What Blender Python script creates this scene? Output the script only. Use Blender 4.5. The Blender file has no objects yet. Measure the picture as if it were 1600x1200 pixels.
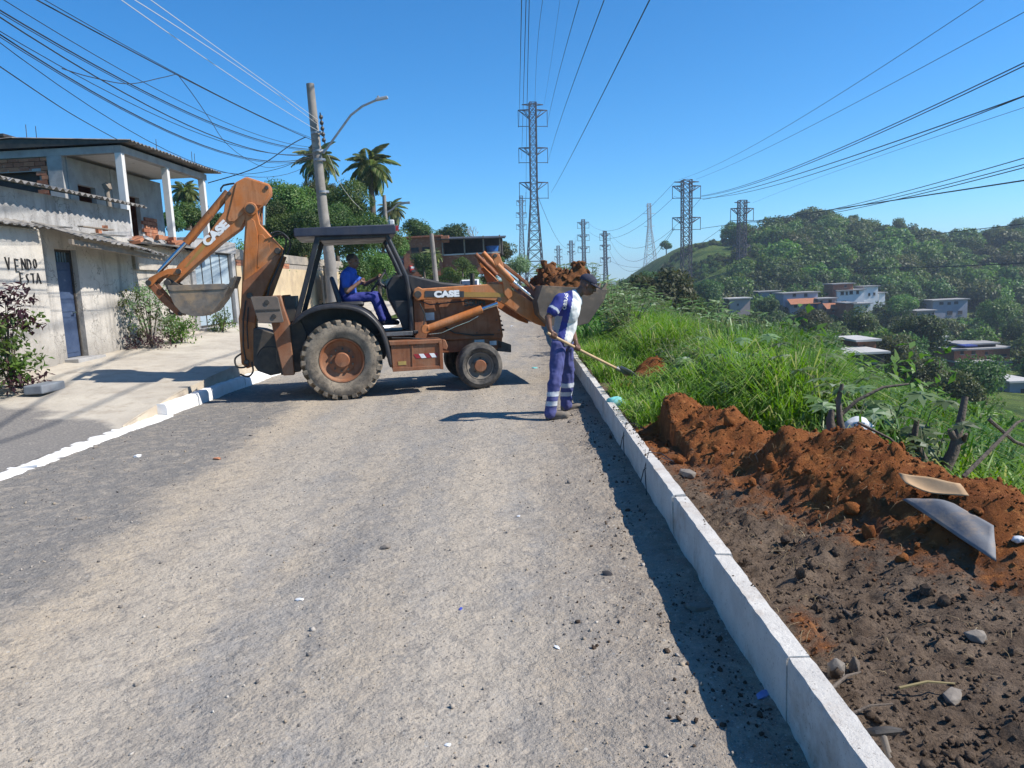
import bpy, bmesh, math, random
import numpy as np
from mathutils import Vector, Matrix, Euler
random.seed(7)
rng = np.random.default_rng(11)
R = math.radians
SC = bpy.context.scene
COL = SC.collection

# ------------------------------------------------------------------ camera
FPX, ROLL, VPX, CH = 1180.0, 0.05, (815.0, 443.0), 1.6     # focal length (px of a 1600 px frame), roll, road vanishing point, eye height
_d = Vector((VPX[0]-800, 600-VPX[1], -FPX)).normalized()
_h = Vector((math.cos(ROLL), math.sin(ROLL), 0))
_x = (_h-_h.dot(_d)*_d).normalized()
_z = _x.cross(_d)
CAM_R = Matrix((_x, _d, _z))
EYE = Vector((0, 0, CH))
cam = bpy.data.cameras.new('camera')
camo = bpy.data.objects.new('camera', cam)
COL.objects.link(camo)
camo.matrix_world = Matrix.Translation(EYE) @ CAM_R.to_4x4()
cam.sensor_width = 36.0
cam.lens = FPX/1600*36
cam.clip_start = 0.05
cam.clip_end = 6000
SC.camera = camo

# ------------------------------------------------------------------ sky, sun, exposure
SUN_EL, SUN_AZ = R(44), R(90+10)          # azimuth clockwise from +Y (the road's direction)
w = bpy.data.worlds.new('World'); SC.world = w; w.use_nodes = True
wt = w.node_tree; wt.nodes.clear()
sky = wt.nodes.new('ShaderNodeTexSky'); sky.sky_type = 'NISHITA'; sky.sun_disc = False
sky.sun_elevation = SUN_EL; sky.sun_rotation = SUN_AZ
sky.altitude = 1200; sky.air_density = 1.0; sky.dust_density = 0.0; sky.ozone_density = 5.0
bg = wt.nodes.new('ShaderNodeBackground'); bg.inputs[1].default_value = 0.115
wo = wt.nodes.new('ShaderNodeOutputWorld')
hs = wt.nodes.new('ShaderNodeHueSaturation'); hs.inputs['Saturation'].default_value = 1.12
tn = wt.nodes.new('ShaderNodeMix'); tn.data_type = 'RGBA'; tn.blend_type = 'MULTIPLY'; tn.inputs[0].default_value = 1.0
tn.inputs[7].default_value = (.64, .93, 1.08, 1)       # deep tropical blue, the same over the whole sky
wt.links.new(sky.outputs[0], tn.inputs[6]); wt.links.new(tn.outputs[2], hs.inputs['Color']); wt.links.new(hs.outputs[0], bg.inputs[0]); wt.links.new(bg.outputs[0], wo.inputs[0])
sl = bpy.data.lights.new('sun', 'SUN'); sl.energy = 5.0; sl.angle = R(0.53); sl.color = (1, .95, .87)
so = bpy.data.objects.new('sun', sl); COL.objects.link(so)
_sd = Vector((math.sin(SUN_AZ)*math.cos(SUN_EL), math.cos(SUN_AZ)*math.cos(SUN_EL), math.sin(SUN_EL)))
so.rotation_euler = _sd.to_track_quat('Z', 'Y').to_euler()
vs = SC.view_settings
vs.view_transform = 'Standard'; vs.look = 'None'; vs.gamma = 1.0; vs.exposure = 0.55; vs.use_curve_mapping = False
SC.cycles.max_bounces = 6; SC.cycles.diffuse_bounces = 3; SC.cycles.glossy_bounces = 2
SC.cycles.transmission_bounces = 3; SC.cycles.transparent_max_bounces = 6
SC.cycles.caustics_reflective = False; SC.cycles.caustics_refractive = False
try:
    SC.cycles.use_denoising = True
    SC.cycles.denoiser = 'OPENIMAGEDENOISE'
except Exception:
    pass

# ------------------------------------------------------------------ measuring helpers (photo pixel -> real point)
def ray(u, v):
    d = CAM_R @ Vector((u-800, 600-v, -FPX)); return d/d.y
def atY(u, v, Y): return EYE+ray(u, v)*Y
def atX(u, v, X):
    d = ray(u, v); return EYE+d*(X/d.x)
def atZ(u, v, Z=0.0):
    d = ray(u, v); return EYE+d*((Z-CH)/d.z)

# ------------------------------------------------------------------ object helpers
def tag(o, label=None, cat=None, group=None, kind=None):
    if label: o['label'] = label
    if cat: o['category'] = cat
    if group: o['group'] = group
    if kind: o['kind'] = kind
    return o
def empty(name, loc=(0, 0, 0), rz=0.0, parent=None):
    o = bpy.data.objects.new(name, None); COL.objects.link(o)
    o.location = loc; o.rotation_euler = (0, 0, rz); o.empty_display_size = .2
    if parent: o.parent = parent
    return o
def link(name, me, mat=None, parent=None, loc=None, rot=None):
    o = bpy.data.objects.new(name, me); COL.objects.link(o)
    if mat is not None and not me.materials: me.materials.append(mat)
    if parent is not None: o.parent = parent
    if loc is not None: o.location = loc
    if rot is not None: o.rotation_euler = rot
    return o
def copy_tree(o, parent=None):
    c = o.copy(); COL.objects.link(c)
    if parent is not None: c.parent = parent
    for ch in list(o.children): copy_tree(ch, c)
    return c
def mesh_np(name, co, faces, mats=None, smooth=False, attr=None):
    """co (n,3), faces (m,k) all of one size."""
    me = bpy.data.meshes.new(name)
    co = np.asarray(co, np.float32); faces = np.asarray(faces, np.int32)
    n, (m, k) = len(co), faces.shape
    me.vertices.add(n); me.vertices.foreach_set('co', co.ravel())
    me.loops.add(m*k); me.loops.foreach_set('vertex_index', faces.ravel())
    me.polygons.add(m)
    me.polygons.foreach_set('loop_start', np.arange(0, m*k, k, dtype=np.int32))
    me.polygons.foreach_set('loop_total', np.full(m, k, np.int32))
    if smooth: me.polygons.foreach_set('use_smooth', np.ones(m, bool))
    if attr is not None:
        a = me.attributes.new('vary', 'FLOAT', 'POINT'); a.data.foreach_set('value', np.asarray(attr, np.float32))
    me.update(calc_edges=True)
    if mats is not None: me.materials.append(mats)
    return me

class MB:
    """collects shapes into one mesh"""
    def __init__(s): s.v = []; s.f = []; s.m = []
    def add(s, vs, fs, mi=0):
        b = len(s.v); s.v += [tuple(v) for v in vs]; s.f += [tuple(b+i for i in f) for f in fs]; s.m += [mi]*len(fs); return s
    def box(s, c, size, rot=None, mi=0, taper=None):
        hx, hy, hz = size[0]/2, size[1]/2, size[2]/2
        vs = [Vector((x*hx, y*hy, z*hz)) for z in (-1, 1) for y in (-1, 1) for x in (-1, 1)]
        if taper: vs = [Vector((v.x*(taper if v.z > 0 else 1), v.y*(taper if v.z > 0 else 1), v.z)) for v in vs]
        if rot is not None:
            q = rot if isinstance(rot, Matrix) else Euler(rot).to_matrix()
            vs = [q@v for v in vs]
        c = Vector(c)
        return s.add([v+c for v in vs], [(0, 2, 3, 1), (4, 5, 7, 6), (0, 1, 5, 4), (2, 6, 7, 3), (0, 4, 6, 2), (1, 3, 7, 5)], mi)
    def bx(s, x0, x1, y0, y1, z0, z1, mi=0):
        return s.box(((x0+x1)/2, (y0+y1)/2, (z0+z1)/2), (abs(x1-x0), abs(y1-y0), abs(z1-z0)), None, mi)
    def bar(s, a, b, wd, ht=None, mi=0, up=(0, 0, 1)):
        a, b = Vector(a), Vector(b); d = b-a; L = d.length
        if L < 1e-6: return s
        z = d/L; u = Vector(up)
        if abs(z.dot(u)) > .98: u = Vector((1, 0, 0))
        x = u.cross(z).normalized(); y = z.cross(x)
        return s.box((a+b)/2, (wd, ht or wd, L), Matrix((x, y, z)).transposed(), mi)
    def prism(s, poly, y0, y1, mi=0):
        """poly of (x, z) extruded along y"""
        n = len(poly)
        A = sum(poly[i][0]*poly[(i+1) % n][1]-poly[(i+1) % n][0]*poly[i][1] for i in range(n))
        if A < 0: poly = poly[::-1]
        if y0 > y1: y0, y1 = y1, y0
        vs = [(p[0], y0, p[1]) for p in poly]+[(p[0], y1, p[1]) for p in poly]
        fs = [tuple(range(n)), tuple(range(2*n-1, n-1, -1))]
        fs += [(i, n+i, n+(i+1) % n, (i+1) % n) for i in range(n)]
        return s.add(vs, fs, mi)
    def tube(s, path, r, n=8, mi=0, cap=True):
        path = [Vector(p) for p in path]; k = len(path)
        rs = r if isinstance(r, (list, tuple)) else [r]*k
        b = []; ref = None
        for i, p in enumerate(path):
            t = (path[min(i+1, k-1)]-path[max(i-1, 0)])
            t = t.normalized() if t.length > 1e-9 else Vector((0, 0, 1))
            if ref is None: ref = Vector((0, 0, 1)) if abs(t.z) < .9 else Vector((1, 0, 0))
            x = (ref-ref.dot(t)*t)
            x = x.normalized() if x.length > 1e-6 else t.orthogonal().normalized()
            ref = x; y = t.cross(x)
            b += [p+(x*math.cos(2*math.pi*j/n)+y*math.sin(2*math.pi*j/n))*rs[i] for j in range(n)]
        fs = [(i*n+j, i*n+(j+1) % n, (i+1)*n+(j+1) % n, (i+1)*n+j) for i in range(k-1) for j in range(n)]
        if cap: fs += [tuple(range(n-1, -1, -1)), tuple(range((k-1)*n, k*n))]
        return s.add(b, fs, mi)
    def cyl(s, a, b, r, n=16, mi=0): return s.tube([a, b], r, n, mi)
    def lathe(s, prof, c, n=32, mi=0, axis='y'):
        """prof of (radius, along); axis y"""
        c = Vector(c); vs = []
        for r_, h_ in prof:
            for j in range(n):
                a = 2*math.pi*j/n
                vs.append(c+(Vector((r_*math.cos(a), h_, r_*math.sin(a))) if axis == 'y' else Vector((r_*math.cos(a), r_*math.sin(a), h_))))
        k = len(prof)
        fs = [(i*n+j, (i+1)*n+j, (i+1)*n+(j+1) % n, i*n+(j+1) % n) for i in range(k-1) for j in range(n)]
        return s.add(vs, fs, mi)
    def ico(s, c, r, sub=1, jit=0.0, sq=(1, 1, 1), mi=0, seed=None):
        bm = bmesh.new(); bmesh.ops.create_icosphere(bm, subdivisions=sub, radius=1.0)
        rr = random.Random(seed) if seed is not None else random
        c = Vector(c)
        vs = [c+Vector((v.co.x*sq[0], v.co.y*sq[1], v.co.z*sq[2]))*r*(1+rr.uniform(-jit, jit)) for v in bm.verts]
        fs = [[v.index for v in f.verts] for f in bm.faces]; bm.free()
        return s.add(vs, fs, mi)
    def mesh(s, name, mats, smooth=None):
        me = bpy.data.meshes.new(name); me.from_pydata(s.v, [], s.f)
        for m_ in (mats if isinstance(mats, (list, tuple)) else [mats]): me.materials.append(m_)
        if any(s.m): me.polygons.foreach_set('material_index', s.m)
        bm = bmesh.new(); bm.from_mesh(me); bmesh.ops.recalc_face_normals(bm, faces=bm.faces); bm.to_mesh(me); bm.free()
        if smooth is not None:
            me.polygons.foreach_set('use_smooth', [True]*len(me.polygons)); me.set_sharp_from_angle(angle=R(smooth))
        me.update(); return me
    def build(s, name, mats, parent=None, smooth=None, bevel=0.0, loc=None, rot=None, seg=2):
        o = link(name, s.mesh(name, mats, smooth), None, parent, loc, rot)
        if bevel:
            b = o.modifiers.new('edges', 'BEVEL'); b.width = bevel; b.segments = seg; b.limit_method = 'ANGLE'; b.angle_limit = R(40); b.use_clamp_overlap = True
        return o

# ------------------------------------------------------------------ smooth value noise on arrays
def _hash(i, j, s):
    n = (i.astype(np.int64)*374761393+j.astype(np.int64)*668265263+s*974634777) & 0x7fffffff
    n = ((n ^ (n >> 13))*1274126177) & 0x7fffffff
    n = n ^ (n >> 16)
    return (n & 0xffff)/65535.0
def vn(x, y, s=0):
    x = np.asarray(x, float); y = np.asarray(y, float)
    i = np.floor(x); j = np.floor(y); fx = x-i; fy = y-j
    fx = fx*fx*(3-2*fx); fy = fy*fy*(3-2*fy)
    a = _hash(i, j, s); b = _hash(i+1, j, s); c = _hash(i, j+1, s); d = _hash(i+1, j+1, s)
    return (a*(1-fx)+b*fx)*(1-fy)+(c*(1-fx)+d*fx)*fy
def fbm(x, y, s=0, o=4, g=.5):
    t = 0; a = 1; n = 0
    for k in range(o):
        t = t+a*(vn(np.asarray(x)*2**k, np.asarray(y)*2**k, s+k*17)-.5); n += a; a *= g
    return t/n*2
def sstep(a, b, x):
    t = np.clip((np.asarray(x, float)-a)/(b-a), 0, 1); return t*t*(3-2*t)

# ------------------------------------------------------------------ materials
def nd(t, typ, ins=None, **kw):
    n = t.nodes.new(typ)
    for k, v in kw.items(): setattr(n, k, v)
    for k, v in (ins or {}).items():
        s = n.inputs[k]
        if isinstance(v, bpy.types.NodeSocket): t.links.new(v, s)
        else:
            if isinstance(v, (tuple, list)) and len(v) == 3 and s.type == 'RGBA': v = (*v, 1)
            s.default_value = v
    return n
def noi(t, vec, sc, det=4, rough=.55, dist=0.0):
    return nd(t, 'ShaderNodeTexNoise', {'Vector': vec, 'Scale': sc, 'Detail': det, 'Roughness': rough, 'Distortion': dist}).outputs[0]
def mixc(t, f, a, b):
    n = t.nodes.new('ShaderNodeMix'); n.data_type = 'RGBA'
    for i, v in ((0, f), (6, a), (7, b)):
        if isinstance(v, bpy.types.NodeSocket): t.links.new(v, n.inputs[i])
        else: n.inputs[i].default_value = (*v, 1) if isinstance(v, (tuple, list)) and len(v) == 3 else v
    return n.outputs[2]
def mth(t, op, a, b=0.0, clamp=False):
    n = t.nodes.new('ShaderNodeMath'); n.operation = op; n.use_clamp = clamp
    for i, v in ((0, a), (1, b)):
        if isinstance(v, bpy.types.NodeSocket): t.links.new(v, n.inputs[i])
        else: n.inputs[i].default_value = v
    return n.outputs[0]
def mapr(t, v, a, b, c=0.0, d=1.0):
    return nd(t, 'ShaderNodeMapRange', {0: v, 1: a, 2: b, 3: c, 4: d}).outputs[0]
def newmat(name):
    m = bpy.data.materials.new(name); m.use_nodes = True; t = m.node_tree; t.nodes.clear()
    return m, t
def finish(t, col, rough=.8, height=None, bstr=.5, bdist=.01, metal=0.0, spec=.5, emit=None):
    p = nd(t, 'ShaderNodeBsdfPrincipled', {'Base Color': col, 'Roughness': rough, 'Metallic': metal, 'Specular IOR Level': spec})
    if height is not None:
        b = nd(t, 'ShaderNodeBump', {'Height': height, 'Strength': bstr, 'Distance': bdist}); t.links.new(b.outputs[0], p.inputs['Normal'])
    o = nd(t, 'ShaderNodeOutputMaterial', {0: p.outputs[0]})
    return p
def gm(name, c1, c2=None, ns=4.0, rough=.75, bump=.3, bs=60.0, bdist=.004, metal=0.0, spec=.4, dirt=None, ds=3.0, damt=(.5, .7), lo=.35, hi=.65, coord='Object'):
    """two-tone noisy material with optional dirt patches and fine relief"""
    m, t = newmat(name)
    tc = nd(t, 'ShaderNodeTexCoord').outputs[coord] if coord != 'Pos' else nd(t, 'ShaderNodeNewGeometry').outputs[0]
    c2 = c2 or tuple(x*.75 for x in c1)
    f = mapr(t, noi(t, tc, ns, 5, .6), lo, hi)
    col = mixc(t, f, c1, c2)
    if dirt: col = mixc(t, mapr(t, noi(t, tc, ds, 6, .65), *damt), col, dirt)
    rr = mapr(t, noi(t, tc, ns*3, 3), .3, .7, max(.02, rough-.1), min(1, rough+.1))
    finish(t, col, rr, noi(t, tc, bs, 4, .6) if bump else None, bump, bdist, metal, spec)
    return m
def leafmat(name, c1, c2, c3=None, rough=.55, trans=.35):
    m, t = newmat(name)
    a = nd(t, 'ShaderNodeAttribute', attribute_name='vary').outputs[2]
    r = nd(t, 'ShaderNodeObjectInfo').outputs['Random']
    col = mixc(t, a, c1, c2)
    if c3: col = mixc(t, mapr(t, a, .82, .98), col, c3)
    col = nd(t, 'ShaderNodeHueSaturation', {'Color': col, 'Value': mapr(t, r, 0, 1, .62, 1.38), 'Hue': mapr(t, r, 0, 1, .48, .52)}).outputs[0]
    p = nd(t, 'ShaderNodeBsdfPrincipled', {'Base Color': col, 'Roughness': rough, 'Specular IOR Level': .35})
    tr = nd(t, 'ShaderNodeBsdfTranslucent', {0: nd(t, 'ShaderNodeHueSaturation', {'Color': col, 'Saturation': 1.15, 'Value': 1.3}).outputs[0]})
    mx = nd(t, 'ShaderNodeMixShader', {0: trans, 1: p.outputs[0], 2: tr.outputs[0]})
    nd(t, 'ShaderNodeOutputMaterial', {0: mx.outputs[0]})
    return m

# ------------------------------------------------------------------ leaf clouds (rhombic two-triangle leaves) on arrays
def leaf_arrays(pos, dirv, nrm, L, W):
    """pos base points, dirv unit leaf direction, nrm approximate leaf normal; L, W sizes -> verts, quads"""
    n = len(pos)
    side = np.cross(dirv, nrm); side /= np.linalg.norm(side, axis=1, keepdims=True)+1e-9
    up = np.cross(side, dirv)
    L = np.broadcast_to(np.asarray(L, float).reshape(-1, 1), (n, 1)); W = np.broadcast_to(np.asarray(W, float).reshape(-1, 1), (n, 1))
    mid = pos+dirv*L*.45
    v = np.stack([pos, mid+side*W*.5+up*L*.06, pos+dirv*L-up*L*.1, mid-side*W*.5+up*L*.06], 1).reshape(-1, 3)
    f = np.arange(4*n).reshape(n, 4)
    return v, f
def unit(a): return a/(np.linalg.norm(a, axis=1, keepdims=True)+1e-9)
def rdir(n, g=None): return unit((g or rng).normal(size=(n, 3)))
def crown_arrays(g, n, rad, L, W, lobes=9, flat=1.0, droop=.3, fill=.55):
    """leaves spread through lobes of an irregular crown; rad=(rx,ry,rz), centred on the origin"""
    rx, ry, rz = rad
    lc = rdir(lobes, g)*g.uniform(.35, .8, (lobes, 1)); lc[:, 2] = lc[:, 2]*.8+.05
    lr = g.uniform(.28, .52, lobes)
    which = g.integers(0, lobes, n)
    d = rdir(n, g); r = g.uniform(fill, 1.0, (n, 1))**.6
    p = (lc[which]+d*r*lr[which][:, None])*np.array([rx, ry, rz])
    out = unit(d+.5*unit(p+1e-6)+np.array([0, 0, .25]))
    dv = unit(rdir(n, g)*.8+out*.5-np.array([0, 0, droop]))
    v, f = leaf_arrays(p, dv, out, g.uniform(.7, 1.3, n)*L, g.uniform(.7, 1.3, n)*W)
    return v, f, np.repeat(g.random(n), 4), lc*np.array([rx, ry, rz]), lr*min(rx, rz)
# ================================================================== GROUND
def road_z(y): return np.maximum(0, np.asarray(y, float)-16)*.016
def road_off(y): return -.0009*np.maximum(0, np.asarray(y, float)-20)**2
KR, KL = .86, -4.92                                     # faces of the two kerbs

def hill_crest(t):
    return np.interp(t, [-1, .02, .09, .123, .16, .2, .25, .326, .38, .436, .51, .58, .62, .68, .8, 1.0, 1.6, 3], [-3, -3, 2, 6.4, 9.4, 11.6, 13.4, 14.6, 15.6, 13.5, 8.5, 6, 8, 10.5, 14, 15, 13, 10])
def terrain_z(x, y):
    x = np.asarray(x, float); y = np.asarray(y, float)
    off = road_off(np.clip(y, 0, 90))
    s = np.maximum(0, x-off-2.75-.02*np.clip(y, 0, 60))
    z = .18-16.5*(1-np.exp(-s/34))+road_z(np.clip(y, 0, 75))*np.exp(-s/20)
    t = x/np.maximum(y, 30)
    k = sstep(135, 268, y)*sstep(20, 60, s)*(y > 0)
    z = z+(hill_crest(t)-z)*k
    z = z-sstep(285, 520, y)*12*(t > .05)
    # left of the road: banks climbing behind the houses
    l = np.maximum(0, -x-8.4+off*0)
    left = .5+sstep(30, 80, y)*(1-np.exp(-l/9))*3.2+sstep(4, 60, l)*2.0+sstep(60, 160, y)*sstep(0, 12, l)*2.0
    lw = sstep(-5.2, -8.3, x-off*.6)
    z = z*(1-lw)+left*lw
    z = z-sstep(75, 130, y)*(1-sstep(3, 20, x))*(1-lw)*1.2
    z = z+fbm(x*.02, y*.02, 3)*np.clip((np.hypot(x, y)-60)/120, 0, 1)*3
    return z

# distances of the verge's ridge of dumped earth
RIDGE = np.array([(1.42, 6.55), (1.95, 4.9), (2.4, 3.6), (2.75, 2.7), (3.1, 1.4)])
def ridge_dist(x, y):
    best = np.full(np.shape(x), 1e9); tt = np.zeros(np.shape(x)); sg = np.zeros(np.shape(x))
    for i in range(len(RIDGE)-1):
        a, b = RIDGE[i], RIDGE[i+1]; d = b-a; L2 = d@d
        u = np.clip(((x-a[0])*d[0]+(y-a[1])*d[1])/L2, 0, 1)
        px, py = a[0]+u*d[0], a[1]+u*d[1]
        q = np.hypot(x-px, y-py); m = q < best
        best = np.where(m, q, best); tt = np.where(m, i+u, tt)
        sg = np.where(m, np.sign((x-px)*-d[1]+(y-py)*d[0]), sg)   # + on the valley side
    return best, tt, sg
def verge_z(x, y, fine=True):
    x = np.asarray(x, float); y = np.asarray(y, float)
    d, t, s = ridge_dist(x, y)
    hgt = np.interp(t, [0, .25, .65, .85, 1, 1.5, 2, 3, 4], [.42, .4, .24, .38, .37, .33, .3, .27, .25])*(1+.3*fbm(x*3, y*3, 21, 2)+.45*fbm(x*1.1, y*1.1, 26, 2))
    wid = np.where(s > 0, .26, np.interp(t, [0, .5, 1, 2, 4], [.42, .5, .48, .42, .36]))
    z = .17+hgt*np.exp(-(d/wid)**2)
    z = z+.36*np.exp(-((x-1.75)/.27)**2-((y-10.35)/.4)**2)*(1+.3*fbm(x*5, y*5, 4, 2))+.07*np.exp(-((x-1.3)/.3)**2-((y-9.7)/.4)**2)
    out = np.where((s < 0) & (d < 90), d, 0)*0
    drop = np.where(s > 0, d, 0)*(y < 7.2)
    z = z-.36*np.maximum(0, drop-.28)*sstep(7.2, 6.2, y)
    tz = terrain_z(x, y)
    k = sstep(7.4, 8.6, y); z = z*(1-k)+(np.maximum(z, tz+.0)-0.0)*k
    if fine:
        soil = np.exp(-(d/.75)**2)*(y < 7.6)+sstep(1.9, 1.3, x)*sstep(7.2, 6.0, y)+np.exp(-((x-1.75)/.35)**2-((y-10.35)/.5)**2)
        soil = np.clip(soil, .25, 1)
        z = z+soil*(.06*fbm(x*4, y*4, 5, 3)+.055*np.maximum(0, fbm(x*13, y*13, 8, 3)+.05)+.03*np.maximum(0, fbm(x*30, y*30, 9, 2))-.02)
    z = np.where(x < 1.2, np.minimum(z, .17+.06*(x-.98)+.05*fbm(x*6, y*6, 2, 2)+.02), z)
    return z

# ---- far terrain, one sheet to the horizon
def stretch(a, b, n, p=3.2):
    u = np.linspace(-1, 1, n); return np.sign(u)*np.abs(u)**p*np.where(u < 0, -a, b)
gx = np.unique(np.round(np.concatenate([stretch(-900, 1300, 190)]), 3))
gy = np.unique(np.round(np.concatenate([np.linspace(-60, -2, 14), 10+stretch(-12, 2600, 240, 2.6)]), 3))
X, Y = np.meshgrid(gx, gy)
Z = terrain_z(X, Y)
inroad = (X > -9.2+road_off(np.clip(Y, 0, 90))*1.0) & (X < 1.3) & (Y < 78)
Z = np.where(inroad, np.minimum(Z, -.25+road_z(Y)), Z)
inverge = (X > -1) & (X < 6.5) & (Y > -8) & (Y < 13.5)
Z = np.where(inverge, Z-.55, Z)
ny, nx = X.shape
ii = (np.arange(ny-1)[:, None]*nx+np.arange(nx-1)[None]).ravel()
m_ter, t = newmat('hillside_ground')
pos = nd(t, 'ShaderNodeNewGeometry').outputs[0]
c = mixc(t, mapr(t, noi(t, pos, .05, 6, .65), .38, .62), (.075, .125, .022), (.15, .175, .05))
c = mixc(t, mapr(t, noi(t, pos, .22, 7, .75), .45, .6), c, (.03, .06, .014))
c = mixc(t, mth(t, 'MULTIPLY', mapr(t, noi(t, pos, .9, 6, .75), .48, .62), .6), c, (.045, .08, .018))
c = mixc(t, mapr(t, noi(t, pos, .11, 4, .6), .62, .72), c, (.2, .17, .09))
finish(t, c, .95, noi(t, pos, 1.2, 6, .75), .9, .5, spec=.1)
o = link('terrain', mesh_np('terrain', np.stack([X, Y, Z], -1).reshape(-1, 3), np.stack([ii, ii+1, ii+nx+1, ii+nx], 1), m_ter, True))
tag(o, 'green grassy valley and hill ground falling away beside the road', None, None, 'structure')

# ---- gravel road
ys = np.concatenate([np.arange(-12, 1.4, .3), np.arange(1.4, 8, .035), 8+np.cumsum(np.linspace(.04, .9, 150))])
ys = ys[ys < 82]
xs = np.arange(-5.35, .95, .04)
X, Y = np.meshgrid(xs, ys)
def road_surface(X, Y):
    Z = road_z(Y)+.012*fbm(X*1.4, Y*1.1, 31, 3)+.007*fbm(X*9, Y*9, 33, 3)
    Z += .03*sstep(.3, .84, X)*(.6+fbm(X*5, Y*4, 35, 3))*(Y < 30)             # loose earth left against the kerb
    Z += .02*sstep(.0, .5, X)*np.maximum(0, fbm(X*11, Y*11, 38, 3))
    band = -2.55-.09*(Y-4)
    Z += .03*sstep(.3, -.4, X-band)+.012*np.cos((X-band)*3)*np.exp(-(X-band)**2)
    Z += -.02*np.exp(-((X+1.7-.06*Y)/.28)**2)-.015*np.exp(-((X+.1-.03*Y)/.3)**2)
    return Z
Z = road_surface(X, Y)
ny, nx = X.shape
ii = (np.arange(ny-1)[:, None]*nx+np.arange(nx-1)[None]).ravel()
m_road, t = newmat('gravel_road')
pos = nd(t, 'ShaderNodeNewGeometry').outputs[0]
jit_ = nd(t, 'ShaderNodeTexNoise', {'Vector': pos, 'Scale': 11.0, 'Detail': 6.0, 'Roughness': .75}).outputs['Color']
wob_ = nd(t, 'ShaderNodeVectorMath', {0: nd(t, 'ShaderNodeVectorMath', {0: jit_, 1: (.5, .5, .5)}, operation='SUBTRACT').outputs[0], 1: (.55, .55, 0)}, operation='MULTIPLY').outputs[0]
pos0 = pos; pos = nd(t, 'ShaderNodeVectorMath', {0: pos, 1: wob_}, operation='ADD').outputs[0]      # ragged edges between patches
sep = nd(t, 'ShaderNodeSeparateXYZ', {0: pos}); px, py = sep.outputs[0], sep.outputs[1]
big = noi(t, pos, .9, 5, .6); mid = noi(t, pos, 4.5, 6, .7); fin = noi(t, pos, 70, 5, .75); vor = nd(t, 'ShaderNodeTexVoronoi', {'Vector': pos, 'Scale': 85.0, 'Randomness': 1.0})
grey, tan, dark = (.35, .322, .288), (.45, .375, .285), (.2, .192, .183)
stre = nd(t, 'ShaderNodeMapping', {'Vector': pos, 'Scale': (1.6, .35, 1), 'Rotation': (0, 0, .1)}).outputs[0]
c = mixc(t, mapr(t, noi(t, stre, 1.7, 6, .65), .4, .6), grey, tan)
c = mixc(t, mth(t, 'MULTIPLY', mapr(t, noi(t, stre, 2.3, 6, .7, .4), .48, .62), .85), c, (.26, .245, .228))
c = mixc(t, mth(t, 'MULTIPLY', mapr(t, noi(t, stre, 5.5, 7, .75, .5), .52, .64), .6), c, (.46, .39, .305))
edge = mth(t, 'ADD', mth(t, 'ADD', px, 2.5), mth(t, 'MULTIPLY', mth(t, 'SUBTRACT', py, 4.0), .1))     # signed distance to the darker millings
edge = mth(t, 'ADD', edge, mth(t, 'MULTIPLY', mth(t, 'SUBTRACT', noi(t, pos, 1.4, 6, .7), .5), 1.1))
c = mixc(t, mth(t, 'MULTIPLY', nd(t, 'ShaderNodeMapRange', {0: edge, 1: .55, 2: -.05, 3: 0., 4: .85}).outputs[0], mapr(t, py, 13.2, 11.5)), c, (.52, .42, .3))
c = mixc(t, mth(t, 'MULTIPLY', nd(t, 'ShaderNodeMapRange', {0: edge, 1: -.05, 2: -.38, 3: 0., 4: .93}).outputs[0], mapr(t, py, 14.5, 12)), c, dark)
for xc_, sl_, wd_, am_ in ((-1.75, -.05, .34, .6), (-.3, -.02, .3, .45)):       # paler wheel tracks
    dq = mth(t, 'ABSOLUTE', mth(t, 'SUBTRACT', px, mth(t, 'ADD', mth(t, 'MULTIPLY', py, sl_), xc_)))
    dq = mth(t, 'ADD', dq, mth(t, 'MULTIPLY', mth(t, 'SUBTRACT', noi(t, pos, 1.8, 5, .6), .5), .8))
    c = mixc(t, nd(t, 'ShaderNodeMapRange', {0: dq, 1: wd_, 2: wd_*.3, 3: 0., 4: am_}).outputs[0], c, (.54, .455, .35))
ed2 = mth(t, 'ADD', px, mth(t, 'MULTIPLY', mth(t, 'SUBTRACT', noi(t, pos, 2.6, 6, .7), .5), 1.3))
c = mixc(t, mth(t, 'MULTIPLY', mapr(t, ed2, -.1, .75), .8), c, (.27, .21, .155))
c = mixc(t, mth(t, 'MULTIPLY', mapr(t, mid, .52, .7), .55), c, (.46, .38, .28))
c = mixc(t, mth(t, 'MULTIPLY', mapr(t, noi(t, pos, 9, 5, .7), .55, .68), .6), c, (.22, .195, .165))
c = mixc(t, mth(t, 'MULTIPLY', mapr(t, fin, .54, .68), .38), c, (.14, .125, .11))
c = mixc(t, mth(t, 'MULTIPLY', mapr(t, noi(t, pos, 120, 4, .7), .6, .72), .55), c, (.6, .56, .5))
pos = pos0
hgt = mth(t, 'MULTIPLY', noi(t, pos, 34, 4, .6), .55)
for thr_, hi_, f_, col_ in ((.5, .58, .45, (.5, .42, .325)), (.53, .6, .55, (.22, .2, .178))):
    c = mixc(t, mth(t, 'MULTIPLY', mapr(t, noi(t, pos, 7.5 if thr_ == .5 else 10.5, 8, .78, .6), thr_, hi_), f_), c, col_)
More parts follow.
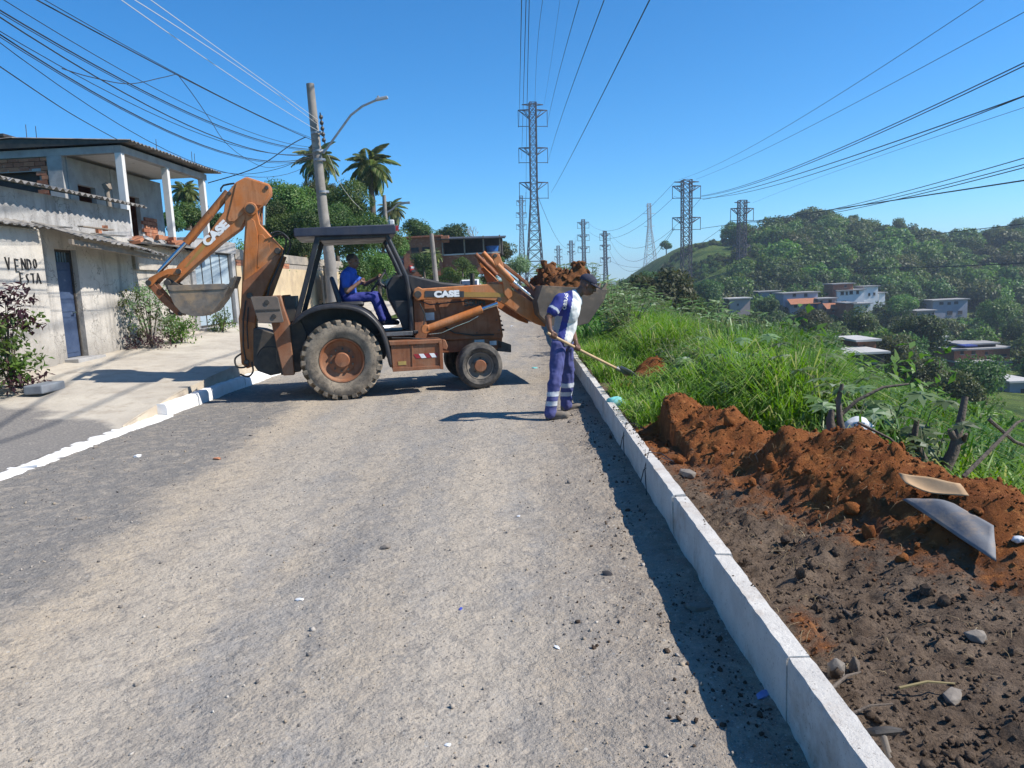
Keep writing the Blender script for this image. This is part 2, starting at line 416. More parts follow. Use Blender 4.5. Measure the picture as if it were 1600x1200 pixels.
# stones pressed into the surface, three sizes
for sc_, thr, fr, dk, lt in ((34., .86, .32, (.1, .092, .085), (.5, .47, .42)), (75., .72, .36, (.11, .1, .09), (.5, .46, .4)), (160., .6, .42, (.13, .12, .105), (.52, .48, .42))):
    vv = nd(t, 'ShaderNodeTexVoronoi', {'Vector': pos, 'Scale': sc_, 'Randomness': 1.0}); sp_ = nd(t, 'ShaderNodeSeparateColor', {0: vv.outputs['Color']})
    inside = nd(t, 'ShaderNodeMapRange', {0: vv.outputs['Distance'], 1: fr, 2: fr-.1, 3: 0., 4: 1.}).outputs[0]
    pick = mth(t, 'MULTIPLY', inside, mth(t, 'GREATER_THAN', sp_.outputs[0], thr))
    c = mixc(t, mth(t, 'MULTIPLY', pick, .75), c, mixc(t, sp_.outputs[1], dk, lt))
cellv = nd(t, 'ShaderNodeHueSaturation', {'Color': c, 'Saturation': .95, 'Value': mapr(t, nd(t, 'ShaderNodeSeparateColor', {0: vor.outputs['Color']}).outputs[0], 0, 1, .7, .88)}).outputs[0]
finish(t, cellv, .95, mth(t, 'ADD', hgt, mth(t, 'MULTIPLY', noi(t, pos, 9, 5, .65), 1.3)), .8, .03, spec=.15)
Xo = X+road_off(Y)
road = tag(link('road', mesh_np('road', np.stack([Xo, Y, Z], -1).reshape(-1, 3), np.stack([ii, ii+1, ii+nx+1, ii+nx], 1), m_road, True)), 'unpaved grey and tan gravel road', None, None, 'structure')

# ---- verge with the dumped earth
xs = np.arange(.93, 4.6, .022); ys = np.concatenate([np.arange(-3, 1.4, .12), np.arange(1.4, 11.2, .024), np.arange(11.2, 14, .08)])
X, Y = np.meshgrid(xs, ys); Z = verge_z(X, Y)
Z = Z-.6*sstep(4.0, 4.6, X)
ny, nx = X.shape
ii = (np.arange(ny-1)[:, None]*nx+np.arange(nx-1)[None]).ravel()
m_soil, t = newmat('dug_soil')
pos = nd(t, 'ShaderNodeNewGeometry').outputs[0]
at = nd(t, 'ShaderNodeAttribute', attribute_name='vary').outputs[2]     # 1 = orange subsoil, 0 = dark topsoil
am = mth(t, 'ADD', at, mth(t, 'MULTIPLY', mth(t, 'SUBTRACT', noi(t, pos, 7, 6, .72), .5), 1.0))
br = mixc(t, mapr(t, noi(t, pos, 6, 6, .7), .35, .65), (.1, .07, .05), (.21, .155, .112))
br = mixc(t, mapr(t, noi(t, pos, 45, 5, .7), .5, .66), br, (.06, .045, .035))
orr = mixc(t, mapr(t, noi(t, pos, 5, 6, .7), .35, .65), (.26, .096, .031), (.165, .056, .021))
orr = mixc(t, mapr(t, noi(t, pos, 14, 5, .7), .55, .68), orr, (.4, .17, .06))
c = mixc(t, mapr(t, am, .36, .66), br, orr)
finish(t, c, .95, mth(t, 'ADD', noi(t, pos, 38, 6, .75), mth(t, 'MULTIPLY', noi(t, pos, 120, 4, .7), .4)), .9, .03, spec=.1)
def soil_mask(x, y):
    d, tt, s = ridge_dist(x, y)
    m = np.clip(1.15-d/np.interp(tt, [0, 1, 2, 3, 4], [.9, 1.05, .95, .6, .35]), 0, 1)
    m = np.maximum(m, np.exp(-((x-1.72)/.3)**2-((y-10.35)/.42)**2)*1.2)
    m = np.maximum(m, .75*np.exp(-((x-1.25)/.25)**2-((y-9.7)/.4)**2))
    m = np.maximum(m, .5*np.exp(-((x-1.1)/.12)**2-((y-2.9)/.4)**2))
    return np.clip(m, 0, 1)
verge = tag(link('verge', mesh_np('verge', np.stack([X, Y, Z], -1).reshape(-1, 3), np.stack([ii, ii+1, ii+nx+1, ii+nx], 1), m_soil, True, soil_mask(X, Y).ravel())),
            'strip of dug dark and orange soil behind the kerb', None, None, 'structure')

def clod_mesh(seed, sub=2):
    g = random.Random(seed); b = MB()
    b.ico((0, 0, 0), 1, sub, .16, (1, g.uniform(.75, 1), g.uniform(.6, .85)), seed=seed)
    me = b.mesh('clod', m_soil, 50)
    return me
def solid_soil(name, v):
    m, t = newmat(name); pos = nd(t, 'ShaderNodeNewGeometry').outputs[0]
    a, b_, c_ = v
    c = mixc(t, mapr(t, noi(t, pos, 20, 6, .7), .35, .65), a, b_); c = mixc(t, mapr(t, noi(t, pos, 60, 4, .7), .55, .7), c, c_)
    finish(t, c, .95, noi(t, pos, 70, 6, .75), .9, .02, spec=.1); return m
m_orange = solid_soil('orange_clods', ((.25, .094, .03), (.16, .055, .02), (.37, .16, .058)))
m_brown = solid_soil('brown_clods', ((.11, .08, .06), (.075, .055, .042), (.19, .145, .105)))
clods = []
for i in range(5):
    for mm in (m_orange, m_brown):
        b = MB(); b.ico((0, 0, 0), 1, 2, .26, (1, .8, .65), seed=40+i); clods.append((b.mesh('clod', mm, 60), mm))
k = 0
g = random.Random(5)
while k < 90:                                       # clods one can pick out singly
    x, y = g.uniform(1.05, 3.0), g.uniform(2.0, 7.0)
    d, tt, s = ridge_dist(np.array([x]), np.array([y]))
    if s[0] > 0 and d[0] > .35: continue
    o_ = soil_mask(np.array([x]), np.array([y]))[0] > .45
    r_ = g.choice((.018, .022, .028, .035, .05)) if o_ else g.choice((.01, .013, .017, .022, .03))
    me = clods[g.randrange(5)*2+(0 if o_ else 1)][0]
    q = link('clod', me, None, verge, (x, y, float(verge_z(x, y))+r_*.35), (g.uniform(0, 6), g.uniform(0, 6), g.uniform(0, 6)))
    q.scale = (r_,)*3; k += 1
# crumbs of earth, uncountable
def scatter_bits(name, pts, rad, mat, label, seed=1, kinds=3, attr=None, octa=False):
    g = np.random.default_rng(seed); bm = bmesh.new(); bmesh.ops.create_icosphere(bm, subdivisions=1, radius=1)
    base = np.array([v.co[:] for v in bm.verts]); fc = np.array([[v.index for v in f.verts] for f in bm.faces]); bm.free()
    if octa: base = np.array([(1, 0, 0), (-1, 0, 0), (0, 1, 0), (0, -1, 0), (0, 0, 1), (0, 0, -1.)]); fc = np.array([(0, 2, 4), (2, 1, 4), (1, 3, 4), (3, 0, 4), (2, 0, 5), (1, 2, 5), (3, 1, 5), (0, 3, 5)])
    base8 = base
    n = len(pts); q = g.normal(size=(n, 3, 3)); q, _ = np.linalg.qr(q)
    sq = g.uniform(.4, 1.15, (n, 1, 3)); jit = g.uniform(.6, 1.25, (n, len(base8), 1))
    v = np.einsum('nij,nkj->nki', q, base8[None]*sq*jit)*np.asarray(rad).reshape(-1, 1, 1)+np.asarray(pts)[:, None, :]
    f = fc[None]+(np.arange(n)*len(base8))[:, None, None]
    me = mesh_np(name, v.reshape(-1, 3), f.reshape(-1, 3), mat, False, np.repeat(g.random(n) if attr is None else attr, len(base8)))
    return tag(link(name, me), label, None, None, 'stuff')
n = 15000
x = rng.uniform(1.0, 3.2, n); y = 1.4+rng.random(n)**1.5*6.3
d, tt, s = ridge_dist(x, y); keep = ~((s > 0) & (d > .4)); x, y = x[keep], y[keep]
r_ = rng.gamma(1.6, .0028, len(x))+.0025
scatter_bits('soil_crumbs', np.stack([x, y, verge_z(x, y)+r_*.3], 1), r_, m_soil, 'loose crumbs of dark and orange earth on the verge', 3, attr=soil_mask(x, y)+rng.normal(0, .15, len(x)))
# road gravel
m_peb, t = newmat('gravel')
at = nd(t, 'ShaderNodeAttribute', attribute_name='vary').outputs[2]
rp = nd(t, 'ShaderNodeValToRGB', {0: at}).outputs[0]
cr = rp.node.color_ramp; cr.elements[0].color = (.09, .08, .075, 1); cr.elements[1].color = (.5, .46, .4, 1)
e = cr.elements.new(.35); e.color = (.2, .18, .16, 1); e = cr.elements.new(.62); e.color = (.3, .24, .17, 1); e = cr.elements.new(.9); e.color = (.36, .32, .28, 1)
finish(t, rp, .9, spec=.2)
n = 24000
y = 1.6+rng.random(n)**2.0*13; x = rng.uniform(-5.0, .84, n)
kk = rng.random(n) < (.45+.55*sstep(-.2, .7, x)+.2*sstep(-2.6, -3.4, x)); x, y = x[kk], y[kk]
r_ = rng.gamma(1.3, .0023, len(x))+.0018+.0015*sstep(.2, .7, x)
scatter_bits('gravel', np.stack([x, y, road_surface(x, y)+r_*.25], 1), r_, m_peb, 'loose gravel scattered over the road', 9, octa=True)

n = 2000
y = 1.6+rng.random(n)**1.6*9; x = .84-rng.gamma(1.6, .14, n); kk = (x > -1) & (fbm(x*3, y*2.2, 88, 2) > -.1); x, y = x[kk], y[kk]; r_ = rng.gamma(1.4, .0026, len(x))+.002
scatter_bits('dirt_crumbs', np.stack([x, y, road_surface(x, y)+r_*.3], 1), r_, m_brown, 'crumbs of brown dirt along the foot of the kerb', 19)
# ---- kerbs
m_conc, t = newmat('kerb_concrete')
pos = nd(t, 'ShaderNodeNewGeometry').outputs[0]
c = mixc(t, mapr(t, noi(t, pos, 5, 6, .65), .35, .65), (.6, .57, .52), (.48, .45, .41))
c = mixc(t, mapr(t, noi(t, pos, 26, 6, .7), .62, .72), c, (.24, .2, .165))
c = mixc(t, mth(t, 'MULTIPLY', mapr(t, noi(t, pos, 3.2, 6, .7), .52, .7), .7), c, (.3, .22, .16))
c = mixc(t, mapr(t, noi(t, pos, 90, 4, .7), .62, .7), c, (.16, .14, .12))
finish(t, c, .92, mth(t, 'ADD', noi(t, pos, 60, 6, .75), mth(t, 'MULTIPLY', noi(t, pos, 14, 5, .7), 1.4)), .7, .008, spec=.2)
m_conct = m_conc
m_lime = gm('whitewash', (.80, .79, .77), (.70, .68, .65), 7, .85, .45, 60, .005, dirt=(.38, .34, .3), ds=9, damt=(.62, .76))
kerb = tag(empty('kerb', (KR, 0, 0)), 'raw concrete kerb along the verge', None, None, 'structure')
g = random.Random(3)
def kerb_block(L, h, wd, seed, mat, cuts=12, rough=.0014, round_=.015):
    gg = np.random.default_rng(seed); b = MB()
    prof = [(0, -.12), (0, h-round_), (round_*.5, h), (wd-round_*.5, h), (wd, h-round_), (wd, -.12)]
    k = len(prof); v = []
    for i in range(cuts+1):
        yy = -L/2+L*i/cuts
        for j, (a, z) in enumerate(prof):
            q = gg.normal(0, rough, 3)
            pass
            if i in (0, cuts) and j in (1, 2, 3, 4) and gg.random() < .35: q[2] -= gg.uniform(0, .012)
            v.append((a+q[0], yy+(q[1] if 0 < i < cuts else 0), z+q[2]*.7))
    f = [(i*k+j, (i+1)*k+j, (i+1)*k+(j+1) % k, i*k+(j+1) % k) for i in range(cuts) for j in range(k)]
    f += [tuple(range(k)), tuple(range(cuts*k, cuts*k+k))]
    b.add(v, f); return b.mesh('kerb_stone', mat, 35)
kb = [kerb_block(.996, .26+.004*(i % 3), .088, i, m_conc, 22) for i in range(5)]
yy = -2.5; i = 0
while yy < 70:
    o = link('kerb_stone', kb[i % 5], None, kerb, (g.uniform(-.004, .004)+float(road_off(yy)), yy+.5, float(road_z(yy))+g.uniform(-.006, .006)), (g.uniform(-.008, .008)+(.016 if yy > 16 else 0), g.uniform(-.02, .02), g.uniform(-.006, .006)+2*.0009*max(0, yy-20)))
    yy += 1.0; i += 1
n = 420
y = 1.8+rng.random(n)**1.4*8; y = y[fbm(y*2.1, y*0, 71, 2) > -.05]; x = KR+.012+rng.random(len(y))*.068; r_ = rng.gamma(1.5, .0022, len(y))+.0015
scatter_bits('kerb_dirt', np.stack([x, y, .262+r_*.4], 1), r_, m_brown, 'crumbs of soil lying on top of the kerb', 29)
kerb2 = tag(empty('kerb', (KL, 0, 0)), 'whitewashed kerb along the pavement', None, None, 'structure')
kw = [kerb_block(.97, .2, .17, 30+i, m_lime, 10, .006, .05) for i in range(4)]
kf = [kerb_block(.97, .03, .27, 50+i, m_lime, 18, .008, .02) for i in range(3)]
yy = -2.6; i = 0
while yy < 40:
    raised = yy > 9.3
    o = link('kerb_stone', (kw if raised else kf)[i % (4 if raised else 3)], None, kerb2,
             ((-.2 if raised else -.24)+g.uniform(-.015, .015), yy+.5, float(road_z(yy))+g.uniform(-.01, .015)+(.0 if raised else .012)), (0, 0, g.uniform(-.015, .015)))
    yy += .985; i += 1

# ---- pavement in front of the houses (concrete, rising to the wall) and the ramp of millings beside it
def pave_z(x, y):
    u = np.clip((KL-.2-x)/3.1, 0, 1)
    e = np.interp(y, [-5, 9.2, 9.8, 11.0, 13, 16, 20, 26, 40], [.04, .05, .13, .27, .40, .45, .5, .55, .8])
    wl = np.interp(y, [-5, 8, 10.5, 12, 14, 20, 26, 40], [.22, .25, .36, .56, .62, .88, .9, 1.2])
    return e+(wl-e)*u
m_pav = gm('worn_pavement', (.50, .43, .33), (.40, .33, .25), 2.2, .9, .5, 45, .006, dirt=(.26, .22, .18), ds=1.3, damt=(.55, .72), coord='Pos')
xs = np.linspace(-8.6, KL-.19, 52); ys = np.concatenate([np.arange(-4, 6, .3), np.arange(6, 16, .07), np.arange(16, 40, .3)])
X, Y = np.meshgrid(xs, ys); Z = pave_z(X, Y)+.012*fbm(X*1.5, Y*1.5, 61, 3)+.006*fbm(X*7, Y*7, 63, 3)
ny, nx = X.shape
ii = (np.arange(ny-1)[:, None]*nx+np.arange(nx-1)[None]).ravel()
co = np.stack([X, Y, Z], -1).reshape(-1, 3)
m_pv, t = newmat('pavement')
pos = nd(t, 'ShaderNodeNewGeometry').outputs[0]
sep = nd(t, 'ShaderNodeSeparateXYZ', {0: pos})
c = mixc(t, mapr(t, noi(t, pos, 1.3, 6, .65), .35, .65), (.5, .45, .37), (.39, .345, .285))
c = mixc(t, mth(t, 'MULTIPLY', mapr(t, noi(t, pos, 3.7, 6, .7), .52, .66), .7), c, (.33, .28, .22))
c = mixc(t, mapr(t, noi(t, pos, 30, 5, .7), .6, .72), c, (.25, .22, .19))
eg = mth(t, 'ADD', mth(t, 'SUBTRACT', sep.outputs[1], 9.35), mth(t, 'MULTIPLY', mth(t, 'ADD', sep.outputs[0], 5.2), .42))
eg = mth(t, 'ADD', eg, mth(t, 'MULTIPLY', mth(t, 'SUBTRACT', noi(t, pos, 1.5, 5, .6), .5), 1.1))
c = mixc(t, nd(t, 'ShaderNodeMapRange', {0: eg, 1: .1, 2: -.12, 3: 0., 4: 1.}).outputs[0], c, mixc(t, mapr(t, noi(t, pos, 40, 5, .7), .45, .65), (.16, .15, .14), (.27, .245, .215)))
finish(t, c, .92, noi(t, pos, 40, 6, .7), .6, .01, spec=.2)
me = mesh_np('pavement', co, np.stack([ii, ii+1, ii+nx+1, ii+nx], 1), m_pv, True)
pav = tag(link('pavement', me), 'worn concrete pavement sloping up to the houses', None, None, 'structure')
b = MB()                                              # its edge face towards the kerb
ye = np.arange(9.3, 26, .25)
x0 = KL-.192
v = []
for q in ye:
    zt = float(pave_z(x0, q)); v += [(x0+.004, q, -.05), (x0+.012*math.sin(q*5), q, zt+.012)]
b.add(v, [(2*i, 2*i+1, 2*i+3, 2*i+2) for i in range(len(ye)-1)])
b.build('pavement_edge', m_pav, pav)
# broken concrete lumps at the pavement's low end
b = MB(); b.ico((0, 0, 0), 1, 2, .12, (1, .8, .55), seed=4); rub = b.mesh('rubble', gm('broken_concrete', (.5, .45, .38), (.33, .29, .24), 6, .95, .7, 40, .01), 40)
for (u, v_, s_) in ((212, 640, .13), (200, 648, .1), (228, 634, .15), (190, 640, .09)):
    p = atZ(u, v_, .12); q = link('rubble', rub, None, pav, (p.x, p.y, .1), (0.2, .3, u)); q.scale = (s_, s_*.9, s_*.9)
# ================================================================== BACKHOE LOADER
TY = R(12)
TC = Vector((-2.98, 12.17, 0))
TF = Vector((math.cos(TY), math.sin(TY), 0)); TN = Vector((math.sin(TY), -math.cos(TY), 0))   # forwards; towards the verge-side flank
def tp(u, v, lat=0.0):
    """photo pixel -> (forward, up) in the machine's own side plane at distance lat from its centre line"""
    d = ray(u, v); p0 = TC+TN*lat
    P = EYE+d*(TN.dot(p0-EYE)/TN.dot(d))
    return ((P-TC).dot(TF), P.z)
def tpl(pts, lat): return [tp(u, v, lat) for u, v in pts]
def paint(name, c, rough=.45, dust=.5):
    m, t = newmat(name); tc = nd(t, 'ShaderNodeTexCoord').outputs['Object']
    n1 = noi(t, tc, 3.5, 6, .65); n2 = noi(t, tc, 22, 5, .7)
    col = mixc(t, mapr(t, n1, .35, .7), c, tuple(x*.8 for x in c))
    col = mixc(t, mth(t, 'MULTIPLY', mapr(t, noi(t, tc, 2.2, 7, .7, .3), .42, .72), dust), col, (.36, .27, .18))
    dr = nd(t, 'ShaderNodeMapping', {'Vector': tc, 'Scale': (9, 9, .9)}).outputs[0]
    col = mixc(t, mth(t, 'MULTIPLY', mapr(t, noi(t, dr, 1.6, 6, .7), .5, .7), .55), col, tuple(x*.45 for x in c))      # grime runs
    col = mixc(t, mapr(t, noi(t, tc, 9, 7, .75), .6, .68), col, tuple(x*.5+.03 for x in c))
    col = mixc(t, mapr(t, n2, .66, .72), col, tuple(x*.3 for x in c))
    finish(t, col, mapr(t, n1, .3, .7, rough, min(.95, rough+.3)), n2, .12, .003, spec=.4)
    return m
P_OR = paint('orange_paint', (.50, .155, .032))
P_BR = paint('worn_brown_orange_paint', (.25, .088, .035), .6, .42)
P_BK = paint('black_plastic', (.018, .02, .026), .38, .12)
P_NV = paint('dark_roof_paint', (.022, .03, .055), .35, .08)
P_ST = gm('bare_bucket_steel', (.24, .2, .16), (.13, .11, .095), 5, .6, .4, 50, .004, metal=.35, dirt=(.36, .25, .15), ds=3, damt=(.45, .65))
P_DK = gm('greasy_steel', (.05, .045, .042), (.09, .075, .06), 8, .55, .3, 60, .003, metal=.4)
m_chrome = gm('chrome_rod', (.62, .63, .66), (.55, .56, .6), 3, .16, 0, metal=1.0)
m_white = gm('white_letters', (.8, .8, .79), (.7, .69, .67), 9, .5, 0)
m_hose = gm('rubber_hose', (.02, .02, .02), (.035, .033, .03), 9, .55, .1)
m_glove = gm('grey_sticker', (.55, .56, .56), (.42, .42, .42), 14, .6, 0)
m_sticker_dk = gm('dark_decal', (.03, .03, .035), (.05, .05, .055), 9, .4, 0)
m_gold = gm('faded_gold_decal', (.36, .21, .05), (.28, .16, .04), 6, .5, 0)
m_red = gm('red_reflector', (.38, .03, .035), (.26, .025, .03), 12, .4, 0)
m_tyre, t = newmat('dusty_tyre')
tc = nd(t, 'ShaderNodeTexCoord').outputs['Object']
c = mixc(t, mapr(t, noi(t, tc, 4, 6, .7), .3, .62), (.05, .045, .04), (.3, .245, .18))
c = mixc(t, mapr(t, noi(t, tc, 40, 5, .7), .55, .7), c, (.05, .045, .042))
finish(t, c, .9, noi(t, tc, 60, 5, .7), .4, .005, spec=.2)
m_tyre2, t = newmat('dark_tyre')
tc = nd(t, 'ShaderNodeTexCoord').outputs['Object']
c = mixc(t, mapr(t, noi(t, tc, 5, 6, .7), .4, .72), (.04, .038, .037), (.17, .15, .125))
finish(t, c, .85, noi(t, tc, 60, 5, .7), .3, .004, spec=.25)

tractor = tag(empty('backhoe_loader', TC, TY), 'orange backhoe loader standing crosswise on the gravel road with raised digger arm', 'backhoe loader')
def part(name, b, mat, parent=tractor, bevel=.008, smooth=35): return b.build(name, mat, parent, smooth, bevel)
def pr(name, pts, lat, y0, y1, mat, parent=tractor, bevel=.01, extra=None):
    b = MB(); b.prism(tpl(pts, lat), y0, y1)
    if extra: extra(b)
    return part(name, b, mat, parent, bevel)
def pin(b, u, v, lat, r, y0, y1, n=20):
    x, z = tp(u, v, lat); b.cyl((x, y0, z), (x, y1, z), r, n); return b
def letters(text, size, mat, parent, loc, rot, off=.012, ext=.003, sx=1.0, shear=0.0, name='lettering', space=1.0):
    cu = bpy.data.curves.new('txt', 'FONT'); cu.body = text; cu.size = size; cu.offset = off; cu.extrude = ext; cu.align_x = 'CENTER'; cu.align_y = 'CENTER'; cu.shear = shear; cu.space_character = space
    o = bpy.data.objects.new('txt', cu); COL.objects.link(o)
    dg = bpy.context.evaluated_depsgraph_get(); me = bpy.data.meshes.new_from_object(o.evaluated_get(dg))
    bpy.data.objects.remove(o); bpy.data.curves.remove(cu)
    me.name = name; me.materials.clear(); me.materials.append(mat)
    q = link(name, me, None, parent, loc, rot); q.scale = (sx, 1, 1); return q

# ---- wheels
def wheel(cx, cz, ylat, rad, width, rimr, rear):
    root = empty('wheel', (cx, -ylat, cz), 0, tractor)     # ylat: outer face; wheel extends inwards
    sgn = 1 if ylat > 0 else -1
    b = MB(); W = width
    pf = [(rimr*.98, .03), (rimr*1.03, .0), (rimr*1.25, -.035), (rad*.78, -.045), (rad*(.885 if rear else .93), -.02), (rad*(.915 if rear else .975), .02), (rad*(.925 if rear else .99), .07), (rad*(.93 if rear else 1), W*.5)]
    pf = pf+[(r_, W-h_) for r_, h_ in pf[-2::-1]]
    pf = [(r_, h_*sgn) for r_, h_ in pf]
    b.lathe(pf, (0, 0, 0), 56)
    if rear:                                                # chunky bar lugs, alternating
        nl = 24
        for k in range(nl):
            for side in (0, 1):
                a0 = 2*math.pi*(k+.5*side)/nl
                hh = [(-.03, .965), (.02, 1.0), (W*.54, 1.0)] if side == 0 else [(W+.03, .965), (W-.02, 1.0), (W*.46, 1.0)]
                vs = []
                for j, (h_, q) in enumerate(hh):
                    a = a0+(0, .03, .3)[j]
                    for da in (-.062, .062):
                        for rr in (.86, 1.0):
                            r_ = rad*(rr if rr < 1 else q)
                            vs.append((r_*math.cos(a+da), h_*sgn, r_*math.sin(a+da)))
                fs = []
                for j in range(2):
                    o_ = 4*j; fs += [(o_, o_+4, o_+5, o_+1), (o_+1, o_+5, o_+7, o_+3), (o_+3, o_+7, o_+6, o_+2)]
                fs += [(0, 1, 3, 2), (8, 9, 11, 10)]
                b.add(vs, fs)
    b.build('tyre', m_tyre if rear else m_tyre2, root, 35)
    b = MB()
    if rear:
        pf = [(rimr*1.0, .035), (rimr*.99, .0), (rimr*.94, .005), (rimr*.9, .04), (rimr*.86, .07), (rimr*.62, .10), (rimr*.5, .085), (rimr*.36, .08), (rimr*.34, .03), (rimr*.3, .015), (.001, .012)]
    else:
        pf = [(rimr*1.0, .03), (rimr*.98, .0), (rimr*.92, .004), (rimr*.88, .045), (rimr*.6, .07), (rimr*.46, .05), (rimr*.44, -.01), (rimr*.4, -.025), (.001, -.028)]
    b.lathe([(r_, h_*sgn) for r_, h_ in pf], (0, 0, 0), 40)
    rim = b.build('rim', P_BR if rear else gm('dusty_grey_rim', (.13, .12, .11), (.2, .17, .135), 5, .8, .2), root, 30)
    if not rear:
        b = MB(); b.lathe([(rimr*.45, -.01*sgn), (rimr*.4, -.03*sgn), (.001, -.034*sgn)], (0, 0, 0), 24); b.build('hub_cap', P_BR, rim, 30)
    b = MB()
    nb = 10 if rear else 5
    for k in range(nb):
        a = 2*math.pi*k/nb+.2; rr = rimr*(.5 if rear else .55)
        b = MB(); p = (rr*math.cos(a), 0, rr*math.sin(a))
        b.cyl((p[0], (.10 if rear else .07)*sgn, p[2]), (p[0], (.055 if rear else .04)*sgn, p[2]), .017 if rear else .014, 6)
        b.build('wheel_bolt', P_DK, rim, 30)
    return root
rx, rzc = tp(534.5, 566, 1.0); fx, fzc = tp(750.5, 572, .9)
RR = .605; FR = .365
wheel(rx, RR-.01, 1.0, RR, .42, .335, True); wheel(rx, RR-.01, -1.0, RR, .42, .335, True)
wheel(fx, FR-.008, .9, FR, .27, .215, False); wheel(fx-.03, FR-.008, -.9, FR, .27, .215, False)
b = MB(); b.cyl((rx, -.6, RR), (rx, .6, RR), .14, 16); b.box((rx, 0, RR), (.4, .5, .4)); part('rear_axle', b, P_DK)
b = MB(); b.bar((fx, -.68, FR+.02), (fx, .68, FR+.02), .13, .16); b.box((fx, 0, FR+.12), (.3, .3, .3)); part('front_axle', b, P_DK)

# ---- chassis and engine
pr('chassis_frame', [(600, 520), (655, 530), (700, 533), (785, 527), (785, 545), (690, 552), (600, 552)], .42, -.40, .40, P_BR)
hood = pr('engine_hood', [(648, 463), (772, 455), (781, 490), (787, 524), (786, 530), (690, 533), (648, 530)], .46, -.44, .44, P_BR, bevel=.03)
pr('side_panel', [(684, 470), (770, 462), (777, 480), (783.5, 521), (712, 523), (697, 513), (690, 502)], .47, -.462, -.447, P_BR, hood, .004)
pr('side_panel', [(652, 468), (676, 470), (684, 506), (678, 524), (652, 526)], .47, -.458, -.447, P_BR, hood, .004)
b = MB(); b.prism(tpl([(633, 428), (652, 432), (690, 441), (772, 449), (776, 458), (645, 466)], .3), -.36, .36); part('hood_top', b, P_BK, hood, .03)
x0, z0 = tp(786, 500, .3)
for k in range(6):
    b = MB(); x1 = tp(777+k*1.6, 468, .3)[0]; b.bx(x1-.03, x1-.002, -.36, .36, z0+.2-k*.075, z0+.23-k*.075); part('grille_bar', b, P_BK, hood, .004)
b = MB(); b.prism(tpl([(775, 530), (797, 538), (797, 550), (775, 548)], .3), -.4, .4); part('front_weight', b, P_DK)
def plate_on(name, u0, v0, u1, v1, lat, mat, parent, th=.003):
    a = tp(u0, v0, lat); c_ = tp(u1, v1, lat); b = MB(); b.bx(a[0], c_[0], -lat-th, -lat+.001, c_[1], a[1]); return b.build(name, mat, parent)
plate_on('sticker', 661, 489, 679, 500, .462, m_glove, hood); plate_on('sticker', 741, 529, 757, 536, .412, m_glove, tractor); plate_on('sticker', 765, 533, 776, 539, .412, m_glove, tractor)
letters('580M', .15, m_sticker_dk, hood, (*[tp(742, 473, .464)[0]], -.466, tp(742, 473, .464)[1]), (R(90), 0, 0), .006, .002)
# ---- step box with the striped reflector
box = pr('tool_box', [(610, 538), (689, 534), (692, 575), (614, 580)], .95, -.95, -.5, P_BR, bevel=.008)
pr('box_lid', [(608, 534), (690, 530), (691, 536), (609, 540)], .97, -.975, -.48, P_BR, box, .006)
pr('box_divider', [(643, 537), (645, 537), (646, 577), (644, 577)], .965, -.962, -.93, P_BR, box, .003)
pr('box_rib', [(686, 533), (691, 533), (693, 577), (688, 577)], .98, -.98, -.9, P_BR, box, .003)
pr('box_sill', [(613, 575), (692, 571), (692, 576), (614, 581)], .97, -.975, -.9, P_BR, box, .003)
for k in range(5):
    u = 646+k*8.2
    pr('reflector_stripe', [(u, 553.5-.06*(u-646)), (u+7.6, 553.2-.06*(u-646)), (u+12.2, 559.5-.06*(u-646)), (u+4.6, 560-.06*(u-646))] if k < 4 else [(u, 551.5), (u+5, 551.3), (u+5, 557.2), (u+4.6, 557.4)], .952, -.955, -.949, m_red if k % 2 == 0 else m_white, box, 0)
plate_on('warning_label', 622, 565, 635, 570, .952, gm('yellow_label', (.42, .3, .08), (.3, .2, .07), 12, .7, 0), box)
pr('bracket', [(691, 531), (696, 531), (700, 541), (698, 547), (691, 545)], .8, -.8, -.6, P_BR)

# ---- rear fenders
def fender(s):
    b = MB(); cx, cz = rx+.02, RR+.06
    outer = tpl([(452, 507), (464, 491), (490, 478), (525, 473), (559, 477), (582, 490), (602, 514), (611, 545), (615, 579)], 1.0)
    n = len(outer); v = []
    for k, (x, z) in enumerate(outer):
        d = Vector((x-cx, 0, z-cz)).normalized(); th = .055
        for (yy, q) in ((1.03, -.10), (1.04, -.03), (1.0, .0), (.5, .0), (.5, -.03), (.98, -.03)):
            v.append((x+d.x*q, -s*yy, z+d.z*q))
    f = [(k*6+j, (k+1)*6+j, (k+1)*6+(j+1) % 6, k*6+(j+1) % 6) for k in range(n-1) for j in range(6)]
    f += [tuple(range(6)), tuple(range((n-1)*6, n*6))]
    b.add(v, f); o = part('fender', b, P_BK)
    sub = o.modifiers.new('round', 'SUBSURF'); sub.levels = sub.render_levels = 2; o.modifiers.remove(o.modifiers['edges'])
    b = MB(); b.prism([outer[0]]+outer[1:8]+[(outer[7][0]-.1, outer[7][1]-.2), (cx+.2, cz+.1), (cx-.3, cz+.1)], -s*.52, -s*.49); b.build('inner_fender', P_BK, o)
    return o
fender(1); fender(-1)

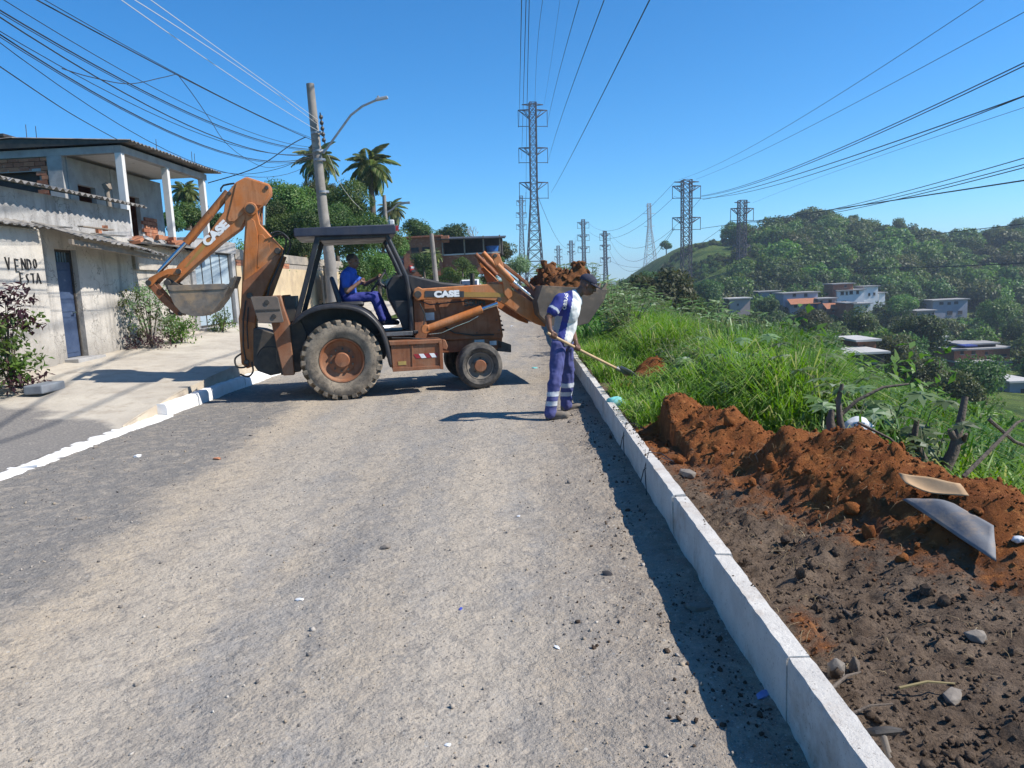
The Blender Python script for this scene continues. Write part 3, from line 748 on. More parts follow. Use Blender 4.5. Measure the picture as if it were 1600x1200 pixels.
# ---- cab frame
roof = pr('cab_roof', [(458, 358), (460, 356.5), (616, 350), (618, 351.5), (618.5, 364), (616, 366), (459, 370)], .72, -.72, .72, P_NV, bevel=.015)
pr('roof_lining', [(497, 369), (606, 366), (603, 371), (500, 376)], .68, -.66, .66, P_BK, roof, .01)
for s in (.64, -.64):
    a = tp(497, 368, .64); c_ = tp(462, 492, .64); b = MB(); b.bar((a[0], -s, a[1]), (c_[0], -s, c_[1]-.1), .075, .06, up=(0, 1, 0)); part('rear_post', b, P_BK)
    q = [tp(603, 366, .64), tp(622, 405, .64), tp(634, 432, .64), tp(641, 470, .64), tp(643, 524, .64)]
    b = MB(); b.tube([(x, -s, z) for x, z in q], [.038]*5, 10); part('front_post', b, P_BK, bevel=0)
b = MB(); a = tp(630, 432, .64); b.bar((a[0], -.64, a[1]), (a[0], .64, a[1]), .04); part('cab_crossbar', b, P_BK)
b = MB(); xb, zb = tp(618, 520, .6); xa, _ = tp(545, 505, .6)
b.bx(xa, xb+.35, -.66, .66, zb-.03, zb+.02); part('cab_floor', b, P_BK)
b = MB(); b.prism(tpl([(603, 520), (645, 517), (645, 524), (603, 526)], .68), -.68, -.6); part('door_sill', b, gm('worn_grey_sill', (.2, .2, .2), (.1, .1, .1), 8, .5, .1, metal=.4))
b = MB(); b.prism(tpl([(603, 447), (612, 432), (628, 428), (640, 436), (644, 470), (643, 517), (624, 500), (606, 466)], .1), -.22, .25); part('dashboard', b, P_BK, bevel=.03)
b = MB(); b.prism(tpl([(612, 470), (643, 470), (643, 517), (630, 515)], .5), -.52, -.44); part('front_kick_panel', b, P_BK, bevel=.01)
# steering wheel
sx_, sz_ = tp(590, 441, .0); stw = empty('steering_wheel', (sx_, 0, sz_), 0, tractor); stw.rotation_euler = (0, R(-52), 0)
b = MB(); b.tube([(.19*math.cos(a), .19*math.sin(a), 0) for a in np.linspace(0, 2*math.pi, 25)], .015, 8); b.build('wheel_ring', P_BK, stw, 40)
b = MB()
for a in (.5, 2.6, 4.7): b.bar((0, 0, -.02), (.18*math.cos(a), .18*math.sin(a), 0), .018)
b.cyl((0, 0, -.05), (0, 0, .01), .04, 12); b.cyl((0, 0, -.05), (0.02, 0, -.3), .025, 10); b.build('wheel_spokes', P_BK, stw, 40)
for k, (u, v, L) in enumerate(((598, 452, .2), (607, 436, .18))):
    x, z = tp(u, v, .25); b = MB(); b.tube([(x, -.25, z), (x-.05, -.26, z+L*.7)], .009, 6); b.ico((x-.05, -.26, z+L*.75), .025, 1); part('lever', b, P_BK, bevel=0)
# seat
seat = empty('seat', (0, 0, 0), 0, tractor)
b = MB(); b.prism(tpl([(526, 472), (568, 470), (570, 478), (528, 482)], 0), -.26, .26); part('cushion', b, P_BK, seat, .04)
b = MB(); b.prism(tpl([(515, 434), (520, 431), (536, 472), (528, 476)], 0), -.25, .25); part('backrest', b, P_NV, seat, .03)
b = MB(); b.prism(tpl([(530, 480), (562, 478), (560, 512), (535, 512)], 0), -.2, .2); part('pedestal', b, P_BK, seat, .02)
plate_on('work_lamp', 617.5, 353, 623, 361, .5, m_red, roof, .06)

# ---- loader
def loader_arm(s):
    o = 'loader_arm'
    y0, y1 = (-.70, -.58) if s > 0 else (.58, .70)
    arm = pr(o, [(647, 452), (654, 448), (660, 451), (708, 447.5), (770, 443.5), (784, 443.5), (800, 452), (829, 470), (850, 478), (856, 490), (852, 511), (838, 506), (818, 495), (791, 477), (780, 471), (740, 467), (665, 468), (652, 470), (645, 462)], .7, y0, y1, P_OR, bevel=.012)
    for q_ in ((653, 460, .7, .055, y0-.03*1, y1+.03), (796, 460, .7, .028, y0-.02, y1+.02), (845, 492, .7, .06, y0-.02, y1+.02), (780, 468, .7, .035, y0-.02, y1+.02)):
        b = MB(); pin(b, *q_); part('arm_pin', b, P_DK, arm, .004)
    crank = pr('bell_crank', [(766, 400), (769, 396.5), (777, 396), (781, 402), (790, 430), (799, 452), (799, 463), (793, 468), (787, 460), (784, 440), (775, 418)], .66, y0+.02*1-.05, y0-.01, P_OR, bevel=.008) if s > 0 else pr('bell_crank', [(766, 400), (769, 396.5), (777, 396), (781, 402), (790, 430), (799, 452), (799, 463), (793, 468), (787, 460), (784, 440), (775, 418)], .66, y1+.01, y1+.05, P_OR, bevel=.008)
    b = MB(); pin(b, 772, 400, .66, .03, y0-.08, y1+.08); part('crank_pin', b, P_DK, crank, .004)
    # pivot tower
    tw = pr('loader_tower', [(646, 466), (662, 466), (668, 520), (665, 530), (648, 530)], .56, (-.57 if s > 0 else .46), (-.46 if s > 0 else .57), P_BR)
    # lift cylinder
    ym = (y0+y1)/2-.1*s
    a, m_, c_ = tp(668, 514, .75), tp(753, 483, .75), tp(777, 474, .72)
    b = MB(); b.cyl((a[0], ym, a[1]), (m_[0], ym, m_[1]), .062, 18); b.cyl((a[0]-.03, ym-.05, a[1]), (a[0]-.03, ym+.05, a[1]), .07, 14); cyl_ = part('lift_cylinder', b, P_OR, bevel=.006)
    b = MB(); b.cyl((m_[0], ym, m_[1]), (c_[0], ym, c_[1]), .033, 14); part('cylinder_rod', b, m_chrome, cyl_, 0)
    b = MB(); q = [tp(670, 522, .8), tp(690, 520, .8), tp(712, 510, .8), tp(733, 502, .8), tp(747, 494, .8)]
    b.tube([(x, ym-.07*s, z) for x, z in q], .008, 6); part('hydraulic_pipe', b, m_chrome, cyl_, 0)
    # bucket cylinder behind the crank, and the link to the bucket
    ym2 = (y0+y1)/2
    a, m_, c_ = tp(735, 396, .6), tp(800, 438, .6), tp(836, 468, .6)
    a, m_ = tp(797, 437, .62), tp(800, 440, .62)
    b = MB(); k0 = tp(774, 404, .62); k1 = tp(852, 466, .62)
    b.bar((k0[0], ym2, k0[1]), (k1[0], ym2, k1[1]), .05, .075, up=(0, 1, 0)); lk = part('tilt_link', b, P_BR, bevel=.008)
    k0 = tp(775, 414, .64); k1 = tp(800, 440, .64); k2 = tp(836, 470, .64)
    b = MB(); b.cyl((k0[0], ym2-.1*s, k0[1]), (k1[0], ym2-.1*s, k1[1]), .045, 14); tc_ = part('tilt_cylinder', b, P_OR, bevel=.005)
    b = MB(); b.cyl((k1[0], ym2-.1*s, k1[1]), (k2[0], ym2-.1*s, k2[1]), .026, 12); part('cylinder_rod', b, m_chrome, tc_, 0)
    b = MB(); q = [tp(795, 430, .64), tp(812, 444, .64), tp(820, 436, .64), tp(830, 452, .64), tp(826, 447, .64)]
    b.tube([(x, ym2-.12*s, z) for x, z in q], .009, 6); part('hydraulic_hose', b, m_hose, tc_, 0)
    return arm
armn = loader_arm(1); armf = loader_arm(-1)
# decal band with the maker's word
pr('decal_band', [(665, 455), (775, 457), (800, 461), (803, 463), (775, 464.5), (665, 463.5)], .705, -.7055, -.7005, m_gold, armn, 0)
pr('decal_dark', [(664, 454.5), (725, 455), (725, 464.5), (664, 464)], .706, -.7075, -.7035, m_sticker_dk, armn, 0)
p = tp(698, 459.6, .71); letters('CASE', .125, m_white, armn, (p[0], -.7105, p[1]), (R(90), R(.5), 0), .009, .003, 1.28, 0, space=1.05)
# the pair of grey-brown rails seen left of the crank: return link and far cylinder
for (u0, v0, u1, v1, yy, r_, mm) in ((735, 399, 768, 430, .42, .04, P_BR), (745, 397, 772, 424, .30, .045, P_OR)):
    a, c_ = tp(u0+8, v0-2, -.4), tp(u1+8, v1, -.4); b = MB(); b.cyl((a[0], yy, a[1]), (c_[0], yy, c_[1]), r_, 14); part('return_link', b, mm, bevel=.005)
a = tp(775, 445, 0); b = MB(); b.bar((a[0], -.6, a[1]), (a[0], .6, a[1]), .12, .1); part('arm_crossbeam', b, P_OR)

# front bucket, tilted back and full
bk = empty('loader_bucket', (0, 0, 0), 0, tractor)
BL = tpl([(846, 446), (838, 470), (842, 492), (858, 508), (888, 512), (918, 505), (942, 470), (948, 452)], 1.0)
def shell(b, poly, y0, y1, th):
    """open shell following a profile (x, z)"""
    n = len(poly); cen = (sum(p[0] for p in poly)/n, sum(p[1] for p in poly)/n)
    inn = []
    for k, p in enumerate(poly):
        a = poly[max(k-1, 0)]; c_ = poly[min(k+1, n-1)]; d = Vector((c_[0]-a[0], c_[1]-a[1])).normalized(); nn = Vector((-d.y, d.x))
        if nn.dot(Vector((cen[0]-p[0], cen[1]-p[1]))) < 0: nn = -nn
        inn.append((p[0]+nn.x*th, p[1]+nn.y*th))
    b.prism(poly+inn[::-1], y0, y1)
b = MB(); shell(b, BL, -1.03, 1.03, .03); P_LB = gm('shade_darkened_bucket_steel', (.085, .068, .055), (.15, .12, .095), 3, .75, .3, 40, .004, metal=.2, dirt=(.3, .2, .12), ds=3, damt=(.55, .7))  # grey steel, its base colour darkened to carry the shade on the bucket
part('bucket_shell', b, P_LB, bk, .006)
for s in (1, -1):
    b = MB(); b.prism(BL, -s*1.03, -s*1.055); part('bucket_side', b, P_LB, bk, .006)
for yy in (-.72, -.56, .56, .72):
    b = MB(); q = tpl([(843, 462), (858, 462), (858, 505), (846, 498), (836, 486)], .7); b.prism(q, yy-.015, yy+.015); part('bucket_ear', b, P_DK, bk, .004)
for k in range(7):
    a = tp(946, 452, 1.0); yy = -.93+k*.31; b = MB(); b.prism([(a[0]-.06, a[1]-.02), (a[0]+.03, a[1]+.1), (a[0]+.045, a[1]+.1), (a[0]+.02, a[1]-.03)], yy-.03, yy+.03); part('tooth', b, P_ST, bk, .004)
# earth in the bucket: a thing of its own
xm, zm = tp(896, 462, 0.9)
m_load = solid_soil('bucket_soil', ((.2, .078, .028), (.09, .045, .025), (.34, .15, .055)))
nn_ = 44; U, V = np.meshgrid(np.linspace(-1, 1, nn_), np.linspace(-1, 1, 60))
lx = xm+U*.46; ly = V*1.0
hz = zm-.08+.46*np.clip(1-U**2, 0, 1)**.6*np.clip(1-np.abs(V)**9, 0, 1)*(1+.35*fbm(U*2.2, V*3, 77, 3))+.06*fbm(U*7, V*11, 78, 3)+.16*np.exp(-((U+.45)/.35)**2-((V-.15)/.4)**2)+.16*np.exp(-((U-.35)/.4)**2-((V+.75)/.3)**2)
loc = np.stack([lx, ly, hz], -1).reshape(-1, 3)
rot = np.array(Matrix.Rotation(TY, 3, 'Z')); wco = loc@rot.T+np.array(TC)
ii = (np.arange(59)[:, None]*nn_+np.arange(nn_-1)[None]).ravel()
hp = tag(link('soil_load', mesh_np('soil_load', wco, np.stack([ii, ii+1, ii+nn_+1, ii+nn_], 1), m_load, True)), 'heap of orange-brown soil filling the raised front bucket of the backhoe loader', 'soil')
g = random.Random(8)
bL = MB()
for k in range(170):
    i_ = g.randrange(len(wco)); p = wco[i_]; bL.ico((p[0], p[1], p[2]+.01), g.uniform(.015, .06), 1, .35, seed=k)
bL.build('soil_lumps', m_load, hp, 45); hp.children[0]['kind'] = 'stuff'

# ---- backhoe
hoe_boom = pr('boom', [(384, 332), (387, 323), (395, 321), (401, 326), (403, 338), (406, 350), (420, 366), (441, 388), (441, 394), (437, 403), (418, 447), (404, 478), (399, 505), (400, 522), (405, 545), (404, 562), (397, 572), (386, 576), (377, 568), (372.5, 498), (376, 480), (379, 420), (382, 362)], .15, -.15, .15, P_OR, bevel=.012)
# raised edge plates and ribs on the flank
pr('boom_plate', [(386, 345), (391, 340), (398, 345), (402, 362), (403, 380), (400, 425), (392, 432), (381, 440), (383, 380)], .155, -.162, -.148, P_OR, hoe_boom, .006)
pr('boom_plate', [(404, 366), (410, 366), (420, 378), (423, 392), (405, 418), (402, 418)], .155, -.158, -.148, P_OR, hoe_boom, .006)
pr('boom_plate', [(379, 440), (402, 424), (434, 396), (438, 400), (416, 448), (401, 484), (398, 505), (377, 500)], .157, -.165, -.148, P_BR, hoe_boom, .006)
for q_ in ((391.6, 326.5, .17, .07, -.21, .21), (434, 392, .17, .05, -.2, .2), (390, 462, .17, .045, -.2, .2), (385, 566, .17, .04, -.18, .18)):
    b = MB(); pin(b, *q_); part('boom_pin', b, P_DK, hoe_boom, .006)
b = MB(); pin(b, 391.6, 326.5, .17, .1, -.195, .195); part('boom_boss', b, P_OR, hoe_boom, .01)
a, c_ = tp(412, 322, 0), tp(399, 352, 0); b = MB(); b.cyl((a[0], .0, a[1]), (c_[0]+.12, 0, c_[1]), .035, 12); part('crowd_rod', b, m_chrome, hoe_boom, 0)
a, c_ = tp(437, 400, 0), tp(408, 480, 0); b = MB(); b.cyl((a[0]+.05, .0, a[1]), (c_[0]+.05, 0, c_[1]), .06, 12); part('boom_cylinder', b, P_BR, hoe_boom, .004)
# dipper (stick)
stick = pr('dipper', [(368, 284), (382, 276.5), (386, 276), (420, 287), (422, 291), (422.5, 302), (410, 321), (398, 334), (384, 341), (375, 357), (345, 379), (300, 418), (283, 434), (271, 445), (262, 448), (256, 442), (259, 434), (272, 424), (276, 415), (318, 374), (349, 330), (352, 303)], .16, -.13, .13, P_OR, bevel=.012)
pr('dipper_plate', [(369, 285), (384, 277.5), (420, 289), (421, 301), (408, 321), (392, 320), (384, 330), (366, 346), (357, 346), (355, 341), (361, 318)], .165, -.15, -.128, P_OR, stick, .006)
pr('dipper_plate', [(369, 285), (384, 277.5), (420, 289), (421, 301), (408, 321), (392, 320), (384, 330), (366, 346), (357, 346), (355, 341), (361, 318)], .165, .128, .15, P_OR, stick, .006)
pr('faded_stripe', [(318, 380), (330, 372), (316, 392), (292, 417), (288, 418)], .136, -.1345, -.129, m_gold, stick, 0)
for q_ in ((416.5, 293, .17, .03, -.17, .17), (358, 302, .17, .03, -.17, .17), (279, 424, .17, .04, -.19, .19), (261.5, 442, .17, .05, -.2, .2)):
    b = MB(); pin(b, *q_); part('dipper_pin', b, P_DK, stick, .004)
p = tp(337, 365, .14); letters('CASE', .165, m_white, stick, (p[0], -.136, p[1]), (R(90), R(-41), 0), .011, .003, 1.2, 0, space=1.0)
a, m_, c_ = tp(358, 301, .0), tp(292, 380, .0), tp(250, 425, .0)
b = MB(); b.cyl((a[0], -.06, a[1]), (m_[0], -.06, m_[1]), .062, 18); bc = part('bucket_cylinder', b, P_OR, bevel=.006)
b = MB(); b.cyl((m_[0], -.06, m_[1]), (c_[0], -.06, c_[1]), .033, 14); part('cylinder_rod', b, m_chrome, bc, 0)
b = MB(); q = tpl([(347, 301), (347, 296), (351, 291), (360, 289), (368, 288)], 0); b.tube([(x, -.1, z) for x, z in q], .014, 8); part('hydraulic_hose', b, m_hose, bc, 0)
a, c_ = tp(335, 338, 0), tp(303, 378, 0); b = MB(); b.bar((a[0], -.1, a[1]), (c_[0], -.1, c_[1]), .03); part('hydraulic_pipe', b, P_BR, bc, .004)
for s in (1, -1):
    pr('link_arm', [(228, 441), (233, 434), (244, 428), (262, 420), (275, 419), (283, 421), (284, 427), (276, 430), (262, 429), (248, 435), (238, 446), (232, 448)], .17, -s*.17, -s*.145, P_OR, bevel=.005)
    pr('link_arm', [(228, 443), (233, 437), (238, 440), (260, 465), (284, 488), (284, 494), (277, 493), (252, 472)], .15, -s*.145, -s*.12, P_BR, bevel=.005)
for q_ in ((232, 442, .17, .042, -.19, .19), (281, 490, .17, .03, -.17, .17)):
    b = MB(); pin(b, *q_); part('link_pin', b, P_DK, tractor, .004)
hb = empty('backhoe_bucket', (0, 0, 0), 0, tractor)
BB = tpl([(262, 447), (266, 462), (273, 477), (284, 489), (300, 494), (317, 494), (334, 486), (348, 468), (357, 450), (364, 434)], .3)
b = MB(); shell(b, BB, -.3, .3, .022); part('bucket_shell', b, P_ST, hb, .005)
for s in (1, -1):
    b = MB(); b.prism(BB[:-1]+[tp(352, 447, .3)], -s*.3, -s*.32); part('bucket_side', b, P_ST, hb, .004)
    b = MB(); b.prism(tpl([(262, 446), (350, 443), (357, 446), (352, 452), (270, 455), (263, 453)], .32), -s*.318, -s*.335); part('bucket_rim', b, P_ST, hb, .005)
for yy in (-.12, .12):
    b = MB(); b.prism(tpl([(256, 440), (262, 434), (270, 438), (284, 447), (290, 470), (284, 492), (274, 480), (264, 458)], .12), yy-.014, yy+.014); part('bucket_ear', b, P_DK, hb, .004)
for k in range(5):
    yy = -.26+k*.13; b = MB(); q = tpl([(357, 448), (366, 431), (368, 432), (361, 451)], .3); b.prism(q, yy-.035, yy+.035); part('tooth', b, P_ST, hb, .004)
b = MB(); q = tpl([(268, 478), (264, 484), (266, 489), (271, 490), (273, 486)], .1); b.tube([(x, -.1, z) for x, z in q], .014, 8); part('lifting_hook', b, P_DK, hb, 0)

# swing post, rear frame, stabilisers, hoses
pr('swing_casting', [(398, 512), (412, 514), (432, 520), (440, 535), (440, 582), (425, 585), (405, 578), (398, 568)], .1, -.28, .28, P_DK, bevel=.015)
b = MB(); a, c_ = tp(400, 568, .2), tp(440, 567, .2); b.cyl((a[0]+.12, -.2, a[1]), (c_[0], -.2, c_[1]), .04, 12); part('swing_cylinder', b, m_chrome, bevel=0)
pr('rear_frame', [(432, 515), (470, 500), (480, 520), (470, 580), (440, 586), (432, 560)], .5, -.55, .55, P_DK, bevel=.01)
for s in (1, -1):
    st = pr('stabiliser', [(424, 462), (438, 461), (443, 480), (452, 505), (460, 586), (443, 587), (432, 540), (424, 505)], .85, -s*.86, -s*.70, P_BR, bevel=.01)
    pr('stabiliser_pad', [(391, 465), (393, 463.5), (431, 463), (434, 465), (443, 502), (441, 504), (404, 505)], .93, -s*.92, -s*.88, gm('dusty_brown_steel', (.17, .13, .1), (.11, .09, .075), 4, .75, .3), st, .006)
    pr('pad_rib', [(399, 484), (437, 482), (438, 484.5), (400, 486.5)], .935, -s*.93, -s*.915, P_DK, st, .003)
    for q_ in ((417, 472), (428, 494)):
        b = MB(); x, z = tp(*q_, .94); b.cyl((x, -s*.935, z), (x, -s*.9, z), .035, 12); part('pad_bolt', b, P_DK, st, .003)
pr('control_console', [(445, 463), (462, 462), (464, 500), (448, 505)], .2, -.3, .3, P_DK, bevel=.01)
for k, q in enumerate(([(424, 372), (432, 366), (443, 368), (447, 376), (444, 392), (438, 410), (428, 432), (421, 448), (418, 462)], [(422, 366), (436, 362), (450, 372), (454, 385), (448, 398)], [(378, 552), (368, 560), (370, 572), (380, 574), (390, 570)], [(394, 565), (396, 580), (388, 588), (376, 584)], [(404, 545), (414, 538), (428, 535), (440, 537)], [(402, 556), (410, 544), (424, 541), (440, 543)])):
    b = MB(); pts = [(x, -.17-.02*k, z) for x, z in tpl(q, .18)]
    cr_ = []
    for i_ in range(len(pts)-1):
        for u in np.linspace(0, 1, 5)[:-1]:
            p0, p1, p2, p3 = [Vector(pts[max(0, min(len(pts)-1, i_+d_))]) for d_ in (-1, 0, 1, 2)]
            cr_.append(.5*((2*p1)+(p2-p0)*u+(2*p0-5*p1+4*p2-p3)*u*u+(-p0+3*p1-3*p2+p3)*u**3))
    cr_.append(Vector(pts[-1]))
    b.tube(cr_, .014, 8); part('hydraulic_hose', b, m_hose, bevel=0)
for q in ([(650, 470), (653, 485), (651, 500), (648, 522)], [(690, 500), (697, 512), (710, 520), (740, 524), (772, 523)]):
    b = MB(); b.tube([(x, -.49, z) for x, z in tpl(q, .49)], .011, 6); part('hydraulic_hose', b, m_hose, bevel=0)

# more plumbing and fittings
for k, (q, lat, yy, r_) in enumerate((([(352, 306), (330, 336), (305, 366), (296, 378)], .0, .02, .011), ([(362, 292), (392, 300), (404, 320), (402, 340)], .1, -.1, .013), ([(404, 345), (410, 358), (424, 372), (430, 386)], .1, -.06, .013), ([(384, 470), (380, 500), (380, 540), (384, 562)], .17, -.175, .012), ([(388, 480), (386, 510), (388, 545)], .17, -.178, .010), ([(655, 470), (672, 476), (700, 473), (735, 470)], .6, -.6, .010), ([(656, 474), (664, 492), (662, 510), (668, 514)], .76, -.74, .010), ([(612, 528), (640, 528), (660, 530), (690, 530)], .8, -.8, .012))):
    b = MB(); b.tube([(x, yy, z) for x, z in tpl(q, lat)], r_, 7); part('hydraulic_hose', b, m_hose, bevel=0)
for (u, v) in ((688, 474), (700, 472), (752, 466), (776, 500), (780, 516), (716, 520), (745, 520)):
    b = MB(); x, z = tp(u, v, .47); b.cyl((x, -.47, z), (x, -.455, z), .011, 8); part('panel_bolt', b, P_DK, hood, 0)
for (u, v) in ((615, 541), (640, 540), (650, 539), (683, 537), (618, 576), (682, 572)):
    b = MB(); x, z = tp(u, v, .955); b.cyl((x, -.958, z), (x, -.945, z), .01, 8); part('box_bolt', b, P_DK, box, 0)
b = MB(); a = tp(770, 452, .3); b.cyl((a[0]-.25, .2, a[1]-.05), (a[0]-.25, .2, a[1]+.28), .035, 12); part('exhaust_pipe', b, P_DK, hood, 0)
for s in (.5, -.5):
    b = MB(); a = tp(612, 352, .5); b.box((a[0], -s, a[1]+.03), (.08, .16, .1)); part('roof_lamp', b, m_glove, roof, .015)
# ================================================================== HOUSES ON THE LEFT
XW = -8.2
m_render = gm('cream_render', (.52, .475, .415), (.4, .36, .315), 1.6, .92, .55, 30, .008, dirt=(.2, .18, .16), ds=1.1, damt=(.5, .74), coord='Pos')
m_greyr = gm('grey_rough_plaster', (.42, .405, .39), (.3, .285, .27), 3, .95, .8, 14, .02, dirt=(.24, .23, .22), ds=1.6, damt=(.55, .8), coord='Pos')
m_stain = gm('stained_plaster', (.52, .45, .37), (.34, .29, .245), 1.4, .93, .6, 30, .01, dirt=(.16, .14, .125), ds=1.8, damt=(.5, .75), coord='Pos')
m_asb = gm('fibre_cement', (.27, .25, .225), (.18, .165, .15), 4, .93, .5, 50, .006, dirt=(.1, .09, .08), ds=2.5, damt=(.5, .7), coord='Pos')
m_blue = gm('blue_steel_door', (.035, .055, .11), (.055, .08, .14), 6, .5, .15, 40, .003, dirt=(.25, .26, .28), ds=6, damt=(.66, .78))
m_gate = gm('pale_blue_sheet_steel', (.36, .43, .47), (.29, .35, .39), 3, .55, .2, 30, .004, metal=.1, dirt=(.5, .5, .48), ds=5, damt=(.6, .75))
m_beam = gm('board_marked_concrete', (.36, .35, .34), (.27, .26, .25), 3, .92, .5, 35, .006, dirt=(.2, .19, .18), ds=2, damt=(.55, .75), coord='Pos')
m_brick = gm('red_hollow_brick', (.34, .13, .068), (.24, .088, .05), 5, .9, .5, 60, .004, dirt=(.42, .27, .19), ds=4, damt=(.55, .72), coord='Pos')
m_brick2 = gm('orange_hollow_brick', (.44, .19, .1), (.33, .13, .07), 5, .9, .5, 60, .004, coord='Pos')
m_mortar = gm('mortar', (.33, .29, .25), (.25, .22, .19), 8, .95, .5, 60, .005, coord='Pos')
m_whitec = gm('white_painted_concrete', (.6, .585, .56), (.55, .53, .5), 5, .85, .3, 50, .004, dirt=(.36, .34, .31), ds=4, damt=(.6, .75), coord='Pos')
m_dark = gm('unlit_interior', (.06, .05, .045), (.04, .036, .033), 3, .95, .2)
m_wood = gm('grey_wood', (.27, .22, .17), (.18, .15, .12), 5, .9, .5, 40, .004)
m_rtile = gm('clay_roof', (.38, .16, .08), (.28, .11, .06), 3, .9, .5, 20, .02)

def wallmat(name, c1, c2, dmp, grime):
    m, t = newmat(name); pos = nd(t, 'ShaderNodeNewGeometry').outputs[0]; sz = nd(t, 'ShaderNodeSeparateXYZ', {0: pos}).outputs[2]
    c = mixc(t, mapr(t, noi(t, pos, 1.7, 7, .7), .36, .62), c1, c2)
    st = nd(t, 'ShaderNodeMapping', {'Vector': pos, 'Scale': (2.6, 2.6, .28)}).outputs[0]
    c = mixc(t, mth(t, 'MULTIPLY', mapr(t, noi(t, st, 1.4, 7, .72), .5, .7), grime), c, dmp)          # rain streaks
    c = mixc(t, mth(t, 'MULTIPLY', mapr(t, noi(t, pos, 6, 8, .78), .55, .64), .55), c, tuple(x*.62 for x in c2))
    low = mth(t, 'ADD', sz, mth(t, 'MULTIPLY', noi(t, pos, 2.2, 6, .7), .9))
    c = mixc(t, nd(t, 'ShaderNodeMapRange', {0: low, 1: 1.75, 2: 1.15, 3: 0., 4: .75}).outputs[0], c, tuple(x*.55 for x in c2))   # damp foot of the wall
    vv = nd(t, 'ShaderNodeTexVoronoi', {'Vector': nd(t, 'ShaderNodeVectorMath', {0: pos, 1: nd(t, 'ShaderNodeTexNoise', {'Vector': pos, 'Scale': 3.0, 'Detail': 5.0}).outputs['Color']}, operation='ADD').outputs[0], 'Scale': .8}, feature='DISTANCE_TO_EDGE').outputs['Distance']
    c = mixc(t, nd(t, 'ShaderNodeMapRange', {0: vv, 1: .008, 2: .003, 3: 0., 4: .7}).outputs[0], c, tuple(x*.35 for x in c2))    # cracks
    finish(t, c, .93, mth(t, 'ADD', noi(t, pos, 26, 6, .7), mth(t, 'MULTIPLY', noi(t, pos, 4, 5, .6), 2.0)), .6, .015, spec=.2); return m
m_render = wallmat('cream_render', (.53, .49, .435), (.43, .395, .35), (.2, .185, .17), .75)
m_greyr = wallmat('grey_rough_plaster', (.44, .425, .41), (.31, .295, .28), (.17, .16, .155), .8)
m_stain = wallmat('stained_plaster', (.5, .45, .385), (.36, .32, .275), (.13, .12, .11), .9)
def wall_with_holes(b, u0, u1, z0, z1, holes, put):
    """fill a rectangle (along u, up z) except rectangular holes; put(u0,u1,z0,z1) adds a block"""
    us = sorted({u0, u1, *[h[0] for h in holes], *[h[1] for h in holes]}); us = [u for u in us if u0 <= u <= u1]
    for a, c_ in zip(us[:-1], us[1:]):
        zs = [z0]
        hs = sorted([h for h in holes if h[0] < (a+c_)/2 < h[1]], key=lambda h: h[2])
        for h in hs: zs += [h[2], h[3]]
        zs.append(z1)
        for k in range(0, len(zs), 2):
            if zs[k+1]-zs[k] > .001: put(a, c_, zs[k], zs[k+1])
def corrugated(name, p00, p10, p01, mat, parent, waves=8, amp=.022, n2=2, th=.008, jag=0.0, seed=0):
    """sheet from p00; p10 along the waves' crossing direction, p01 down the slope"""
    p00, p10, p01 = Vector(p00), Vector(p10), Vector(p01); u = p10-p00; v = p01-p00; nn = u.cross(v).normalized()
    if nn.z < 0: nn = -nn
    g = random.Random(seed); k = waves*6; V = []
    for s in (0, 1):
        for i in range(k+1):
            a = i/k; off = nn*(amp*math.sin(a*waves*2*math.pi)+(th if s == 0 else 0))
            q = 1+g.uniform(-jag, jag) if s == 0 else q_[i]
            if s == 0:
                if i == 0: q_ = []
                q_.append(q)
            V += [p00+u*a+off, p00+u*a+v*q+off]
    m = 2*(k+1); F = []
    for i in range(k):
        F += [(2*i, 2*i+2, 2*i+3, 2*i+1), (m+2*i, m+2*i+1, m+2*i+3, m+2*i+2), (2*i, 2*i+1+m-1, m+2*i+2, 2*i+2), (2*i+1, 2*i+3, m+2*i+3, m+2*i+1)]
    b = MB(); b.add(V, F); return b.build(name, mat, parent, 60)
BRK = {}
def bricks(parent, u0, u1, z0, z1, place, axis, holes=(), L=.24, H=.09, dep=.1, mats=(None,), seed=0, bw=.012):
    g = random.Random(seed); zc = z0; r_ = 0
    while zc+H*.6 < z1:
        h = min(H, z1-zc)-bw; u = u0-(L/2 if r_ % 2 else 0)
        while u < u1-.02:
            a, c_ = max(u, u0), min(u+L-bw, u1)
            u += L
            if c_-a < .04: continue
            if any(h_[0]-.001 < (a+c_)/2 < h_[1]+.001 and h_[2] < zc+h/2 < h_[3] for h_ in holes): continue
            key = (round(c_-a, 2), round(h, 3), dep, axis, g.randrange(len(mats)))
            if key not in BRK:
                bb = MB(); s_ = (key[0], dep, h) if axis == 'x' else (dep, key[0], h)
                bb.box((0, 0, 0), s_); BRK[key] = bb.mesh('brick', mats[key[4]])
            q = place((a+c_)/2, zc+h/2)
            link('brick', BRK[key], None, parent, (q[0]+g.uniform(-.004, .004), q[1]+g.uniform(-.004, .004), q[2]), (0, 0, g.uniform(-.012, .012)))
        zc += H; r_ += 1

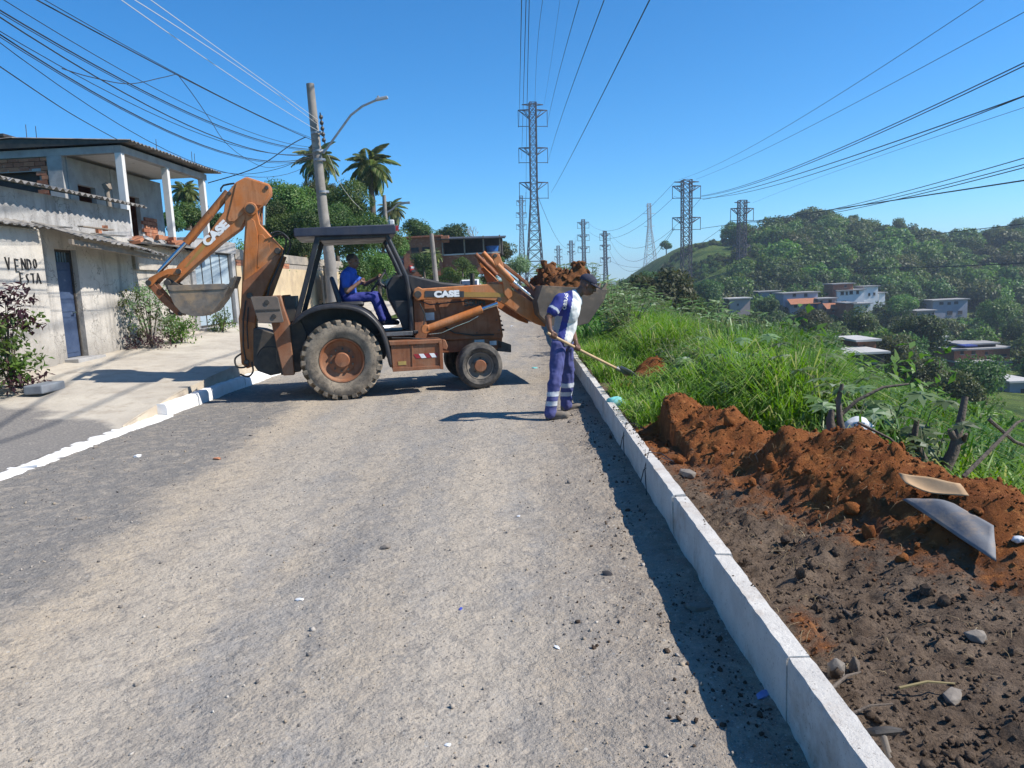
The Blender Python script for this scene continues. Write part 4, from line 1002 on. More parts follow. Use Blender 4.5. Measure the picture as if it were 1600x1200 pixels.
# ---- near house: rendered wall, blue door, two corrugated eaves
nh = tag(empty('house', (XW, 14, .5)), 'cream rendered house front with blue steel door and black VENDO ESTA graffiti', 'house')
def lo(p, o=nh): return Vector(p)-o.location
W_ = empty('wall', (0, 0, 0), 0, nh)
b = MB(); dh = [(13.4, 14.06, .2, 2.62)]
b0 = lambda a, c_, z0, z1: b.bx(-.32, 0, a-14, c_-14, z0-.5, z1-.5)
wall_with_holes(b, 8.2, 16.05, .1, 2.95, dh, b0); b.build('front_wall', m_render, W_)
b = MB(); b.bx(-.3, -.06, 8.2-14, 16.3-14, 2.45, 3.06); b.build('upper_wall', m_greyr, W_)
b = MB(); b.bx(-.28, -.03, 16.05-14, 19.0-14, -.3, 2.22); b.build('side_wall', m_stain, W_)
b = MB(); b.bx(-.02, .05, 11.55-14, 13.0-14, -.4, 2.42); b.build('pilaster', m_render, W_, bevel=.01)
b = MB(); b.bx(-6, -.3, 8.2-14, 8.4-14, -.4, 3.0); b.bx(-6, -.3, 16.1-14, 16.3-14, -.4, 3.0); b.build('end_wall', m_stain, W_)
# door
dr = empty('door', (0, 0, 0), 0, nh)
b = MB(); b.bx(-.16, -.125, 13.44-14, 14.02-14, .17, 1.9); b.build('door_leaf', m_blue, dr, bevel=.004)
b = MB(); b.bx(-.135, -.115, 13.5-14, 13.96-14, .25, .9); b.bx(-.135, -.115, 13.5-14, 13.96-14, 1.0, 1.75); b.build('door_panel', m_blue, dr, bevel=.004)
b = MB(); b.bx(-.17, -.1, 13.4-14, 13.44-14, .15, 2.12); b.bx(-.17, -.1, 14.02-14, 14.06-14, .15, 2.12); b.bx(-.17, -.1, 13.4-14, 14.06-14, 2.08, 2.12); b.build('door_frame', P_DK, dr)
for k in range(7):
    b = MB(); yy = 13.5-14+k*.078; b.cyl((-.14, yy, 1.9), (-.14, yy, 2.08), .009, 6); b.build('grille_bar', P_DK, dr)
b = MB(); b.cyl((-.12, 13.94-14, .98), (-.07, 13.94-14, .98), .02, 8); b.bar((-.07, 13.94-14, .98), (-.07, 13.85-14, .98), .018); b.build('handle', m_chrome, dr)
b = MB(); b.bx(-.2, .25, 13.3-14, 14.2-14, -.4, .16); b.build('doorstep', m_beam, nh, bevel=.01)
# eaves: corrugated sheets
ev = empty('eave', (0, 0, 0), 0, nh)
for k in range(9):
    ya = 8.3+k*.9; z = 3.13-.0*k
    corrugated('roof_sheet', (-1.6, ya-14, z+.42), (-1.6, ya+.93-14, z+.42), (.27+.02*(k % 2), ya-14, z-.02), m_asb, ev, 5, .028, seed=k)
for k in range(4):
    ya = 12.95+k*.8; z = 2.62-.055*k
    corrugated('canopy_sheet', (-.1, ya-14, z-.06), (-.1, ya+.83-14, z-.1), (.74+.05*((k*7) % 3), ya-14, z-.36), m_asb, ev, 4, .018, jag=.03, seed=20+k)
for k in range(4):
    ya = 9.6+k*.82
    corrugated('canopy_sheet', (-.1, ya-14, 2.55), (-.1, ya+.84-14, 2.55), (.28 if k > 1 else .52, ya-14, 2.42), m_asb, ev, 4, .018, jag=.03, seed=30+k)
b = MB(); b.bar((.6, 12.9-14, 2.18), (.62, 16.2-14, 2.0), .06, .09); b.build('canopy_rafter', m_wood, ev)
g = random.Random(2)
for k in range(9):
    b = MB(); yy = g.uniform(12.9, 17.5)-14; b.bar((g.uniform(-.3, .4), yy, 2.5-.05*yy), (g.uniform(-.2, .5), yy+g.uniform(.5, 1.2), 2.46-.05*yy+g.uniform(-.04, .05)), .09, .02); b.build('loose_board', m_wood if k % 2 else m_asb, ev)
for k in range(7):
    b = MB(); b.box((0, 0, 0), (.1, .2, .09), (0, 0, g.uniform(0, 3))); b.build('loose_brick', m_brick2, ev, loc=(g.uniform(-.2, .3), g.uniform(13.4, 18.2)-14, 2.5+g.uniform(-.06, .06)))
# graffiti, hand painted strokes
m_spray = gm('black_spray_paint', (.035, .033, .034), (.07, .065, .065), 15, .8, 0)
GL = {'V': [[(0, 1), (.45, 0), (.8, 1)]], 'E': [[(.7, 1), (0, 1), (0, 0), (.7, 0)], [(0, .5), (.6, .5)]], 'N': [[(0, 0), (0, 1), (.7, 0), (.7, 1)]], 'D': [[(0, 0), (0, 1), (.5, .9), (.7, .5), (.5, .1), (0, 0)]],
      'O': [[(.35, 1), (.05, .75), (.05, .25), (.35, 0), (.65, .25), (.65, .75), (.35, 1)]], 'S': [[(.65, .9), (.35, 1), (.05, .78), (.3, .5), (.5, .3), (.3, 0), (0, .08)]], 'T': [[(0, 1), (.8, 1)], [(.4, 1), (.4, 0)]], 'A': [[(0, 0), (.4, 1), (.75, 0)], [(.15, .4), (.62, .4)]]}
def graff(text, pts, h):
    for ch, (u, v, hh) in zip(text, pts):
        p = atX(u, v, XW+.052); q = atX(u, v+hh, XW+.052); H_ = p.z-q.z
        b = MB(); X_ = .054
        jr = random.Random(u); GLc = [[(a+jr.uniform(-.06, .06), c_+jr.uniform(-.05, .05)) for a, c_ in st] for st in GL[ch]]
        for st in GLc:
            for (a, c_), (d_, e_) in zip(st[:-1], st[1:]):
                b.bar((X_, p.y-14+a*H_*.72, q.z-.5+c_*H_), (X_, p.y-14+d_*H_*.72, q.z-.5+e_*H_), .004, .045*1.0, up=(1, 0, 0))
        b.build('graffiti_letter', m_spray, nh)
graff('VENDO', [(6, 402, 19), (22, 405, 18), (32, 404, 18), (41, 405, 16), (50, 404, 15)], 1)
graff('ESTA', [(30, 426, 17), (39, 428, 15), (47, 427, 16), (55, 427, 17)], 1)

# ---- metal gate in its concrete frame
gt = tag(empty('gate', (XW, 20.3, .9)), 'pale blue steel double gate in a grey concrete frame beyond the rendered house', 'gate')
for k in range(4):
    b = MB(); ya = -1.2+k*.61; b.bx(-.1, -.075, ya, ya+.595, .02, 1.9); b.build('gate_panel', m_gate, gt, bevel=.004)
b = MB()
for k in range(5): b.bx(-.085, -.06, -1.22+k*.61, -1.19+k*.61, .0, 1.92)
b.bx(-.085, -.055, -1.22, 1.25, -.02, .03); b.bx(-.085, -.055, -1.22, 1.25, 1.89, 1.94); b.build('gate_frame', P_DK, gt)
b = MB(); b.bx(-.3, .04, -1.35, 1.65, 1.94, 2.26); b.build('lintel', m_beam, gt, bevel=.012)
for ya in (-1.42, 1.27):
    b = MB(); b.bx(-.3, .03, ya, ya+.22, -.6, 1.94); b.build('gate_post', m_beam, gt, bevel=.012)
b = MB(); b.bx(-.1, .35, -1.4, 1.5, -.5, -.03); b.build('threshold', m_beam, gt, bevel=.01)

# ---- yellow boundary wall
yw = tag(empty('boundary_wall', (XW, 28, .8)), 'stained yellow boundary wall with bare brick course behind the digger', 'wall')
m_yel = gm('stained_yellow_render', (.55, .43, .27), (.43, .33, .21), 1.5, .93, .5, 30, .008, dirt=(.34, .26, .18), ds=1.2, damt=(.5, .72), coord='Pos')
m_topst = gm('blackened_render', (.2, .18, .16), (.36, .31, .25), 2.5, .95, .6, 30, .01, coord='Pos')
b = MB(); b.bx(-.2, 0, -6.05, 9, -.9, 1.72); b.build('rendered_face', m_yel, yw)
b = MB(); b.bx(-.2, .004, -6.05, 9, 1.9, 2.2); b.build('wall_top', m_topst, yw, bevel=.01)
b = MB(); b.bx(-.19, -.03, -6.05, 9, 1.72, 1.9); b.build('mortar_bed', m_mortar, yw)
bricks(yw, -6.0, -1.0, 1.725, 1.9, lambda u, z: (-.04, u, z), 'y', mats=(m_brick2, m_brick), seed=4, dep=.08)
for k, (u, v, h_) in enumerate(((487, 398, .25), (478, 405, .12))):
    p = atX(u, v, XW-.1)-Vector(yw.location); b = MB(); b.box((0, 0, 0), (.12, .3, h_)); b.build('loose_brick', m_brick2, yw, loc=(p.x, p.y, 2.2+h_/2))
for k in range(9):
    p = atX(508+k*1.7, 400, XW+.4); b = MB()
    if k in (0, 4): b.bx(-.05, .05, -.06, .06, -.8, 1.9); b.build('fence_post', m_wood, yw, loc=(.35, 30.5-28+k*.22, 0))
for k in range(10):
    b = MB(); b.bx(-.01, .01, -.055, .055, -.6, 1.55+.05*math.sin(k*2.3)); b.build('fence_plank', m_wood, yw, loc=(.28, 30.2-28+k*.13, 0), rot=(.02*math.sin(k), 0, 0))

# ---- unfinished two-storey house above
uh = tag(empty('house', (-9.0, 17.7, 2.9)), 'unfinished two-storey house of bare brick and white balcony columns under a sheet roof', 'house')
Y0, Y1, ZF, ZC = 0.0, 4.75, .0, 2.12               # local: x towards the road, y along it, z up from the upper floor
b = MB(); b.bx(-6, .05, Y0-.02, Y1+.2, -.16, 0); b.build('floor_slab', m_beam, uh, bevel=.01)
b = MB(); b.bx(-6, .0, Y0, Y1+.15, -2.4, -.16); b.build('ground_floor_wall', m_stain, uh)
cols = []
for yy in (.06, 2.3, 4.55):
    b = MB(); b.bx(-.16, .0, yy-.07, yy+.07, 0, ZC); b.build('column', m_whitec, uh, bevel=.008)
b = MB(); b.bx(-.18, -.0, Y0, Y1, ZC, ZC+.17); b.build('ring_beam', m_beam, uh, bevel=.008)
b = MB(); b.bx(-6, -.18, Y0-.004, Y0+.16, ZC, ZC+.17); b.build('ring_beam', m_beam, uh, bevel=.008)
b = MB(); b.bx(-6.0, -.18, Y0+.16, Y1, ZC+.1, ZC+.18); b.build('ceiling_slab', m_whitec, uh)
# gable side: brick infill with an opening
hol = [(-3.1, -1.98, .75, 1.8)]
b = MB(); wall_with_holes(b, -6, -1.72, 0, ZC, [(-3.1, -1.98, .75, 1.8)], lambda a, c_, z0, z1: b.bx(a, c_, .05, .13, z0, z1)); b.build('mortar_bed', m_mortar, uh)
bricks(uh, -4.4, -1.74, .35, ZC-.01, lambda u, z: (u, .045, z), 'x', hol, .25, .105, .09, (m_brick, m_brick, m_brick2), 1)
b = MB(); b.bx(-3.25, -1.9, .0, .14, 1.8, 1.87); b.build('lintel', m_beam, uh, bevel=.006)
b = MB(); b.bx(-1.74, -1.4, -.006, .16, 0, ZC); b.build('pillar', m_beam, uh, bevel=.008)
b = MB(); wall_with_holes(b, -6, -1.5, 0, ZC, [], lambda a, c_, z0, z1: b.bx(a, c_, 2.6, 2.7, z0, z1)); b.build('room_back_wall', m_brick, uh)
# balcony: recessed walls with dark openings
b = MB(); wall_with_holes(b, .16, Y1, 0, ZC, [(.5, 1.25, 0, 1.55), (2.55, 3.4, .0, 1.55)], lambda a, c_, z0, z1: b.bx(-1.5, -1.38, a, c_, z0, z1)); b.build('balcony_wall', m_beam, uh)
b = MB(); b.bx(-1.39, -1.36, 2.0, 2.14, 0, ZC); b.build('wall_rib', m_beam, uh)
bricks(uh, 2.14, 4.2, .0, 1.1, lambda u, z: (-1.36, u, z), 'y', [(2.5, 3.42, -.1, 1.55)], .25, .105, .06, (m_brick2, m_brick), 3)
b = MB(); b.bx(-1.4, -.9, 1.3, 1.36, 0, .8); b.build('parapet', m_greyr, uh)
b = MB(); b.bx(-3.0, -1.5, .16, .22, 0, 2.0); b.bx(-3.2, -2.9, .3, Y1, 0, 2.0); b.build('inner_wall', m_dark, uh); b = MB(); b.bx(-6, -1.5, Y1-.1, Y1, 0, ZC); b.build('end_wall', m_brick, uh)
b = MB(); b.bx(-1.3, -1.0, .1, .55, .0, .62); b.build('low_wall', m_greyr, uh, bevel=.01)
b = MB(); b.cyl((-.6, .45, 0), (-.66, .42, 1.35), .055, 10); b.ico((-.66, .42, 1.45), .12, 1, .3, seed=2); b.build('service_post', m_wood, uh, 40)
# sheet roof
for k in range(6):
    ya = -.12+k*.87
    corrugated('roof_sheet', (-2.4, ya, ZC+.42), (-2.4, ya+.9, ZC+.42), (.28+.015*(k % 3), ya, ZC+.24), m_asb, uh, 5, .022, seed=60+k)
b = MB(); b.prism([(-6.2, ZC+.2), (.22, ZC+.2), (.26, ZC+.235), (-2.4, ZC+.4), (-6.2, ZC+.22)], -.1, -.05); b.build('roof_fascia', P_DK, uh)
for k in range(4):
    ya = -.12+k*1.3; corrugated('roof_sheet', (-2.4, ya, ZC+.43), (-2.4, ya+1.32, ZC+.43), (-6.2, ya, ZC+.2), m_asb, uh, 6, .022, seed=70+k)
b = MB(); b.box((-3.3, .5, ZC+.5), (.9, .8, .1)); b.box((-2.9, .4, ZC+.56), (.3, .5, .08)); b.build('roof_junk', P_DK, uh, bevel=.02)
for k, (xx, yy) in enumerate(((-2.1, .3), (-2.2, .1), (-.3, 2.4), (-.2, 4.3), (-.25, 4.6))):
    b = MB(); b.cyl((xx, yy, ZC+.2), (xx+.02, yy, ZC+.75), .008, 5); b.build('rebar', P_DK, uh)
g = random.Random(3)
for k in range(8):
    b = MB(); b.box((0, 0, 0), (.12, .24, .1), (g.uniform(-.3, .3), g.uniform(-.2, .2), g.uniform(0, 3))); b.build('loose_brick', m_brick2 if k % 2 else m_greyr, uh, loc=(-.2-g.random()*.3, g.uniform(1.4, 4.2), .06))
# lean-to roof between the two houses
lt = tag(empty('lean_to', (-8.4, 17.6, 2.6)), 'patched lean-to roof with rubble on top between the two houses', 'shed')
b = MB(); b.box((.15, 0, .28), (1.0, 3.0, .03), (0, .1, 0)); b.build('roof_panel', m_asb, lt)
b = MB(); b.bx(-.5, .25, -1.5, 1.4, -.3, .22); b.build('shaded_wall', m_stain, lt)
for k in range(4): corrugated('roof_sheet', (-.35, -.1+k*.6, .3), (-.35, .53+k*.6, .3), (.45, -.1+k*.6, .16), m_asb, lt, 4, .02, jag=.04, seed=90+k)
for k in range(12):
    b = MB(); b.box((0, 0, 0), (g.uniform(.1, .3), g.uniform(.15, .5), g.uniform(.04, .1)), (g.uniform(-.3, .3), g.uniform(-.3, .3), g.uniform(0, 3))); b.build('rubble', (m_asb, m_greyr, m_brick2)[k % 3], lt, loc=(g.uniform(-.2, .5), g.uniform(-1.4, 1.4), .33))

# ================================================================== BRICK HOUSE UP THE ROAD
p = atY(708, 412, 56)
bh = tag(empty('house', (p.x, 56, p.z)), 'dark brick house with open veranda on the bank above the white car', 'house')
b = MB(); b.bx(-3.6, -.8, 0, 5, -.8, 2.0); b.build('brick_wall', m_brick, bh); b = MB(); b.bx(-.8, 3.4, .4, 5, -.8, .62); b.build('veranda_wall', m_brick, bh)
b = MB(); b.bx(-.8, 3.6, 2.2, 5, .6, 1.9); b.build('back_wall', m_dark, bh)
b = MB(); b.box((1.4, 1.9, 1.92), (5.0, 4.6, .08), (R(5), R(1.5), 0)); b.build('veranda_roof', P_DK, bh)
b = MB(); b.bx(-3.75, -.7, -.2, 5, 2.0, 2.12); b.build('roof_slab', m_brick, bh)
for x in (-.7, .9, 2.3, 3.5):
    b = MB(); b.bx(x-.05, x+.05, -.1, 0, .6, 1.9); b.build('veranda_post', m_wood, bh)
b = MB(); b.bx(-.75, -.2, -.15, .3, 1.55, 2.05); b.build('brick_patch', m_brick2, bh)
b = MB(); b.bx(-.8, 3.5, .3, .36, .62, .72); b.build('veranda_rail', m_whitec, bh)
b = MB(); b.lathe([(.001, .0), (.42, 0), (.48, .42), (.001, .45)], (2.9, .8, .75), 14, axis='z'); b.build('water_tank', gm('blue_plastic', (.03, .12, .35), (.02, .09, .28), 4, .4, 0), bh, 40)
for x in (-3.0, -2.2):
    b = MB(); b.bx(x, x+.55, -.02, .05, .5, 1.3); b.build('window', m_dark, bh)
# small pale house seen through the cab, farther up
p = atY(617, 372, 60)
ph = tag(empty('house', (p.x, 60, p.z-3.2)), 'small pale house with dark veranda half hidden behind the cab post', 'house')
b = MB(); b.bx(-1.6, 1.6, 0, 4, -2, 2.2); b.build('wall', m_render, ph); b = MB(); b.box((0, .2, 3.05), (4.0, 4.6, .14)); b.build('roof', P_DK, ph)
for x in (-1.4, 1.4):
    b = MB(); b.bx(x-.07, x+.07, -1.3, -1.16, 1.0, 3.0); b.build('post', m_wood, ph)
b = MB(); b.bx(-1.0, -.1, -.03, .05, .8, 1.6); b.build('window', m_dark, ph)

# ================================================================== CARS
def car(name, loc, rz, paint_, label, s=1.0):
    c_ = tag(empty(name, loc, rz), label, 'car')
    body = [(-2.0, .35), (-2.05, .6), (-1.98, .86), (-1.3, .95), (-.85, 1.38), (-.5, 1.46), (.9, 1.46), (1.35, 1.3), (1.85, .98), (2.02, .82), (2.05, .45), (2.0, .32)]
    b = MB(); b.prism([(x, z) for x, z in body], -.82, .82); o = b.build('body', paint_, c_, 40, .06, seg=3)
    gl = gm('car_glass', (.03, .05, .09), (.05, .07, .11), 3, .08, 0)
    b = MB(); b.prism([(-1.29, .985), (-.91, 1.355), (-.86, 1.34), (-1.24, .96)], -.68, .68); b.build('windscreen', gl, c_)
    b = MB(); b.prism([(1.4, 1.24), (1.78, .99), (1.84, 1.01), (1.41, 1.29)], -.68, .68); b.build('rear_window', gl, c_)
    for s_ in (1, -1):
        b = MB(); b.prism([(-1.05, .98), (-.72, 1.34), (.85, 1.36), (1.2, 1.0)], s_*.815, s_*.832); b.build('side_window', gl, c_)
        b = MB(); b.box((-.85, s_*.93, 1.0), (.1, .16, .12)); b.build('mirror', paint_, c_, bevel=.02)
        b = MB(); b.box((2.0, s_*.6, .78), (.1, .28, .16)); b.build('tail_lamp', m_red, c_, bevel=.02)
        b = MB(); b.box((-2.0, s_*.6, .72), (.12, .3, .16)); b.build('headlight', m_glove, c_, bevel=.02)
        for x in (-1.3, 1.25):
            b = MB(); b.lathe([(.001, 0), (.2, 0), (.3, .02), (.31, .1), (.3, .18), (.001, .18)], (x, s_*.74-.09, .31), 20); b.build('wheel', m_tyre2, c_, 40)
    b = MB(); b.bx(2.03, 2.07, -.7, .7, .38, .56); b.bx(-2.08, -2.03, -.7, .7, .38, .56); b.build('bumper', P_BK, c_, bevel=.02)
    return c_
m_cw = gm('white_car_paint', (.68, .69, .7), (.64, .65, .66), 2, .25, 0); m_cr = gm('red_car_paint', (.42, .03, .03), (.34, .025, .025), 2, .3, 0)
p = atY(735, 462, 67); car('car', (p.x, 67, p.z-.05), R(92), m_cw, 'small white car parked up the road below the brick house')
p = atY(641, 424, 58); car('car', (p.x, 58, p.z-.5), R(120), m_cr, 'red car on the side street seen beside the cab post')
# wooden fence behind the white car
fe = tag(empty('fence', (-6.5, 62, 1.4)), 'weathered board fence left of the white car', 'fence')
for k in range(16):
    p = atY(682+k*2.6, 450, 60); b = MB(); b.bx(-.055, .055, -.015, .015, -1.2, .95+.12*math.sin(k*1.9)); b.build('board', m_wood, fe, loc=(p.x+6.5, -2, p.z-1.4+.4))
# ================================================================== POLES, WIRES, PYLONS
def proj(P):
    c_ = CAM_R.transposed() @ (Vector(P)-EYE); return (800+FPX*c_.x/-c_.z, 600-FPX*c_.y/-c_.z)
m_pole = gm('weathered_concrete_pole', (.27, .245, .22), (.19, .17, .15), 2, .92, .5, 30, .006, dirt=(.42, .38, .33), ds=1.5, damt=(.55, .75))
m_galv = gm('galvanised_steel', (.34, .35, .37), (.26, .27, .29), 6, .5, .1, metal=.5)
m_pyl = gm('dark_pylon_steel', (.045, .042, .052), (.07, .062, .07), 2, .7, 0)
m_pylw = gm('pale_pylon_steel', (.42, .42, .42), (.36, .36, .37), 2, .7, 0)
m_wire = gm('dark_cable', (.02, .022, .026), (.03, .032, .036), 2, .6, 0)
m_wirew = gm('bare_aluminium_cable', (.6, .6, .6), (.6, .6, .6), 2, .5, 0)
PX, PY = -5.5, 22.0
up = tag(empty('utility_pole', (PX, PY, .5)), 'tall leaning concrete utility pole with curved street lamp arm behind the cab', 'utility pole')
tp_ = atY(484.5, 131, PY)-Vector(up.location)
b = MB(); b.tube([(0, 0, -.6), (0.01, 0, 2), (tp_.x*.5, 0, tp_.z*.5), (tp_.x, 0, tp_.z)], [.175, .165, .145, .11], 16); b.build('shaft', m_pole, up, 50)
b = MB(); a = [atY(*q, PY-.12)-Vector(up.location) for q in ((505, 240), (515, 226), (530, 205), (548, 180), (566, 166), (590, 155.5))]; b.tube(a, .032, 8); b.build('lamp_arm', m_galv, up, 50)
e = a[-1]; b = MB(); b.box(e+Vector((.12, 0, .02)), (.34, .14, .07), (0, R(-8), 0)); b.box(e+Vector((.02, 0, .07)), (.06, .06, .06)); b.build('lamp_head', gm('lamp_housing', (.4, .4, .41), (.3, .3, .31), 4, .5, 0), up, bevel=.015)
for k in range(5):
    q = atY(501.5+k*1.1, 183+k*9, PY-.15)-Vector(up.location); b = MB(); b.lathe([(.001, -.05), (.04, -.05), (.06, 0), (.04, .05), (.001, .05)], q, 10, axis='z'); b.build('insulator', P_DK, up, 40)
a, c_ = atY(500, 176, PY-.15)-Vector(up.location), atY(508, 226, PY-.15)-Vector(up.location); b = MB(); b.bar(a, c_, .03); b.build('insulator_rack', P_DK, up)
for v in (208, 236, 250, 300): 
    q = atY(495+(v-208)*.11, v, PY)-Vector(up.location); b = MB(); b.lathe([(.155, -.03), (.165, -.03), (.165, .03), (.155, .03)], (q.x, 0, q.z), 16, axis='z'); b.build('steel_band', m_galv, up, 30)
# farther poles
for (u0, v0, u1, v1, Y_, r_, lab, lamp) in ((674, 365, 682, 446, 36, .11, 'short weathered pole standing behind the loader arm before the brick house', 0), (600, 305, 603, 352, 46, .12, 'distant dark pole with small street lamp arm above the palm', 1)):
    t0, b0_ = atY(u0, v0, Y_), atY(u1, v1, Y_); o = tag(empty('utility_pole', b0_), lab, 'utility pole')
    b = MB(); d = t0-b0_; b.tube([-d*.5, (0, 0, 0), d], [r_*1.2, r_*1.1, r_*.9], 12); b.build('shaft', m_pole, o, 50)
    if lamp:
        a = [atY(*q, Y_)-b0_ for q in ((604, 332), (612, 328), (622, 319), (634, 317))]; b = MB(); b.tube(a, .05, 6); b.build('lamp_arm', m_galv, o, 50); b = MB(); b.box(a[-1], (.5, .2, .12)); b.build('lamp_head', m_galv, o)

def wire(far, X0, pix, r, mat, label, group, y_end=-6.0, n=40, name='cable'):
    """a sagging cable from a known far point along X = X0 at the camera, its sag read from points it passes"""
    far = Vector(far); k = (far.x-X0)/far.y; pts = [(far.y, far.z)]
    for (u, v) in pix:
        d = ray(u, v); Y_ = X0/(d.x-k); pts.append((Y_, CH+d.z*Y_))
    ys_ = np.array([p[0] for p in pts]); zs_ = np.array([p[1] for p in pts])
    cf = np.polyfit(ys_, zs_, 2 if len(pts) > 2 else 1)
    yy = np.linspace(far.y, y_end, n); zz = np.polyval(cf, yy); zz[0] = far.z
    b = MB(); b.tube([(X0+k*y_, y_, z_) for y_, z_ in zip(yy, zz)], r, 5, cap=False)
    return tag(b.build(name, mat, None, 60), label, 'cable', group)
ORD = ['first', 'second', 'third', 'fourth', 'fifth', 'sixth', 'seventh', 'eighth', 'ninth', 'tenth', 'eleventh']
lb = 'dark sagging cable strung from the utility pole, %s from the top at the left edge'; gp = 'dark cables on the utility pole'
for k, (far, pix, X0) in enumerate((((468, 221), [(273, 115), (58, 0)], -5.4), ((468, 218), [(280, 117), (70, 0)], -5.3), ((466, 231), [(227, 130), (6, 0)], -5.45), ((466, 234), [(201, 130), (0, 16)], -5.5), ((466, 236), [(205, 135), (0, 20)], -5.52),
        ((470, 239), [(143, 130), (0, 49)], -5.6), ((470, 243), [(162, 153), (0, 54)], -5.65), ((472, 250), [(182, 192), (0, 67)], -5.7), ((472, 246), [(170, 160), (0, 58)], -5.6), ((470, 241), [(150, 120), (0, 27)], -5.5))):
    f = atY(495, far[1], PY); wire((PX-.13, PY-.05, f.z), X0, pix, .0055 if k % 3 else .009, m_wire, lb % ORD[(1, 0, 2, 3, 4, 6, 7, 9, 8, 5)[k]], gp)
lb = 'pale bare cable from the top of the utility pole, %s of three from the right'; gp = 'pale bare cables on the utility pole'
for k, (v, pix) in enumerate(((205, [(325, 94), (190, 0)]), (196, [(325, 73), (211, 0)]), (188, [(325, 64), (236, 0)]))):
    f = atY(498, v, PY-.15); wire((f.x, PY-.15, f.z), -5.0+.25*k, pix, .0065, m_wirew, lb % ORD[2-k], gp)
# loose dropper cables and the drops to the house
def cable(pts, r, label, group=None, mat=None):
    pts = [Vector(p) for p in pts]; q = []
    for i_ in range(len(pts)-1):
        for u in np.linspace(0, 1, 9)[:-1]:
            p0, p1, p2, p3 = [pts[max(0, min(len(pts)-1, i_+d_))] for d_ in (-1, 0, 1, 2)]
            q.append(.5*((2*p1)+(p2-p0)*u+(2*p0-5*p1+4*p2-p3)*u*u+(-p0+3*p1-3*p2+p3)*u**3))
    b = MB(); b.tube(q+[pts[-1]], r, 5, cap=False); return tag(b.build('cable', mat or m_wire, None, 60), label, 'cable', group)
cable([atY(478, 214, PY), atY(455, 226, 21.8), atY(400, 262, 21.6), atX(325, 286, -8.8)], .014, 'thick dark service cable from the utility pole to the balcony roof corner')
cable([atX(0, 104, -6.0), atX(97, 169, -7.0), atX(150, 200, -8.0), atX(185, 219, -8.8)], .008, 'single dark cable dropping to the near corner of the balcony roof')
cable([atY(278, 117, 12.5), atY(303, 150, 13.4), atY(330, 190, 15), atY(350, 220, 17), atY(380, 245, 19), atY(420, 262, 20.5), atY(470, 250, PY-.2)], .006, 'loose thin cable trailing below the bundle towards the utility pole')
cable([atY(97, 107, 9.2), atY(140, 120, 9.9), atY(200, 131, 10.8), atY(250, 122, 11.8), atY(275, 116, 12.5)], .006, 'thin slack cable looping between two dark cables')
cable([atX(300, 262, -9.0), atY(380, 272, 22), atY(440, 262, 22), atY(476, 244, PY-.1)], .007, 'thin cable sagging low between balcony roof and utility pole')
cable([atY(512, 240, PY), atY(540, 300, 30), atY(575, 335, 40), atY(600, 342, 46)], .009, 'thin cable running from the utility pole to the distant pole', None, m_wirew)

# ---- lattice pylons
def pylon(u, v_top, Y_, bars, arms, wtop, wbase, waist, mat, label, group=None, zb=None, lean=.012):
    """u, v_top: where its tip stands; arms: (row, half width px, drop px); widths in px at that distance"""
    k = Y_/FPX; t0 = atY(u, v_top, Y_)
    z0 = float(terrain_z(t0.x, Y_))-.5 if zb is None else zb
    H = t0.z-z0; o = tag(empty('pylon', (t0.x, Y_, z0), R(6)), label, 'pylon', group)
    o.rotation_euler = (0, lean, R(6)); 
    o.location.x -= math.sin(lean)*H
    wt_, wb_ = wtop*k, wbase*k; zw = H-(waist-v_top)*k
    def half(z): return (wb_+(wt_-wb_)*z/zw) if z < zw else wt_
    lv = [0.0]; 
    while lv[-1] < H-wt_*.8:
        lv.append(lv[-1]+max(half(lv[-1])*(1.55 if lv[-1] < zw else 2.0), H/26))
    lv[-1] = H; b = MB()
    cs = lambda z: [Vector((sx*half(z), sy*half(z), z)) for sx, sy in ((-1, -1), (1, -1), (1, 1), (-1, 1))]
    for z_a, z_b in zip(lv[:-1], lv[1:]):
        A, B = cs(z_a), cs(z_b)
        for i_ in range(4):
            j = (i_+1) % 4
            b.bar(A[i_], B[i_], bars*1.35); b.bar(A[i_], B[j], bars*.7); b.bar(A[j], B[i_], bars*.7); b.bar(B[i_], B[j], bars*.7)
    b.build('lattice_mast', mat, o)
    for (row, hw, drop) in arms:
        z = H-(row-v_top)*k; hw *= k; drop *= k; h_ = half(z)
        for s in (1, -1):
            b = MB(); tip = Vector((s*hw, 0, z))
            for sy in (-1, 1):
                b.bar((s*h_, sy*h_, z), tip, bars); b.bar((s*h_, sy*h_, z-drop*.45), tip, bars*.8)
                b.bar((s*h_, sy*h_, z-drop*.45), (s*(h_+hw)/2, sy*h_*.5, z), bars*.7)
            b.build('cross_arm', mat, o)
            if drop > 0:
                b = MB(); b.bar(tip, tip-Vector((0, 0, drop*.95)), bars*.75); b.bar(tip-Vector((0, 0, drop*.9)), (s*h_, 0, z-drop*.9), bars*.8); b.build('insulator_frame', mat, o)
    return o
pylon(832, 160, 180, .16, [(163, 16, 0), (171, 22, 26), (226, 22, 24), (277, 22, 26)], 5, 15, 300, m_pyl, 'tallest dark lattice pylon beyond the end of the road', zb=-3, lean=.03)
pylon(814, 306, 430, .22, [(313, 7, 8), (331, 8, 8), (349, 8, 8)], 2.3, 6, 352, m_pyl, 'slim distant pylon just left of the tallest pylon', zb=-4, lean=.03)
pylon(1073, 281, 175, .15, [(284, 19, 0), (290, 22, 20), (337, 22, 20)], 6.5, 13, 432, m_pyl, 'dark lattice pylon with two pairs of arms before the hill', lean=.025)
pylon(1160, 313, 205, .17, [(316, 12, 0), (325, 18, 20), (380, 14, 12)], 5.2, 9, 420, m_pyl, 'dark lattice pylon standing right of the two-armed pylon before the wooded hill', lean=.03)
